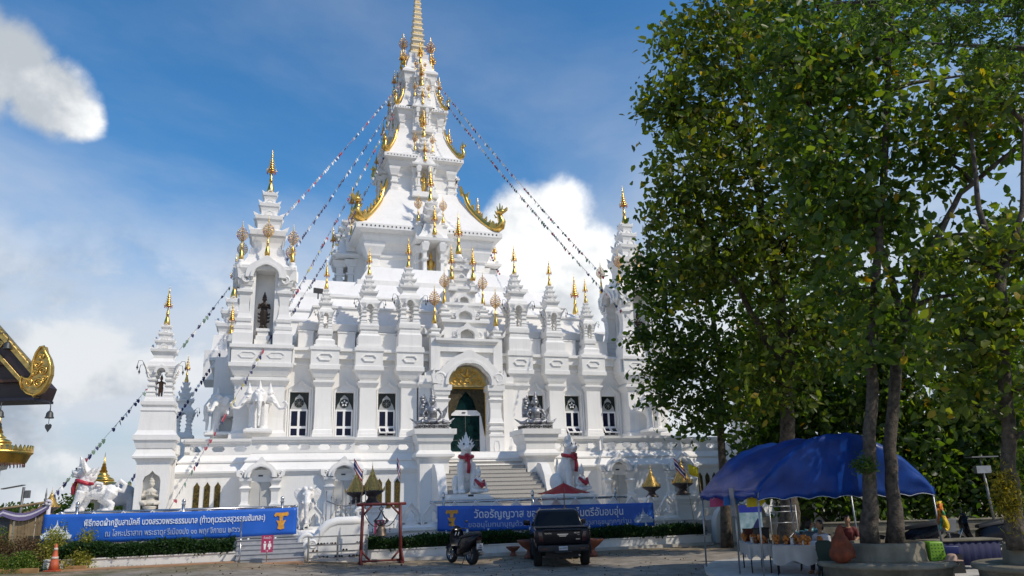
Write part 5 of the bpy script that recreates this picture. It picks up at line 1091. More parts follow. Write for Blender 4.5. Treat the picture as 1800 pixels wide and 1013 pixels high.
cloth_flag('striped_flag', 'limp red white and blue flag on the post next to the gilded slots', bp+Vector((.70, -.25, 2.1)), 1.28, TH, -.40, .40, 1.2, .33, None, .05)
cloth_flag('striped_flag', 'faded red white and blue flag in front of the gold lantern near the blue tent', (7.05, 33.0, .9), 2.25, TH, -.72, .42, .72, .25, None, -.25)
cloth_flag('yellow_flag', 'plain yellow flag on a bamboo pole beside the blue tent', (7.52, 33.2, .9), 2.35, ((1, 'fyellow'),), -.50, .42, .30, .25, None, -.12)
# ------------------------------------------------------------------ parasol, urns, cone
MT['parared'] = mat('red_parasol_cloth', (.72, .035, .03), .6, var=.1, trans=(.5, .03, .02))
t = thing('red_parasol', 'open red parasol on a bamboo pole beyond the pickup truck', 'parasol', (1.92, 34.0, .4), 0)
b = MB(); n = 8; R0 = 1.12
for i in range(n):
    a0, a1 = 2*PI*i/n, 2*PI*(i+1)/n; k = 5
    for j in range(k):
        f0, f1 = j/k, (j+1)/k; P = lambda f, a: (R0*f*math.cos(a), R0*f*math.sin(a), 2.36-.42*f-.05*math.sin(PI*f)); am = (a0+a1)/2
        Q = lambda f: ((R0*f*.90)*math.cos(am), (R0*f*.90)*math.sin(am), 2.36-.42*f-.03*f)
        b.quad(P(f0, a0), P(f1, a0), Q(f1), Q(f0)); b.quad(Q(f0), Q(f1), P(f1, a1), P(f0, a1))
b.build('canopy', 'parared', t); b = MB(); b.tube([(0, 0, -.45), (0, 0, 2.42)], .022); b.build('pole', 'flagpole', t)
for i in range(n): b = MB(); a = 2*PI*i/n; b.tube([(0, 0, 2.30), (R0*.97*math.cos(a), R0*.97*math.sin(a), 1.92)], .008, 4); b.build('rib', 'flagpole', t)
MT['clay'] = mat('terracotta_pot', (.22, .075, .045), .75, var=.2, scale=5)
for x, y, k, lab in ((.42, 31.2, 1.0, 'terracotta bowl planter showing at the left of the pickup truck'), (2.72, 31.4, .95, 'terracotta bowl planter showing at the right of the pickup truck'), (-.25, 32.6, .55, 'small terracotta pot standing by the planter wall near the truck')):
    b = MB(); b.lathe(0, 0, [(0, .26), (.10, .24), (.22, .14), (.30, .14), (.42, .32), (.60, .50), (.66, .52), (.66, .45), (.55, .38)], 18); tag(b.build('clay_bowl', 'clay', None, (x, y, gz(x, y)), 0), lab, 'planter').scale = (k, k, k)
MT['coneo'] = mat('faded_orange_cone', (.50, .10, .04), .6, var=.2, scale=5); MT['conew'] = mat('cone_band', (.62, .50, .42), .5)
t = thing('traffic_cone', 'faded orange traffic cone in front of the flowering shrubs', 'cone', (-15.5, 27.6, gz(-15, 27)))
b = MB(); b.box(-.22, -.22, 0, .22, .22, .04); b.build('foot', 'coneo', t); b = MB(); b.lathe(0, 0, [(.04, .165), (.36, .115), (.36, .115), (.62, .07), (.86, .035), (.87, .02)], 18); b.build('cone_body', 'coneo', t)
for z, r in ((.38, .114), (.66, .068)): b = MB(); b.lathe(0, 0, [(z, r+.003), (z+.08, r-.009)], 18); b.build('band', 'conew', t)

# ------------------------------------------------------------------ strings of pennants
MT['pf'] = [mat('pennant_%s' % n, c, .7, var=.1) for n, c in (('navy', (.02, .025, .10)), ('white', (.75, .75, .74)), ('red', (.38, .04, .07)), ('green', (.14, .24, .17)), ('yellow', (.55, .48, .16)))]
MT['cord'] = mat('grey_cord', (.35, .35, .36), .7)
def pennants(label, A, B, sag, pal, seed, step=.235, size=.225):
    A = Vector(A); B = Vector(B); L = (B-A).length; n = int(L/step); g = random.Random(seed); t = thing('pennant_string', label, 'bunting', A, 0, 'strings of pennants running down from the tower')
    P = lambda s: (B-A)*s-Vector((0, 0, sag*4*s*(1-s)))
    b = MB(); b.tube([P(i/24) for i in range(25)], .012, 4); b.build('cord', 'cord', t)
    b = MB(); h = (B-A); h.z = 0; h.normalize(); sd = Vector((-h.y, h.x, 0))
    for i in range(n):
        if g.random() < .06: continue
        p = P((i+.5)/n); w = size*.36; ang = g.uniform(-.9, .9); d = (h*math.cos(ang)+sd*math.sin(ang)); k = g.uniform(.75, 1.15); b.cm = g.choice(pal); sw = sd*g.uniform(-.12, .12)+h*g.uniform(-.05, .05)
        i0 = len(b.v); b.v.extend([tuple(p-d*w), tuple(p+d*w), tuple(p+d*w*.8-Vector((0, 0, size*.62*k))+sw*.5), tuple(p+sw-Vector((0, 0, size*k))), tuple(p-d*w*.8-Vector((0, 0, size*.62*k))+sw*.5)]); b.face((i0, i0+1, i0+2, i0+3, i0+4))
    tag(b.build('pennants', MT['pf'], t), kind='stuff')

ALLP = [0, 0, 1, 2, 3]; COOL = [0, 0, 0, 3, 1]
for lab, A, B, sag, pal, sd in (
    ('string of mixed pennants from the tower to the spire of the bronze figure tower', W(-1.35, AX-.6, 35.2), (-13.61, 43.5, 18.12), .1, [1, 1, 0, 2, 1], 1),
    ('dark navy pennant string from the tower to the roof behind the bronze figure', W(-1.35, AX-.8, 34.4), (-13.13, 43.4, 15.64), .25, [0, 0, 0, 1, 0], 2),
    ('pennant string from the niche tower past the corner pillar to the bamboo booth', (-15.76, 42.5, 14.12), (-19.5, 33.5, 2.46), .25, ALLP, 3),
    ('pennant string crossing in front of the niche tower down to the fence rail', W(-2.25, AX-1.9, 31.6), (-14.83, 34.6, 2.11), .45, [0, 2, 1, 3, 4, 0], 4),
    ('dark pennant string from the tower eave to the foot of the niche', W(-2.9, AX-2.4, 27.9), (-12.36, 42.8, 12.48), .4, COOL, 5),
    ('dark pennant string behind the corner pillar shrine', (-16.06, 42.5, 10.41), (-19.74, 41.0, 3.46), .15, COOL, 6),
    ('upper of two pennant strings running over the cloud to the leafy trees', W(1.35, AX-.9, 35.6), (5.66, 46.5, 15.13), .35, [1, 1, 0, 2, 3], 7),
    ('lower of two pennant strings running over the cloud to the leafy trees', W(1.35, AX-1.0, 34.7), (8.03, 40.0, 8.61), .55, [1, 0, 2, 3, 1], 8),
    ('short pennant string hanging behind the eave with the gold naga head', W(2.9, AX-1.0, 27.2), (-.23, 60.0, 17.81), .1, [0, 0, 1, 2], 9)):
    pennants(lab, A, B, sag, pal, sd)
# ------------------------------------------------------------------ vehicles
MT['paint'] = mat('black_car_paint', (.004, .005, .009), .20, .0, var=.2, scale=1, coat=.12, spec=.18); MT['tyre'] = mat('tyre_rubber', (.012, .012, .012), .85, var=.2, scale=20, bump=.3)
MT['rim'] = mat('alloy_rim', (.35, .35, .36), .3, .9); MT['chrome'] = mat('chrome_trim', (.75, .76, .78), .12, 1.0, var=.05); MT['tail'] = mat('smoked_tail_lamp', (.05, .008, .010), .15, coat=.6)
MT['autoglass'] = mat('tinted_car_glass', (.004, .005, .006), .06, spec=.22); MT['plate'] = mat('licence_plate', (.55, .56, .58), .4, var=.05); MT['blackp'] = mat('black_plastic', (.014, .014, .015), .6, var=.2)
def wheel(parent, loc, r, w, name='wheel', rz=0, spokes=6):
    t = MB(); s0 = 0
    prof = [(-w/2, r*.66), (-w/2, r*.90), (-w*.36, r*.985), (-w*.2, r), (w*.2, r), (w*.36, r*.985), (w/2, r*.90), (w/2, r*.66)]
    t.loft([[(x, q*math.cos(2*PI*j/28), q*math.sin(2*PI*j/28)) for j in range(28)] for x, q in prof], False, False, True)
    o = t.build(name, 'tyre', parent, loc, rz)
    h = MB(); h.loft([[(x, q*math.cos(2*PI*j/24), q*math.sin(2*PI*j/24)) for j in range(24)] for x, q in ((-w*.42, r*.67), (-w*.30, r*.60), (w*.30, r*.60), (w*.42, r*.67))], False, False, True)
    h.loft([[(x, r*.17*math.cos(2*PI*j/12), r*.17*math.sin(2*PI*j/12)) for j in range(12)] for x in (-w*.40, w*.40)])
    for k in range(spokes):
        a = 2*PI*k/spokes; c, s = math.cos(a), math.sin(a)
        for sx in (-1, 1): h.tube([(sx*w*.36, r*.1*c, r*.1*s), (sx*w*.40, r*.66*c, r*.66*s)], r*.055, 4)
    h.build('rim', 'rim', o); return o
pk = thing('pickup_truck', 'black double cab pickup truck parked facing the temple', 'pickup truck', (1.40, 26.62, 0), .025)
def bev(o, w=.03, n=3):
    m = o.modifiers.new('b', 'BEVEL'); m.width = w; m.segments = n; m.limit_method = 'ANGLE'; m.angle_limit = R(28)
    for p in o.data.polygons: p.use_smooth = True
    return o
b = MB()
def sec(y, hw0, hw1, hw2, z0, z1, z2): return [(-hw0, y, z0), (hw0, y, z0), (hw1, y, z1), (hw2, y, z2), (-hw2, y, z2), (-hw1, y, z1)]
b.loft([sec(.03, .82, .90, .86, .62, .92, 1.20), sec(.30, .86, .925, .885, .58, .92, 1.23), sec(1.70, .87, .925, .885, .50, .92, 1.22), sec(3.85, .87, .925, .87, .50, .92, 1.16), sec(4.9, .86, .91, .74, .50, .90, 1.10), sec(5.22, .74, .80, .62, .52, .82, .98)])
bev(b.build('body', 'paint', pk), .04)
b = MB(); b.loft([[(-hx, y0, z), (hx, y0, z), (hx*.98, y1, z), (-hx*.98, y1, z)] for z, hx, y0, y1 in ((1.18, .875, 1.66, 3.98), (1.45, .79, 1.76, 3.55), (1.72, .69, 1.90, 3.08), (1.79, .62, 2.05, 2.92))]); bev(b.build('cab', 'paint', pk), .05)
b = MB(); b.quad((-.74, 1.650, 1.24), (.74, 1.650, 1.24), (.62, 1.835, 1.69), (-.62, 1.835, 1.69)); o = b.build('rear_window', 'autoglass', pk); s_ = o.modifiers.new('s', 'SOLIDIFY'); s_.thickness = .02
for s in (-1, 1):
    for y0, y1, a0, a1 in ((1.85, 2.55, 1.98, 2.50), (2.64, 3.55, 2.60, 3.06)):
        b = MB(); b.quad((s*.872, y0, 1.24), (s*.872, y1, 1.24), (s*.716, a1, 1.68), (s*.716, a0, 1.68)); o = b.build('side_window', 'autoglass', pk); s_ = o.modifiers.new('s', 'SOLIDIFY'); s_.thickness = .02; s_.offset = 0
    b = MB(); b.loft([[(s*(.90+dx), 3.35+.5*dx, 1.22+z), (s*(.90+dx), 3.45+.5*dx, 1.22+z), (s*(.90+dx), 3.45+.5*dx, 1.40+z), (s*(.90+dx), 3.35+.5*dx, 1.40+z)] for dx, z in ((0, 0), (.10, 0), (.24, .02))]); bev(b.build('mirror', 'paint', pk), .02)
    b = MB(); b.loft([[(s*x, y, z) for x, y in ((.60 if z < 1.1 else .66, .0), (.905, .06), (.93, .42), (.86, .42))] for z in (.80, 1.12)]); bev(b.build('tail_lamp', 'tail', pk), .015)
    for y in (.95, 4.05): wheel(pk, (s*.78, y, .385), .385, .27)
    b = MB(); A = [(y+.50*math.cos(t), .385+.50*math.sin(t)) for y in (.95,) for t in [PI*i/12 for i in range(13)]]; B_ = [(y+.43*math.cos(t), .385+.43*math.sin(t)) for y in (.95,) for t in [PI*i/12 for i in range(13)]]
    b.strip(B_, A, 0, .05); b.xf(0, Matrix.Translation((s*.925+(.0 if s < 0 else .05), 0, 0)) @ Matrix.Rotation(PI/2, 4, 'Z')); b.build('wheel_arch', 'blackp', pk)
b = MB(); b.loft([[(-.60, y, z0), (.60, y, z0), (.63, y, z1), (-.63, y, z1)] for y, z0, z1 in ((-.02, .74, 1.19), (.03, .72, 1.20))]); b.box(-.60, -.045, 1.12, .60, .02, 1.19); bev(b.build('tailgate', 'paint', pk), .015)
b = MB(); b.box(-.80, -.12, .50, .80, .10, .70); b.box(-.28, -.15, .46, .28, .0, .52); bev(b.build('rear_bumper', 'blackp', pk), .03)
b = MB(); b.box(-.86, .10, 1.225, .86, 1.60, 1.25); bev(b.build('bed_cover', 'blackp', pk), .01)
b = MB(); b.prism([(-.19, 1.05), (.19, 1.05), (.15, 1.01), (-.15, 1.01)], -.075, -.04); b.prism([(-.13, .995), (.13, .995), (.10, .965), (-.10, .965)], -.065, -.04); b.build('tailgate_handle', 'chrome', pk)
b = MB(); b.box(-.14, -.135, .55, .14, -.122, .67); b.build('licence_plate', 'plate', pk); put('plate_number', text_mesh('บฉ 6799', .075, 'dark', align='CENTER'), pk, (0, -.14, .585))
for tx, x, z, sz in (('TOYOTA', -.47, 1.045, .055), ('HILUX', .46, 1.05, .062), ('REVO', .49, .86, .05), ('2.4', .51, 1.0, .04)): put('badge', text_mesh(tx, sz, 'chrome', align='CENTER', depth=.004, bold=.001), pk, (x, -.052 if z > 1.1 else -.03, z))
for s in (-1, 1): b = MB(); b.box(s*.62-.08, -.125, .57, s*.62+.08, -.118, .62); b.build('reflector', 'tail', pk)
b = MB(); b.box(-.55, .2, .30, .55, 4.6, .52); b.tube([(-.7, .95, .38), (.7, .95, .38)], .07, 8); b.ell((0, .95, .38), (.16, .18, .16)); b.build('chassis', 'blackp', pk)
b = MB(); b.tube([(.52, -.02, .38), (.52, .6, .40)], .035, 8); b.build('exhaust', 'steel', pk)
def motorbike(name, label, loc, rz, paint, plate=None, group=None, detail=True):
    t = thing(name, label, 'motorbike', loc, rz, group)
    wheel(t, (0, 0, .30), .30, .16); wheel(t, (0, 1.24, .30), .30, .13)
    b = MB(); b.loft([[(-w, y, z0), (w, y, z0), (w*1.05, y, (z0+z1)/2), (w*.7, y, z1), (-w*.7, y, z1), (-w*1.05, y, (z0+z1)/2)] for y, w, z0, z1 in ((-.46, .07, .80, .90), (-.28, .15, .62, .90), (0, .19, .42, .84), (.35, .21, .30, .80), (.62, .19, .26, .66))]); bev(b.build('rear_fairing', paint, t), .03)
    b = MB(); b.loft([[(-w, y, z0), (w, y, z0), (w*.8, y, z1), (-w*.8, y, z1)] for y, w, z0, z1 in ((-.44, .10, .88, .95), (-.10, .18, .84, .96), (.28, .18, .79, .88), (.62, .12, .72, .82))]); bev(b.build('seat', 'blackp', t), .03)
    b = MB(); b.loft([[(-w, y, z), (w, y, z), (w*.5, y+.10, z), (-w*.5, y+.10, z)] for y, z, w in ((.62, .24, .18), (.74, .34, .22), (.90, .62, .28), (.93, .90, .26), (.88, 1.06, .16))]); bev(b.build('leg_shield', paint, t), .03)
    b = MB(); b.loft([[(-.15, y, z), (.15, y, z), (.15, y, z+.10), (-.15, y, z+.10)] for y, z in ((.40, .22), (.82, .22))]); bev(b.build('floorboard', 'blackp', t), .02)
    b = MB(); b.tube([(-.34, .74, 1.02), (-.2, .86, 1.05), (0, .9, 1.03), (.2, .86, 1.05), (.34, .74, 1.02)], .016, 6); b.build('handlebar', 'blackp', t)
    b = MB(); b.loft([[(-w, y, z), (w, y, z), (w*.6, y+.08, z), (-w*.6, y+.08, z)] for y, z, w in ((.84, .98, .16), (.90, 1.08, .14), (.93, 1.14, .05))]); bev(b.build('cowl', paint, t), .02)
    for s in (-1, 1):
        b = MB(); b.tube([(s*.22, .86, 1.05), (s*.28, .82, 1.22)], .007, 4); b.ell((s*.30, .82, 1.25), (.065, .02, .04), 8, 5); b.build('mirror', 'blackp', t)
        b = MB(); b.tube([(s*.05, .88, .95), (s*.07, 1.24, .30)], .022, 6); b.build('fork', 'steel', t)
    b = MB(); A = [(1.24+.33*math.cos(a), .285+.33*math.sin(a)) for a in [PI*.15+PI*.75*i/9 for i in range(10)]]; B_ = [(1.24+.30*math.cos(a), .285+.30*math.sin(a)) for a in [PI*.15+PI*.75*i/9 for i in range(10)]]; b.strip(B_, A, -.07, .07); b.xf(0, Matrix.Rotation(PI/2, 4, 'Z')); b.build('mudguard', paint, t)
    b = MB(); b.tube([(.12, .42, .26), (.15, .1, .25), (.17, -.34, .34)], [.03, .055, .065], 9); b.build('exhaust', 'silverpipe', t)
    b = MB(); b.loft([[(-.09, y, z), (.09, y, z), (.07, y-.05, z+.08), (-.07, y-.05, z+.08)] for y, z in ((-.30, .70), (-.42, .74))]); b.build('tail_lamp', 'tail', t)
    b = MB(); b.loft([[(-.08, y, z), (.08, y, z), (.08, y-.02, z), (-.08, y-.02, z)] for y, z in ((-.44, .42), (-.38, .72))]); b.build('rear_flap', 'blackp', t)
    b = MB(); b.box(-.11, -.468, .47, .11, -.455, .63); b.build('licence_plate', 'plate', t)
    if plate:
        put('plate_number', text_mesh(plate[0], .055, 'dark', align='CENTER'), t, (0, -.472, .565)); put('plate_number', text_mesh(plate[1], .07, 'dark', align='CENTER'), t, (0, -.472, .49))
    b = MB(); b.tube([(-.09, .25, .30), (-.22, .22, .02)], .012, 5); b.build('stand', 'blackp', t)
    b = MB(); b.ell((.08, .02, .34), (.09, .22, .12)); b.ell((.0, .30, .34), (.14, .18, .12)); b.build('engine', 'steelg', t)
    t.scale = (1.14,)*3; return t
MT['silverpipe'] = mat('dull_silver_exhaust', (.25, .25, .26), .35, .8); MT['paintred'] = mat('maroon_paint', (.10, .012, .015), .25, coat=.6, var=.1)
motorbike('scooter', 'black scooter parked in front of the long blue banner', (-1.66, 29.0, 0), .60, 'paint', ('1กฎ', '2587'))

# ------------------------------------------------------------------ lower left: booth, shrubs, neighbouring shrines
MT['plank'] = mat('weathered_bamboo', (.24, .17, .09), .8, var=.35, scale=3, streak=.5); MT['drape'] = mat('violet_drape', (.16, .13, .26), .7, var=.2); MT['drapew'] = mat('white_drape', (.66, .63, .68), .7, var=.1); MT['photo'] = mat('dark_printed_panel', (.03, .05, .035), .4, var=.7, scale=3, tint=(.10, .11, .14))
bo = thing('bamboo_booth', 'bamboo plank booth draped with violet and white cloth', 'booth', (-17.3, 29.0, gz(-17.3, 29)), .30)
rr = random.Random(9)
for i in range(9):
    x = -.42+.105*i; b = MB(); w = .046; zt = 1.78+.45*(x+.5)+rr.uniform(-.03, .03); b.loft([[(x-w+q, -.02, z), (x+w+q, -.02, z), (x+w+q, .02, z), (x-w+q, .02, z)] for z, q in ((0, rr.uniform(-.01, .01)), (zt, rr.uniform(-.012, .012)))]); b.build('plank', 'plank', bo)
for x in (.54, -.60, -2.2): b = MB(); b.tube([(x, 0, 0), (x, 0, 2.15 if x > 0 else 1.85)], .05, 8); b.build('post', 'drapew' if x > 0 else 'plank', bo)
b = MB(); b.box(-2.15, .02, .75, -.62, .05, 1.75); b.build('printed_panel', 'photo', bo); b = MB(); b.tube([(-2.4, 0, 1.86), (.58, 0, 2.26)], .045, 8); b.build('beam', 'plank', bo)
for k, (m, dz) in enumerate((('drape', 0), ('drapew', .10), ('drape', .18))):
    b = MB(); A = []; B_ = []
    for i in range(17): s = i/16; x = -2.3+2.86*s; z = 1.82+.42*s; sg = .30*math.sin(PI*((s*2) % 1.0)); A.append((x, z-dz*.7-sg*.8)); B_.append((x, z-dz*.7-.09-sg*.95))
    b.strip(A, B_, -.10-.02*k, -.07-.02*k); b.build('swag', m, bo)
b = MB()
for i in range(11): b.ell((.52+.07*math.cos(i*2.3), -.10-.03*(i % 2), 2.22+.07*math.sin(i*2.3)), .055, 6, 5)
b.build('rosette', 'drapew', bo); b = MB(); b.tube([(.52, -.06, 2.15), (.55, -.06, 1.5), (.53, -.06, .9)], [.06, .09, .10], 6); b.build('fall', 'drapew', bo)
b = MB(); b.lathe(.38, .05, [(2.2, .06), (2.28, .05), (2.34, .06), (2.4, .03), (2.5, .035), (2.75, .004)], 8); b.build('finial', 'steelg', bo)
LFG = {'lime': leafmat('shrub_lime', [(0, (.16, .18, .03)), (.55, (.30, .31, .05)), (.85, (.48, .44, .09)), (1, (.72, .62, .26))], (1.3, 1.3, .5)), 'russet': leafmat('shrub_russet', [(0, (.09, .07, .035)), (.6, (.19, .11, .065)), (1, (.28, .19, .09))], (1.2, 1.1, .6)), 'green': leafmat('shrub_green', [(0, (.06, .12, .02)), (.7, (.13, .22, .035)), (1, (.36, .36, .08))], (1.3, 1.4, .5))}
MT['stem'] = mat('shrub_stem', (.10, .07, .04), .9, var=.3)
def shrub(x, y, r, h, kind, label, seed, n=1500, ls=.07):
    g = np.random.default_rng(seed); t = thing('shrub', label, 'shrub', (x, y, gz(x, y))); k = max(8, n//28)
    cx = g.normal(0, r*.42, (k, 2)); rr_ = np.linalg.norm(cx, axis=1)/r; cz = h*(1-.55*rr_**1.5)*g.uniform(.25, 1.0, k)
    C = np.concatenate([cx, cz[:, None]], 1); P = C[g.integers(0, k, n)]+g.normal(0, .10, (n, 3))*np.array([r/.7, r/.7, 1.2]); P[:, 2] = np.clip(P[:, 2], .03, h*1.12)
    put('foliage', leaves_mesh('foliage', P, ls, LFG[kind], 0, -.25, .5, seed), t)
    b = MB()
    for i in range(min(k, 14)): b.tube([(0, 0, 0), (C[i][0]*.5, C[i][1]*.5, C[i][2]*.6), tuple(C[i])], [.014, .010, .004], 4)
    b.build('stems', 'stem', t)
for x, y, r, h, kd, lab, sd, n in ((-16.15, 28.7, .62, 1.45, 'lime', 'tall yellow-green shrub directly behind the orange cone', 1, 3200), (-15.2, 29.0, .55, 1.30, 'lime', 'yellow-green shrub between the orange cone and the hedge', 2, 2800), (-16.95, 28.3, .62, 1.10, 'russet', 'russet brown shrub in front of the bamboo planks', 3, 2600), (-17.75, 28.2, .62, 1.0, 'russet', 'russet brown shrub below the printed panel', 4, 2400), (-18.0, 28.6, .52, 1.35, 'green', 'green shrub below the draped booth corner', 5, 2000), (-16.6, 27.6, .55, .58, 'green', 'low green groundcover clump left of the orange cone', 6, 2600), (-17.55, 27.5, .6, .55, 'green', 'low green groundcover clump below the russet shrubs', 7, 2600), (-15.0, 28.2, .46, .60, 'lime', 'low yellow clump right of the orange cone', 8, 2000)):
    shrub(x, y, r, h, kd, lab, sd, n)
MT['edging'] = mat('timber_edging', (.36, .20, .08), .8, var=.25, scale=4)
for x0, x1, y, lab in ((-18.6, -15.75, 27.15, 'low timber edging board in front of the groundcover'), (-15.2, -14.5, 27.75, 'short timber edging board right of the orange cone')): b = MB(); b.box(x0, y, 0, x1, y+.06, .20); bev(tag(b.build('edging_board', 'edging', None, (0, 0, .22)), lab, 'edging'), .01)
# gilded roof corner with wind bells
MT['eave'] = mat('dark_maroon_lacquer', (.030, .018, .020), .5, var=.3, scale=3); MT['soffit'] = mat('navy_soffit', (.012, .014, .028), .6, var=.2); MT['tileroof'] = mat('brown_roof_tile', (.09, .04, .025), .7, var=.3, scale=6)
LK = .86
vh = thing('gilded_eave', 'dark roof corner with gilded leaf finial and bargeboard', 'roof', (-8.55, 14.0, 4.16))
b = MB(); b.prism([(0, 0), (.06, .22), (-.85, 1.14), (-3.2, 3.6), (-3.2, 0)], .12, .55); b.build('gable', 'eave', vh)
b = MB(); b.box(-3.2, -.1, -.05, .02, .55, -.002); b.build('soffit', 'soffit', vh)
b = MB(); b.strip([(.02, .02), (-.88, .94), (-3.2, 3.3)], [(.12, .26), (-.80, 1.20), (-3.2, 3.65)], -.02, .12); b.build('bargeboard', 'eave', vh)
b = MB(); b.strip([(.10, .22), (-.80, 1.16), (-3.2, 3.62)], [(.14, .30), (-.78, 1.26), (-3.2, 3.72)], -.05, .14); b.strip([(.0, .0), (-.90, .90), (-3.2, 3.25)], [(.03, .05), (-.87, .96), (-3.2, 3.31)], -.05, .10)
for i in range(34): s = i/33; x = .12-3.0*s; z = .28+3.1*s; b.prism([(x-.03, z), (x+.03, z-.05), (x+.03, z+.06)], -.04, .02)
for i in range(5): b.lathe(0, 0, [(0, .001)], 3) if False else scroll(b, -.75-.62*i, .98+.64*i, .07, -.03, 1, .02)
b.build('gilt_trim', 'golddull', vh)
L_ = [(-.22, .10), (-.10, .0), (.04, -.05), (.18, .02), (.28, .18), (.325, .38), (.31, .56), (.25, .72), (.16, .86), (.12, .98), (.05, .96), (-.02, .84), (-.06, .68), (-.065, .52), (-.05, .38), (-.10, .30), (-.18, .30), (-.26, .36), (-.28, .24)]
L_ = [(x*LK, z*LK) for x, z in L_]; b = MB(); b.prism([(x-.02, z+.08) for x, z in L_], -.06, .06); b.build('leaf_finial', 'golddull', vh)
b = MB(); b.tube([(x-.02, -.07, z+.08) for x, z in L_+L_[:1]], .022, 6)
for k, (x, z, q, s) in enumerate(((.10, .20, .11, 1), (.16, .46, .10, -1), (.04, .60, .08, 1), (.10, .76, .06, -1), (-.10, .22, .08, -1), (.22, .30, .06, 1), (.0, .42, .06, 1))): scroll(b, x*LK-.02, z*LK+.08, q*LK, -.07, s, .02)
b.build('leaf_relief', 'gold', vh)
for i in range(6): b = MB(); z0 = .35+.32*i; b.box(-.25-.36*i-.5, .02, z0-.05, -.25-.36*i, .11, z0+.0); b.build('gable_lath', 'tileroof', vh)
b = MB(); b.box(-7.5, -7.0, -4.16, -2.4, -.05, -.06); b.build('hall_wall', 'white', vh)
MT['verdi'] = mat('dark_bell_metal', (.07, .075, .075), .5, .5, var=.2)
for x, z, lab in ((.36, -.10, 'small metal wind bell with heart clapper hooked to the gilded leaf finial'), (-.52, -.06, 'small metal wind bell with heart clapper under the dark soffit'), (-.56, 1.16, 'small metal wind bell hooked onto the gilded bargeboard')):
    t = thing('wind_bell', lab, 'bell', (-8.55+x, 13.9, 4.16+z-.28)); b = MB()
    b.lathe(0, 0, [(0, .072), (.015, .074), (.03, .062), (.09, .055), (.12, .035), (.135, .012), (.16, .010)], 14); b.build('bell_cup', 'verdi', t)
    b = MB(); b.tube([(0, 0, .06), (0, 0, -.10)], .005, 4); b.prism([(0, -.24), (.055, -.16), (.058, -.12), (.03, -.095), (0, -.11), (-.03, -.095), (-.058, -.12), (-.055, -.16)], -.006, .006); b.build('heart_clapper', 'verdi', t) if z < 1 else None
    b = MB(); b.tube([(0, 0, .15), (0, 0, .22), (-.03, 0, .28), (-.10, 0, .30), (-.30, 0, .28)] if x != -.52 else [(0, 0, .15), (0, 0, .27)], .009, 5); b.build('hook', 'verdi', t)
def gold_canopy(name, label, loc, k):
    t = thing(name, label, 'shrine', loc); b = MB(); b.lathe(0, 0, [(-loc[2]/k, .5), (-.5, .5), (-.4, .9), (0, 1.0)], 16); b.build('column', 'white', t)
    b = MB(); b.lathe(0, 0, [(0, 2.0), (.05, 2.1), (.62, 2.35), (.75, 2.5), (.95, 2.42), (1.0, 2.2), (1.25, 1.3), (1.5, .9), (1.52, 1.0), (1.7, .9), (1.9, .5), (1.95, .6), (2.1, .4), (2.3, .3), (2.32, .36), (2.6, .2), (2.62, .26), (2.9, .14), (2.92, .18), (3.2, .08), (4.1, .01)], 28); b.build('canopy', 'gold', t)
    b = MB()
    for i in range(40):
        a = 2*PI*i/40; flame(b, (2.42*math.cos(a), 2.42*math.sin(a), .9), .16, .42, (0, 0), .05, a+PI/2)
    b.build('crest', 'gold', t); b = MB()
    for i in range(40): a = 2*PI*i/40; b.ell((2.0*math.cos(a), 2.0*math.sin(a), -.14), (.05, .05, .14), 5, 4)
    b.build('tassels', 'redwood', t)
gold_canopy('gilded_canopy', 'large gilded tiered canopy beneath the dark roof corner', (-39.1, 60, 5.75), 1.0); gold_canopy('gilded_canopy', 'small distant gilded canopy behind the striding lion', (-38.5, 75, 3.3), .95)
t = thing('lamp_post', 'thin grey solar lamp post beyond the bamboo booth', 'lamp post', (-36.7, 60, 0)); b = MB(); b.tube([(0, 0, 0), (.1, 0, 4.0)], .10, 6); b.build('post', 'steelg', t); b = MB(); b.box(-.9, -.2, 4.05, .7, .2, 4.12); b.xf(0, Matrix.Rotation(-.15, 4, 'Y')); b.build('solar_panel', 'steelg', t); b = MB(); b.box(.25, -.1, 3.2, .6, .1, 3.75); b.build('lamp_head', 'steelg', t)
# ------------------------------------------------------------------ blue tent and what stands around it
MT['tarp'] = mat('blue_tarpaulin', (.005, .070, .36), .32, var=.30, scale=2.2, bump=.75, bscale=3.2, trans=(.005, .09, .45)); MT['tarptrim'] = mat('pale_piping', (.45, .50, .55), .6); MT['tubesteel'] = mat('galvanised_tube', (.33, .34, .35), .4, .7, var=.15)
tn = thing('blue_tent', 'blue tarpaulin market tent with arched roof and scalloped valance', 'tent', (8.46, 21.51, 0), .13)
tx0, tx1, ty0, ty1, tz, ta = -2.42, 2.45, -.35, 3.75, 2.18, 1.45
def vault(s, v):                                          # arched roof, sagging a little between the hoops
    x = tx0+(tx1-tx0)*s; a = (2*s-1); z = tz+ta*(1-abs(a)**2.0)+.02*math.sin(s*23+v*9)+.012*math.sin(s*61-v*17)-.09*abs(math.sin(PI*v*2))*(1-.5*a*a); return (x, ty0+(ty1-ty0)*v, z)
b = MB(); nx, ny = 36, 14
for j in range(ny+1):
    for i in range(nx+1): b.v.append(vault(i/nx, j/ny))
for j in range(ny):
    for i in range(nx): q = j*(nx+1)+i; b.face((q, q+1, q+nx+2, q+nx+1), True)
o = b.build('roof_sheet', 'tarp', tn); s_ = o.modifiers.new('s', 'SOLIDIFY'); s_.thickness = .01
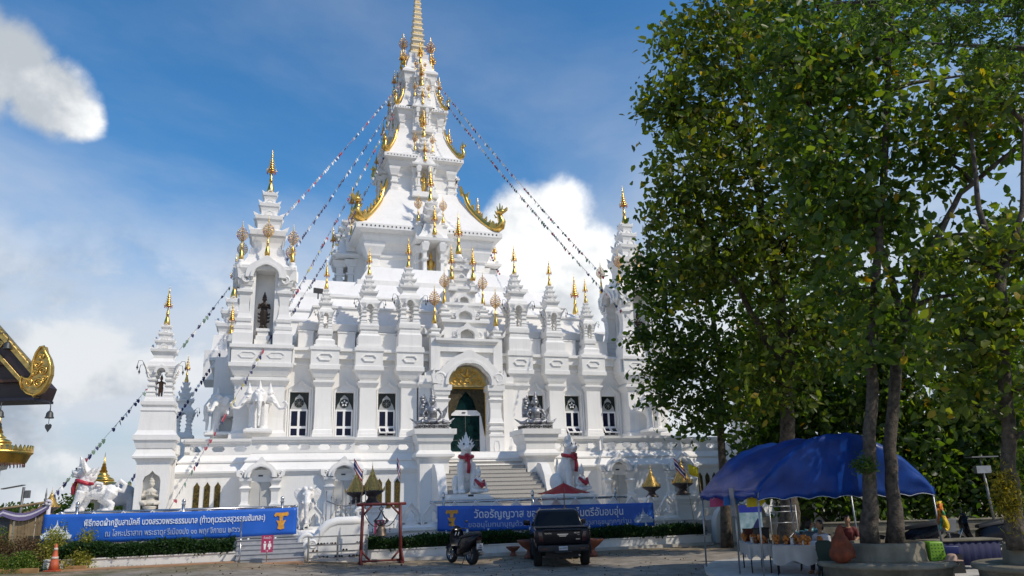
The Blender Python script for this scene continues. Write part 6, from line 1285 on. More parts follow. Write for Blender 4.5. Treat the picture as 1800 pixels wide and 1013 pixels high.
for v, nm in ((0, 'end_sheet'), (1, 'end_sheet')):
    b = MB(); n = 60; nz = 8
    for j in range(nz+1):
        for i in range(n+1):
            s = i/n; x, y, zt = vault(s, v); zb = tz-.22+.07*abs(math.sin(s*PI*7.0)); z = zb+(zt-zb)*j/nz; fw = math.sin(PI*j/nz); b.v.append((x, y-(.006 if v == 0 else -.006)+fw*(.035*math.sin(s*9+j*.6)+.02*math.sin(s*31-j)), z))
    for j in range(nz):
        for i in range(n): q = j*(n+1)+i; b.face((q, q+1, q+n+2, q+n+1), True)
    o = b.build(nm, 'tarp', tn); s_ = o.modifiers.new('s', 'SOLIDIFY'); s_.thickness = .008
    b = MB(); b.tube([(vault(i/n, v)[0], vault(i/n, v)[1]-.012*(1 if v == 0 else -1), tz-.22+.07*abs(math.sin(i/n*PI*7.0))) for i in range(n+1)], .009, 4); b.build('piping', 'tarptrim', tn)
for s in (0, 1):
    b = MB(); n = 24; x = tx0 if s == 0 else tx1
    for z in (tz+.01, None):
        for i in range(n+1): v = i/n; zz_ = z if z else tz-.17+.05*math.sin(v*21); b.v.append((x-(.012 if s == 0 else -.012)-(.0 if z else .03)*(1 if s == 0 else -1)+.008*math.sin(v*33), ty0+(ty1-ty0)*v, zz_))
    for i in range(n): b.face((i, i+1, n+2+i, n+1+i), True)
    o = b.build('side_valance', 'tarp', tn); s_ = o.modifiers.new('s', 'SOLIDIFY'); s_.thickness = .008
for x, y in ((tx0+.03, ty0+.03), (tx0+.03, 1.2), (tx0+.03, ty1-.05), (tx1-.03, ty0+.03), (tx1-.03, ty1-.05), (.4, ty1-.05)): b = MB(); b.tube([(x+(-.06 if x < 0 else .06), y, 0), (x, y, tz+.02)], .026, 8); b.build('leg', 'tubesteel', tn)
for y in (ty0+.03, 1.2, ty1-.05): b = MB(); b.tube([tuple(Vector(vault(i/16, (y-ty0)/(ty1-ty0)))-Vector((0, 0, .04))) for i in range(17)], .022, 6); b.build('hoop', 'tubesteel', tn)
for x in (tx0+.03, tx1-.03): b = MB(); b.tube([(x, ty0, tz-.02), (x, ty1, tz-.02)], .022, 6); b.build('eave_tube', 'tubesteel', tn)
b = MB(); b.box(tx0-.05, 1.05, 1.55, tx0-.02, 1.35, 2.3); b.build('tie_wrap', 'tubesteel', tn)
# triangular streamers under the tent edge
for i, (x, y, z, m, lab) in enumerate(((5.80, 24.0, 1.95, 'fpink', 'pink jagged paper streamer under the blue tent edge'), (5.95, 23.0, 2.0, 'fsky', 'blue jagged paper streamer under the blue tent edge'), (6.28, 21.9, 1.96, 'fyellow', 'yellow jagged paper streamer under the blue tent edge'))):
    if 'fpink' not in MT: MT['fpink'] = mat('pink_paper', (.65, .10, .22), .7); MT['fsky'] = mat('blue_paper', (.03, .16, .45), .7)
    b = MB(); b.prism([(-.32, -.13), (.12, -.12), (.34, .02), (.18, .06), (.10, .13), (.05, .07), (-.02, .15), (-.07, .08), (-.14, .15), (-.19, .07), (-.26, .12), (-.30, .02)], -.004, .004); tag(b.build('paper_streamer', m, None, (x, y-.3, z-.03), .4), lab, 'streamer')
# paving under the tent
b = MB(); P_ = [(5.3, 20.2), (5.15, 21.5), (5.2, 23.4), (5.6, 25.4), (6.3, 26.9), (7.2, 27.8), (20, 30.2), (20, 12), (6.6, 12), (5.9, 16.5), (5.5, 18.6)]
b.loft([[(x, y, z) for x, y in P_[::-1]] for z in (-.1, .07)][::1]); tag(b.build('apron', 'paving', None), kind='structure')
GZ = .07
MT['wcloth'] = mat('white_table_cloth', (.66, .66, .66), .8, var=.06); MT['blackiron'] = mat('black_iron', (.015, .015, .016), .5)
def table(loc, rz, L, Wd, label, drop=.34):
    t = thing('cloth_table', label, 'table', loc, rz); b = MB(); b.box(-L/2, -Wd/2, .70, L/2, Wd/2, .74); b.build('top', 'blackiron', t)
    for sx in (-1, 1):
        for sy in (-1, 1): b = MB(); b.tube([(sx*(L/2-.08), sy*(Wd/2-.06), 0), (sx*(L/2-.08), sy*(Wd/2-.06), .70)], .02, 6); b.build('leg', 'blackiron', t)
    b = MB(); n = 40; per = [(-L/2-.01, -Wd/2-.01), (L/2+.01, -Wd/2-.01), (L/2+.01, Wd/2+.01), (-L/2-.01, Wd/2+.01)]; ring = []
    for i in range(4):
        for j in range(n//4+6): s = j/(n//4+6); p, q = per[i], per[(i+1) % 4]; ring.append((p[0]+(q[0]-p[0])*s, p[1]+(q[1]-p[1])*s))
    m = len(ring); low = [(x*(1+.03*math.sin(i*1.7)), y*(1+.06*math.sin(i*1.9)), .745-drop-.06*math.sin(i*.8)) for i, (x, y) in enumerate(ring)]
    b.loft([[(x, y, .747) for x, y in ring], low], False, False, True); b.face(list(range(m))); o = b.build('cloth', 'wcloth', t); s_ = o.modifiers.new('s', 'SOLIDIFY'); s_.thickness = .005; return t
table((6.62, 23.3, GZ), 1.43, 1.8, .62, 'white-clothed stall table at the tent side edge'); table((7.35, 21.75, GZ), -.35, 1.35, .62, 'white-clothed stall table at the tent front corner', .44)
MT['jar'] = [mat('jar_%s' % n, c, .35, var=.25, scale=9) for n, c in (('orange', (.50, .16, .02)), ('amber', (.38, .09, .015)), ('white', (.62, .60, .56)), ('brown', (.14, .05, .02)))]
def jar_mesh(i): b = MB(); b.lathe(0, 0, [(0, .045), (.10, .05), (.13, .035), (.14, .042), (.17, .042), (.175, .02)], 10); return b.mesh('jar', [MT['jar'][i]])
def bloom_mesh(): b = MB(); b.lathe(0, 0, [(0, .03), (.07, .045)], 8); [b.ell((.045*math.cos(k*1.3), .045*math.sin(k*1.3), .11+.03*(k % 3)), .04, 6, 4) for k in range(8)]; return b.mesh('flower_cup', [MT['jar'][0]])
JM = [jar_mesh(i) for i in range(4)]; BM = bloom_mesh(); rr = random.Random(12)
for i in range(46):
    if i < 26: s = rr.uniform(-.82, .82); q = rr.uniform(-.24, .24); p = Vector((6.62, 23.3, GZ+.75))+Matrix.Rotation(1.43, 3, 'Z') @ Vector((s, q, 0)); where = 'table at the tent side edge'
    else: s = rr.uniform(-.60, .60); q = rr.uniform(-.24, .24); p = Vector((7.35, 21.75, GZ+.75))+Matrix.Rotation(-.35, 3, 'Z') @ Vector((s, q, 0)); where = 'table at the tent front corner'
    if i % 2: tag(put('flower_cup', BM, None, p, rr.random()*3, rr.uniform(.9, 1.3)), 'orange flower offering cup on the %s' % where, 'offering', 'offering cups, %s' % where)
    else:
        k = rr.choice((0, 1, 2, 2, 3)); tag(put('jar', JM[k], None, p, 0, rr.uniform(.8, 1.1)), '%s offering jar on the %s' % (('orange', 'amber', 'white', 'brown')[k], where), 'jar', '%s jars, %s' % (('orange', 'amber', 'white', 'brown')[k], where))
b = MB(); b.box(-.17, -.14, 0, .17, .14, .36); b.box(-.19, -.16, .36, .19, .16, .39); bev(tag(b.build('black_box', 'blackp', None, (6.78, 23.15, GZ+.75), .3), 'black donation box standing among the flower cups', 'box'), .01)
# plastic chairs
MT['chairg'] = mat('dark_green_plastic', (.012, .035, .025), .4, var=.15)
def chair():
    t = thing('plastic_chair', '', 'chair'); b = MB(); b.loft([[(-.21, -.21, z), (.21, -.21, z), (.23, .20, z), (-.23, .20, z)] for z in (.41, .44)]); bev(b.build('seat', 'chairg', t), .012)
    b = MB(); b.loft([[(-w, y, z), (w, y, z), (w, y+.02, z), (-w, y+.02, z)] for w, y, z in ((.20, .19, .44), (.22, .24, .65), (.21, .28, .84), (.12, .30, .90))]); b.build('backrest', 'chairg', t)
    for sx in (-1, 1):
        for sy in (-1, 1): b = MB(); b.tube([(sx*.19, sy*.18, .42), (sx*.23, sy*.23, 0)], [.022, .018], 6); b.build('leg', 'chairg', t)
        b = MB(); b.tube([(sx*.22, .24, .66), (sx*.25, .05, .67), (sx*.24, -.17, .63), (sx*.21, -.18, .42)], .018, 6); b.build('armrest', 'chairg', t)
    return t
c0 = chair(); spots = ((7.75, 20.95, 2.6, 'dark green plastic chair beside the orange cloth bag'), (8.05, 21.9, -1.9, 'dark green plastic chair under the man in the white shirt'), (7.95, 22.9, 1.2, 'dark green plastic chair under the woman facing the stall'))
for i, (x, y, rz, lab) in enumerate(spots): c = c0 if i == 0 else copy_tree(c0); c.location = (x, y, GZ); c.rotation_euler.z = rz; tag(c, lab, 'chair', 'plastic chairs by the stall')
# seated people
MT['skin'] = mat('skin', (.30, .16, .09), .55, var=.08); MT['hair'] = mat('black_hair', (.010, .008, .008), .5, var=.3); MT['shirtw'] = mat('white_shirt', (.55, .55, .56), .8); MT['shirtb'] = mat('slate_blouse', (.10, .14, .16), .8); MT['shirtm'] = mat('maroon_robe', (.12, .02, .02), .8); MT['pants'] = mat('dark_trousers', (.02, .02, .028), .8)
def seated(label, loc, rz, top, lean=.12, arm=.25):
    """a sitting body (skin), clothes a few millimetres proud of it; faces -y"""
    t = thing('person', label, 'person', loc, rz)
    def torso(b, e): 
        b.tube([(0, .02, .46), (0, .02-lean*.3, .66), (0, -lean*.8, .90), (0, -lean, 1.0)], [.155+e, .145+e, .165+e, .10+e], 10)
        for s in (-1, 1): b.ell((s*.15, -lean*.9, .92), (.085+e, .08+e, .08+e))
    def arms(b, e, full=True):
        for s in (-1, 1):
            b.tube([(s*.20, -lean*.9, .94), (s*.25, -lean-.02, .70)], [.055+e, .046+e], 8)
            if full: b.tube([(s*.25, -lean-.02, .70), (s*.16, -lean-arm, .62)], [.044+e, .032+e], 8)
    def legs(b, e):
        for s in (-1, 1): b.tube([(s*.09, .05, .50), (s*.11, -.40, .52), (s*.11, -.46, .10)], [.095+e, .075+e, .045+e], 9)
    b = MB(); torso(b, 0); arms(b, 0); legs(b, 0); b.tube([(0, -lean, .98), (0, -lean-.01, 1.12)], [.055, .05], 8); b.ell((0, -lean-.03, 1.22), (.080, .098, .118)); b.ell((0, -lean-.125, 1.205), (.016, .022, .028), 6, 4)
    for s in (-1, 1):
        b.ell((s*.11, -.54, .06), (.045, .12, .04)); b.ell((s*.16, -lean-arm-.04, .615), (.04, .05, .02))
        b.ell((s*.08, -lean-.02, 1.21), (.012, .022, .032), 6, 4)
        for q in range(4): b.tube([(s*.16+(q-1.5)*.018, -lean-arm-.07, .615), (s*.16+(q-1.5)*.02, -lean-arm-.125+.008*abs(q-1.5), .605)], .009, 5)
        b.tube([(s*.16-s*.035, -lean-arm-.03, .615), (s*.16-s*.055, -lean-arm-.075, .61)], .010, 5)
    put('body', blobmesh(b, 'body', ['skin'], .014, 1), t)
    b = MB(); torso(b, .012); arms(b, .014, False); put('shirt', blobmesh(b, 'shirt', [top], .018, 1), t); b = MB(); legs(b, .012); b.ell((0, .05, .50), (.18, .17, .12)); put('trousers', blobmesh(b, 'trousers', ['pants'], .018, 1), t)
    b = MB(); b.ell((0, -lean+.0, 1.25), (.092, .105, .112)); b.ell((0, -lean+.05, 1.17), (.082, .06, .10)); put('hair', blobmesh(b, 'hair', ['hair'], .016, 1), t); return t
seated('person with black hair in a slate blouse facing the stall', (7.95, 22.86, GZ), 2.0, 'shirtb'); seated('person with short black hair in a white shirt holding white paper', (8.06, 21.9, GZ), -1.0, 'shirtw'); seated('person in a maroon robe seated behind the twin tree trunks', (10.05, 25.2, GZ), -.4, 'shirtm')
b = MB(); b.quad((-.15, 0, -.11), (.15, 0, -.11), (.15, .06, .11), (-.15, .06, .11)); o = tag(b.build('paper_sheet', 'signwhite', None, (7.70, 21.62, GZ+.72), -.9), 'white paper sheet held by the person in the white shirt', 'paper'); s_ = o.modifiers.new('s', 'SOLIDIFY'); s_.thickness = .002
b = MB(); b.rs(0, 0, [(0, .22, .22), (.43, .25, .25), (.45, .26, .26)]); tag(b.build('low_stool', 'blackp', None, (10.05, 25.22, GZ)), 'dark stool under the person in the maroon robe', 'stool')
# large orange cloth bag, bins and boards behind
MT['orangecloth'] = mat('orange_robe_cloth', (.15, .032, .010), .85, var=.5, scale=4, bump=.9, bscale=6)
b = MB(); b.ell((0, 0, .22), (.34, .30, .26)); b.ell((.02, 0, .48), (.27, .24, .28)); b.tube([(.02, 0, .6), (.05, .02, .85), (.10, .05, 1.0)], [.18, .11, .05], 9); b.tube([(.2, -.1, .5), (.30, -.08, .3), (.33, -.05, .1)], [.09, .08, .06], 7)
t = thing('cloth_bag', 'large orange cloth bag propped on the round concrete bench', 'bag', (7.72, 20.0, .50)); put('body', blobmesh(b, 'body', ['orangecloth'], .03, 2), t, (0, 0, 0), 0, .86)
MT['binblue'] = mat('navy_plastic_bin', (.012, .02, .10), .4, var=.1); MT['bottles'] = mat('clear_bottles', (.12, .34, .36), .2, var=.3, scale=20)
t = thing('blue_crate', 'navy crate heaped with bottles beyond the person in white', 'crate', (9.2, 26.0, GZ)); b = MB(); b.rs(0, 0, [(0, .36, .28), (.74, .44, .34), (.78, .46, .36), (.78, .42, .32), (.70, .41, .31)]); b.build('tub', 'binblue', t)
rr = random.Random(3)
for i in range(16): b = MB(); p = Vector((rr.uniform(-.34, .34), rr.uniform(-.25, .25), .74+rr.uniform(0, .10))); d = Vector((rr.uniform(-1, 1), rr.uniform(-1, 1), rr.uniform(.1, .9))).normalized(); b.tube([p, p+d*.13, p+d*.16, p+d*.20], [.033, .033, .014, .013], 8); tag(b.build('plastic_bottle', 'bottles', None, (9.2, 26.0, GZ+.02)), 'clear plastic bottle heaped in the navy crate', 'bottle', 'bottles in the navy crate')
MT['postersky'] = mat('poster_sky', (.10, .32, .42), .5, var=.3, scale=4, tint=(.45, .60, .66)); MT['posterblue'] = mat('poster_blue_band', (.01, .03, .32), .5)
t = thing('event_poster', 'blue-topped poster board standing behind the tent table', 'poster', (7.62, 27.0, GZ), .1); b = MB(); b.box(-.38, -.01, .72, .38, .01, 1.46); b.build('panel', 'postersky', t); b = MB(); b.box(-.38, -.012, 1.46, .38, .012, 1.70); b.build('headline_band', 'posterblue', t)
b = MB(); b.prism([(-.02, .72), (.30, .72), (.30, 1.12), (.24, 1.28), (.14, 1.15), (.06, 1.02)], -.016, -.011); b.build('picture', 'binblue', t)
for x in (-.36, .36): b = MB(); b.tube([(x, .03, 0), (x, .03, 1.72)], .018, 6); b.build('leg', 'tubesteel', t)
t = thing('metal_rack', 'grey tubular rack standing between the poster and the thick trunk', 'rack', (8.75, 27.2, GZ), .1)
for x in (-.45, .45): b = MB(); b.tube([(x, 0, 0), (x, 0, 1.66)], .02, 6); b.build('upright', 'tubesteel', t)
for z in (.4, 1.1, 1.45, 1.62): b = MB(); b.tube([(-.45, 0, z), (.45, 0, z)], .016, 6); b.build('rail', 'tubesteel', t)
b = MB(); b.tube([(-.45, 0, .1), (.45, 0, .9)], .01, 5); b.build('brace', 'tubesteel', t)
MT['bricky'] = mat('red_wicker', (.12, .035, .02), .8, var=.4, scale=20, bump=.6)
b = MB(); b.rs(0, 0, [(0, .24, .18), (.30, .27, .21), (.33, .28, .22)]); tag(b.build('wicker_basket', 'bricky', None, (6.72, 23.95, GZ+.75), 1.4), 'reddish wicker basket at the far end of the side table', 'basket')
# curved white walls right of the fence
def round_wall(u, d, hw, h, lab, t=.4):
    b = MB(); b.prism([(-hw, 0), (hw, 0)]+[(hw*math.cos(a), h-hw*.9+hw*.9*math.sin(a)) for a in [PI*i/16 for i in range(17)]], -t/2, t/2); bev(tag(b.build('rounded_wall', 'wallw', None, W(u, d), YAW), lab, 'wall'), .06)
round_wall(9.45, -11.2, 1.05, 1.75, 'large rounded white wall end behind the tent leg'); round_wall(10.9, -10.4, .8, 1.75, 'rounded white wall end behind the poster board')
b = MB(); b.box(-2.0, -.3, 0, 2.0, .3, .95); b.box(-2.05, -.35, .95, 2.05, .35, 1.05); tag(b.build('low_wall', 'wallw', None, W(13.2, -10.6), YAW), 'low white wall behind the thick dark trunk', 'wall')
fence(11.9, 16.2, 'white fence of pointed petal panels seen beneath the tent', False)
# ------------------------------------------------------------------ round concrete tree benches
MT['mossc'] = mat('mossy_concrete', (.16, .145, .10), .9, var=.35, scale=1.6, bump=.5, bscale=18, tint=(.26, .23, .17), streak=.45); MT['soil'] = mat('dark_soil', (.05, .035, .025), .95, var=.3, scale=8, bump=.5)
for x, y, r, lab in ((9.03, 20.6, 1.6, 'round mossy concrete bench around the twin tree trunks'), (12.0, 18.6, 1.75, 'round mossy concrete bench around the trunk with the orchid')):
    t = thing('tree_bench', lab, 'bench', (x, y, GZ-.07)); b = MB(); b.lathe(0, 0, [(-.2, r*.90), (.34, r*.92), (.36, r*.99), (.40, r*1.0), (.46, r*.99), (.475, r*.96), (.475, r*.60)], 48); b.build('seat_ring', 'mossc', t)
    b = MB(); b.lathe(0, 0, [(.47, r*.64), (.52, r*.62), (.82, r*.60), (.88, r*.59), (.90, r*.57), (.90, r*.50), (.80, r*.49)], 40); b.build('planter_ring', 'mossc', t); b = MB(); b.lathe(0, 0, [(.70, r*.5), (.82, r*.495), (.86, r*.2)], 24); b.build('soil', 'soil', t)
MT['lime'] = mat('lime_green_plastic', (.16, .34, .02), .45, var=.1)
t = thing('lime_stools', 'stack of lime green perforated plastic stools behind the round bench', 'stool', (9.98, 20.05, .475)); b = MB(); b.rs(0, 0, [(0, .19, .19), (.36, .165, .165), (.42, .16, .16), (.435, .14, .14)]); bev(b.build('shell', 'lime', t), .02)
MT['limed'] = mat('painted_hole_shade', (.05, .12, .01), .7)  # shell is not pierced: darker green discs paint the shade of its holes
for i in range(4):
    for j in range(5): b = MB(); x = -.12+.08*i; z = .06+.075*j; b.ell((x, -.188+.07*z, z), (.026, .006, .022), 7, 5); b.build('hole_disc', 'limed', t)
b = MB(); b.lathe(0, 0, [(0, .24), (.012, .245), (.02, .14), (.10, .125), (.15, .09), (.165, .03)], 20); MT['straw'] = mat('pale_pink_hat', (.40, .26, .19), .8); tag(b.build('sun_hat', 'straw', None, (10.22, 19.75, .48)), 'pale brimmed hat resting on the round bench', 'hat')
# blue-skirted table, leaning pole with ribbons, parked bikes, terrace walls
MT['bskirt'] = mat('navy_table_skirt', (.008, .012, .06), .8, var=.15, scale=6)
t = thing('skirted_table', 'long table with navy skirt behind the round benches', 'table', (11.75, 22.2, GZ), .12); b = MB(); b.box(-1.0, -.38, .70, 1.0, .38, .75); bev(b.build('top', 'mossc', t), .02); b = MB()
P1 = [(-.92+1.84*i/30, -.33-.015*math.sin(i*1.9)) for i in range(31)]; b.v.extend([(x, y, .70) for x, y in P1]+[(x, y-.01, .10) for x, y in P1]); [b.face((i, i+1, 32+i, 31+i), True) for i in range(30)]; o = b.build('skirt', 'bskirt', t); s_ = o.modifiers.new('s', 'SOLIDIFY'); s_.thickness = .006
for sx in (-1, 1):
    for sy in (-1, 1): b = MB(); b.tube([(sx*.9, sy*.28, 0), (sx*.9, sy*.28, .7)], .025, 6); b.build('leg', 'tubesteel', t)
b = MB(); b.box(-.22, -.16, 0, .22, .16, .20); bev(tag(b.build('cool_box', 'binblue', None, (10.9, 21.2, GZ+.45)), 'small blue box beside the lime green stools', 'box'), .02); b = MB(); b.rs(0, 0, [(0, .28, .2), (.45, .26, .18)]); tag(b.build('low_crate', 'blackp', None, (10.9, 21.2, GZ)), 'dark crate under the small blue box', 'crate')
RB = [('ribbon_yellow', (.62, .42, .01)), ('ribbon_orange', (.55, .14, .01)), ('ribbon_red', (.45, .03, .03)), ('ribbon_teal', (.04, .30, .28)), ('ribbon_green', (.05, .35, .12))]
for n, c in RB: MT[n] = mat(n, c, .6, var=.15)
t = thing('ribbon_bundle', 'bundle of yellow, orange and teal cloth strips tied to the tent leg', 'cloth', (10.95, 21.38, 1.1), 0)
for i, (m, x, z0, z1, w) in enumerate((('ribbon_yellow', 0, .72, .06, .09), ('ribbon_orange', -.09, .66, .16, .08), ('ribbon_red', .10, .52, .20, .05), ('ribbon_teal', -.12, .36, .02, .06), ('ribbon_green', .05, .5, .28, .03), ('ribbon_yellow', .06, .36, -.02, .07))):
    b = MB(); b.loft([[(x*(1-q)+.0-w*(.5+.5*math.sin(PI*(.2+.7*(1-q)))), -.07-.02*i+.02*math.sin(q*8+i), z0+(z1-z0)*(1-q)), (x*(1-q)+w*(.5+.5*math.sin(PI*(.2+.7*(1-q)))), -.06-.02*i-.03*math.sin(q*6+i), z0+(z1-z0)*(1-q)), (x*(1-q)+w*.4, -.03-.02*i, z0+(z1-z0)*(1-q)-.01)] for q in (1, .8, .6, .4, .2, 0)], smooth=True); b.build('strip', m, t)
motorbike('parked_motorbike', 'black motorbike parked along the terrace wall beside the twin trunks', (12.6, 25.4, GZ), 1.2, 'paint'); motorbike('parked_motorbike', 'black motorbike parked along the terrace wall behind the ribbons', (14.9, 25.6, GZ), 1.5, 'paint')
for x0, x1, y, z, lab in ((10.9, 24, 30, 1.02, 'higher long grey terrace wall under the dark bushes'), (11.2, 24, 28.9, .72, 'lower long grey terrace wall behind the parked motorbikes')): b = MB(); b.box(x0, y, 0, x1, y+.5, z-.06); b.box(x0-.03, y-.05, z-.06, x1, y+.55, z); bev(tag(b.build('terrace_wall', 'mossc', None, (0, 0, .0)), lab, 'wall'), .02)
t = thing('lamp_post', 'grey post with box lamp and solar panel before the dark bushes', 'lamp post', (16.9, 29.3, .6)); b = MB(); b.tube([(0, 0, 0), (-.10, 0, 2.2)], .05, 8); b.build('post', 'steelg', t); b = MB(); b.box(-.38, -.12, 2.0, .14, .12, 2.26); b.build('lamp_box', 'tubesteel', t); b = MB(); b.box(-.55, -.25, 2.55, .40, .25, 2.59); b.tube([(-.12, 0, 2.2), (-.12, 0, 2.56)], .03, 6); b.build('solar_panel', 'steelg', t)
b = MB(); b.rs(0, 0, [(0, .13, .13), (.3, .16, .16), (.32, .16, .16)]); tag(b.build('hanging_bucket', 'tubesteel', None, (11.12, 21.42, 1.05)), 'grey bucket hung beside the coloured cloth strips', 'bucket')
# ------------------------------------------------------------------ trees
MT['bark'] = mat('rough_grey_brown_bark', (.055, .043, .032), .9, var=.45, scale=7, bump=1.0, bscale=22, tint=(.13, .105, .08)); MT['twigb'] = mat('thin_branch', (.05, .04, .03), .9, var=.3)
LF = {'a': leafmat('broad_leaf', [(0, (.028, .058, .012)), (.45, (.058, .104, .020)), (.80, (.104, .145, .028)), (.965, (.15, .175, .032)), (.99, (.28, .19, .015)), (1, (.30, .13, .01))], (2.2, 2.4, .6), .40),
      'b': leafmat('darker_leaf', [(0, (.028, .056, .014)), (.5, (.052, .094, .020)), (.85, (.084, .130, .028)), (1, (.13, .165, .034))], (2.0, 2.3, .55), .42),
      'c': leafmat('yellowing_leaf', [(0, (.038, .066, .013)), (.45, (.074, .110, .020)), (.75, (.118, .15, .026)), (.95, (.16, .175, .032)), (1, (.32, .21, .02))], (2.2, 2.3, .55), .40)}
def tree(label, base, trunks, lobes, kind, dens, ls, seed, name='broadleaf_tree', limbs=True, droop=.35, group=None, zmin=1.9):
    """trunks: list of ([points], r0, r1); lobes: (x, y, z, r[, squash])"""
    g = np.random.default_rng(seed); bx, by, bz = base; t = thing(name, label, 'tree', base, 0, group); b = MB(); allp = []
    for pts, r0, r1 in trunks:
        pts = [Vector(p)-Vector(base) for p in pts]; P = []
        for i in range(len(pts)-1):
            for k in range(5): s = k/5; P.append(pts[i].lerp(pts[i+1], s)+Vector((g.normal(0, .02), g.normal(0, .02), 0))*(r0/.15))
        P.append(pts[-1]); n = len(P); b.tube(P, [r0+(r1-r0)*i/(n-1)+(r0*.35*max(0, 1-i/3) if pts is not None and i < 3 and r0 > .12 else 0) for i in range(n)], 10); allp += P
    b.build('trunk', 'bark', t); pts = []; tw = MB()
    for L in lobes:
        x, y, z, r = L[:4]; c = Vector((x, y, z))-Vector(base); sq = L[4] if len(L) > 4 else .85
        if limbs:
            cand = [p for p in allp if p.z < c.z-.1*r] or allp; p0 = min(cand, key=lambda p: (p-c).length+.5*abs(c.z-p.z-r)); mid = p0.lerp(c, .55)+Vector((g.normal(0, .15), g.normal(0, .15), .18*r)); q = .030+.022*r; lb = MB(); lb.tube([p0, p0.lerp(mid, .5)+Vector((0, 0, .1)), mid, c], [q*1.5, q*1.1, q*.8, q*.45], 6); lb.build('limb', 'bark', t)
        nc = int(dens*r*r*6.2); u = g.normal(size=(nc, 3)); u /= np.linalg.norm(u, axis=1)[:, None]; rad = r*g.uniform(.25, 1.0, nc)**.55*(1+.22*np.sin(u[:, 0]*5+seed)+.15*np.sin(u[:, 2]*7+u[:, 1]*4)); C = u*rad[:, None]*np.array([1, 1, sq])+np.array(c)
        if limbs:
            for i in range(0, nc, 3):
                cc = Vector(C[i]); m2 = c.lerp(cc, .5)+Vector((0, 0, -.05*r)); tw.tube([c, m2, cc], [.018, .012, .005], 3, False)
        per = 16; P = np.repeat(C, per, 0)+g.normal(0, 1, (nc*per, 3))*np.array([.28, .28, .21])*(ls/.22)**.5; pts.append(P)
    if limbs: tag(tw.build('twigs', 'twigb', t), kind='stuff')
    P = np.concatenate(pts); P = P[P[:, 2]+bz > zmin]
    put('crown', leaves_mesh('crown', P, ls, LF[kind], .2, droop, .62, seed, .45), t); return t
# the twin-trunk tree on the round bench
tree('tall tree with twin trunks growing from the round bench', (9.03, 20.6, .80), [([(8.72, 20.6, .8), (9.0, 20.6, 3.0), (9.55, 20.7, 6.0), (10.15, 20.8, 8.6), (11.0, 20.9, 12.5), (11.9, 21, 16.8)], .185, .06), ([(9.34, 20.65, .8), (9.6, 20.7, 3.2), (10.15, 20.8, 5.4), (10.55, 20.8, 6.6)], .165, .13), ([(10.5, 20.8, 6.5), (11.3, 20.6, 8.2), (12.5, 20.5, 10.0), (14.2, 20, 11.3)], .12, .05), ([(10.5, 20.8, 6.5), (10.4, 21.1, 8.5), (9.8, 21.5, 11), (9.2, 21.8, 13.5)], .11, .04)],
     [(10.4, 21.2, 14.6, 1.7), (9.3, 21.5, 12.4, 1.7), (11.2, 20.6, 12.2, 1.5), (12.2, 21.2, 15.4, 1.6), (9.4, 21, 9.6, 1.5), (10.5, 21.3, 10.0, 1.5), (11.0, 20.5, 7.9, 1.2), (12.6, 20.6, 11.2, 1.2), (13.9, 20.2, 12.2, 1.2), (9.3, 20.6, 7.4, 1.1), (8.6, 21.2, 14.6, 1.5), (9.8, 21.6, 16.8, 1.7), (13.3, 20.8, 8.9, 1.0), (14.4, 21, 14.0, 1.1), (8.4, 21, 11.0, 1.1), (12.6, 20.4, 7.1, 1.0), (10.1, 20.4, 6.0, .8), (8.9, 20.2, 5.6, .7)], 'a', 3.0, .265, 21)
tree('broad leafy tree with thick dark trunk rising behind the blue tent', (10.1, 31.0, 0), [([(10.1, 31, 0), (10.3, 31, 3.5), (10.6, 30.4, 7), (10.2, 29.5, 11), (9.6, 28.8, 15), (9.3, 28.4, 20)], .34, .08), ([(10.5, 30.5, 6.5), (8.9, 29.5, 9.5), (7.4, 28.6, 12)], .16, .05)],
     [(6.9, 28, 14.1, 2.1), (6.0, 28, 12.3, 1.3), (7.6, 28, 16.8, 2.1), (6.3, 28, 16.9, 1.3), (9.3, 28, 18.6, 2.2), (8.8, 28.2, 21, 1.8), (9.4, 28, 14.2, 2.4), (10.4, 28.2, 11.4, 2.3), (10.7, 29.2, 8.0, 2.0), (9.4, 29.4, 6.2, 1.6), (8.2, 28.2, 11.0, 2.0), (11.8, 28.5, 16.6, 2.4), (12.8, 29, 12.2, 2.2), (6.9, 28, 19.2, 1.3), (13.4, 29, 19.4, 2.2), (6.7, 28.6, 10.2, 1.4), (12.9, 29, 8.4, 1.7), (11.0, 29, 21.5, 2.0)], 'c', 2.8, .285, 22)
tree('slender tree whose branch reaches over the white side tower', (8.55, 34.0, 0), [([(8.5, 34, 0), (8.65, 34, 4), (8.95, 34, 7.5), (8.6, 33.6, 11), (8.0, 33.2, 13)], .20, .05)],
     [(7.0, 33, 11.0, 1.6), (6.0, 33, 10.9, .9), (6.5, 33, 8.4, 1.3), (7.3, 33, 6.6, 1.4), (8.7, 33, 8.6, 1.9), (5.3, 33, 11.4, .8), (8.3, 33, 5.4, 1.1), (9.9, 33, 11.0, 1.8), (7.9, 33, 12.9, 1.5), (9.4, 33.3, 6.3, 1.3), (6.2, 33, 12.3, .8), (5.9, 33, 7.2, .7), (10.9, 33.5, 8, 1.7), (6.0, 33, 9.6, .8), (6.1, 33, 6.2, .9), (7.1, 33, 5.1, .9), (6.5, 33, 7.5, 1.0), (5.6, 33, 8.6, .7)], 'b', 3.4, .24, 23)
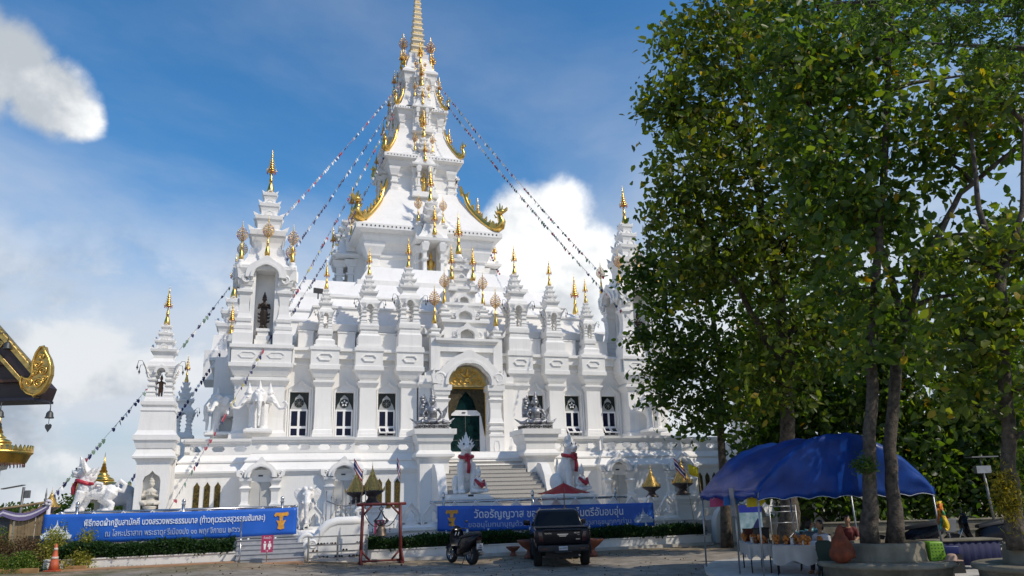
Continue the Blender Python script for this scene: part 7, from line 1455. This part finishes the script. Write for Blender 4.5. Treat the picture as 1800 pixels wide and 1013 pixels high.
tree('tree with mossy trunk and hanging orchid on the further round bench', (11.0, 18.4, .80), [([(11.0, 18.4, .8), (11.15, 18.4, 2.6), (11.5, 18.35, 5), (11.75, 18.3, 7.1)], .17, .12), ([(11.75, 18.3, 7.0), (11.6, 18.4, 8.8), (11.9, 18.6, 11)], .09, .04), ([(11.75, 18.3, 7.0), (12.5, 18.2, 8.6), (13.0, 18.2, 11)], .09, .03)],
     [(10.5, 18.2, 5.5, .95), (11.4, 18.0, 5.9, .95), (11.9, 17.9, 4.4, .8), (11.0, 18.3, 7.5, .9), (12.3, 18.3, 7.7, .8), (10.4, 18.4, 4.2, .75), (12.6, 18.2, 6.0, .9), (12.8, 18.4, 12.2, .9), (11.6, 18.6, 11.6, .9), (12.4, 18, 3.4, .6)], 'c', 4.6, .24, 24)
# background wood right of the tent, each crown a tree of its own
for i, (x, y, h, r, kd, lab) in enumerate(((12.2, 35.5, 8.5, 2.6, 'b', 'dark bushy tree behind the grey terrace walls, next to the thick trunk'), (15.2, 34.0, 9.5, 2.8, 'a', 'bushy green tree right behind the box lamp post'), (18.4, 33.5, 9.0, 2.8, 'b', 'dense dark tree beyond the terrace walls, right of the lamp post'), (21.5, 35, 11, 3.2, 'a', 'tall green tree furthest along the terrace walls'), (14.0, 40, 12.5, 3.2, 'b', 'tall dark tree rising behind the bushy tree by the lamp post'), (18.5, 41, 14.0, 3.4, 'c', 'tall yellowish tree rising behind the dense dark tree'))):
    g = random.Random(40+i); tree(lab, (x, y, 0), [([(x, y, 0), (x+.2, y, h*.4), (x+.1, y, h*.8)], .2, .07)], [(x+g.uniform(-1, 1)*r*.7, y+g.uniform(-1, .6)*r*.5, z, r*g.uniform(.48, .62)) for z in (h*.22, h*.22, h*.34, h*.34, h*.46, h*.5, h*.62, h*.66, h*.78, h*.9)], kd, 1.9, .34, 50+i, 'background_tree', True, .35, 'trees beyond the terrace walls')
# near branch overhanging the yard: feathery compound leaves
nt_ = thing('overhanging_tree', 'feathery dark-leaved tree overhanging from beside the viewer', 'tree', (8.6, 5.4, 0)); b = MB(); b.tube([(0, 0, 0), (-.1, .1, 2.5), (-.3, .4, 5.2), (-.9, .9, 7.0)], [.28, .22, .16, .10], 10)
br = [[(-.9, .9, 6.9), (-2.4, 1.4, 7.2), (-4.8, 1.8, 7.05)], [(-.6, .7, 6.3), (-2.2, 1.6, 6.8), (-3.8, 2.3, 7.2)], [(-.3, .4, 5.4), (-1.9, 1.7, 6.3), (-3.0, 2.3, 6.5)], [(-.9, .9, 7.0), (-2.2, 2.6, 7.6), (-4.2, 4.0, 8.6)], [(-.3, .4, 5.8), (-1.8, 2.6, 6.9), (-3.0, 4.4, 8.2)]]
for p in br: b.tube(p, [.07, .045, .015], 6)
b.build('trunk', 'bark', nt_); g = np.random.default_rng(77); pts = []; rach = MB()
for p in br:
    for i in range(30):
        s = g.uniform(.30, 1.0); a = Vector(p[0]).lerp(Vector(p[1]), min(1, s*2)) if s < .5 else Vector(p[1]).lerp(Vector(p[2]), (s-.5)*2); d = Vector((g.normal(), g.normal(), -.9)).normalized(); L = g.uniform(.35, .6); e = a+d*L; rach.tube([a, e], [.006, .003], 3, False); sd = d.cross(Vector((0, 0, 1))).normalized()
        for k in range(26):
            for sg_ in (-1, 1): q = a.lerp(e, .15+.85*k/26)+sd*sg_*g.uniform(.01, .10)+Vector((0, 0, g.normal(0, .012))); pts.append(tuple(q))
tag(rach.build('leaf_stalks', 'twigb', nt_), kind='stuff'); put('crown', leaves_mesh('crown', pts, .07, LF['b'], .3, .4, .40, 78), nt_)
# orchid clump on the trunk
MT['orchid'] = leafmat('orchid_leaf', [(0, (.10, .10, .01)), (.6, (.24, .20, .02)), (1, (.42, .34, .03))], (1.2, 1.1, .4)); g = np.random.default_rng(5); P = g.normal(0, 1, (1300, 3))*np.array([.15, .12, .27]); t = thing('orchid_clump', 'yellow-green orchid clump hanging on the mossy trunk', 'orchid', (10.78, 18.05, 1.95)); put('foliage', leaves_mesh('foliage', P, .11, MT['orchid'], 0, .7, .25, 6), t)
P = g.normal(0, 1, (400, 3))*np.array([.14, .12, .10]); t = thing('air_plant', 'small green air plant tufted on the twin trunk', 'plant', (8.70, 20.36, 2.75)); put('foliage', leaves_mesh('foliage', P, .12, LF['b'], 0, 0, .25, 8), t)
P = g.normal(0, 1, (500, 3))*np.array([.10, .10, .03]); 
# far tree line on the horizon
g = np.random.default_rng(15); n = 42000; x = g.uniform(-230, 130, n); z = g.uniform(0, 1, n)**.8*(3.4+1.6*np.sin(x*.11)+1.0*np.sin(x*.31+1)+.6*np.sin(x*.9)); tag(put('far_woods', leaves_mesh('far_woods', np.stack([x, 190+g.uniform(-6, 6, n), z], 1), .75, LF['b'], 0, 0, .8, 16), None), 'low dark line of far woods on the horizon', 'woods', kind='stuff')
# sparse grass and fallen leaves in the yard
n = 5200; x = g.uniform(-19, -8.5, n); y = 27.0+(x+19)*.28+g.uniform(0, 4.2, n)*g.uniform(.2, 1, n); k = (np.sin(x*1.3)+np.sin(y*2.1+x))*.5+g.normal(0, .5, n) > .1; z = np.array([gz(a, 0) for a in x])
LF['grass'] = leafmat('dry_grass', [(0, (.06, .08, .015)), (.6, (.13, .12, .03)), (1, (.24, .19, .07))], (1.2, 1.2, .5)); tag(put('grass_tufts', leaves_mesh('grass_tufts', np.stack([x, y, z], 1)[k], .09, LF['grass'], 0, -1.6, .16, 17), None), 'sparse dry grass along the verge', 'grass', kind='stuff')
n = 420; x = g.uniform(-12, 6, n); y = g.uniform(23, 33, n); z = np.array([gz(a, 0) for a in x])+.022; LF['litter'] = leafmat('fallen_leaf', [(0, (.05, .03, .015)), (.6, (.14, .08, .03)), (1, (.22, .14, .05))], (1, 1, 1)); tag(put('fallen_leaves', leaves_mesh('fallen_leaves', np.stack([x, y, z], 1), .065, LF['litter'], .94, 0, .6, 18), None), 'scattered fallen leaves on the yard', 'leaves', kind='stuff')
# undergrowth on the terraces
for i, (x, y, lab) in enumerate(((12.0, 32.0, 'low dark bush on the terrace beside the thick trunk'), (14.3, 31.8, 'low dark bush on the terrace left of the box lamp post'), (16.6, 31.9, 'low dark bush on the terrace behind the box lamp post'), (19.0, 31.6, 'low dark bush on the terrace right of the box lamp post'), (21.6, 31.8, 'low dark bush at the far end of the terrace'))):
    g = random.Random(70+i); tree(lab, (x, y, .4), [([(x, y, .4), (x+.1, y, 1.6), (x, y, 2.8)], .08, .03)], [(x+g.uniform(-1.1, 1.1), y+g.uniform(-.5, .5), z, g.uniform(.8, 1.05)) for z in (1.4, 1.5, 1.7, 2.2, 2.8, 3.4)], 'b', 3.0, .26, 90+i, 'terrace_bush', True, .3, 'bushes on the terrace', .9)
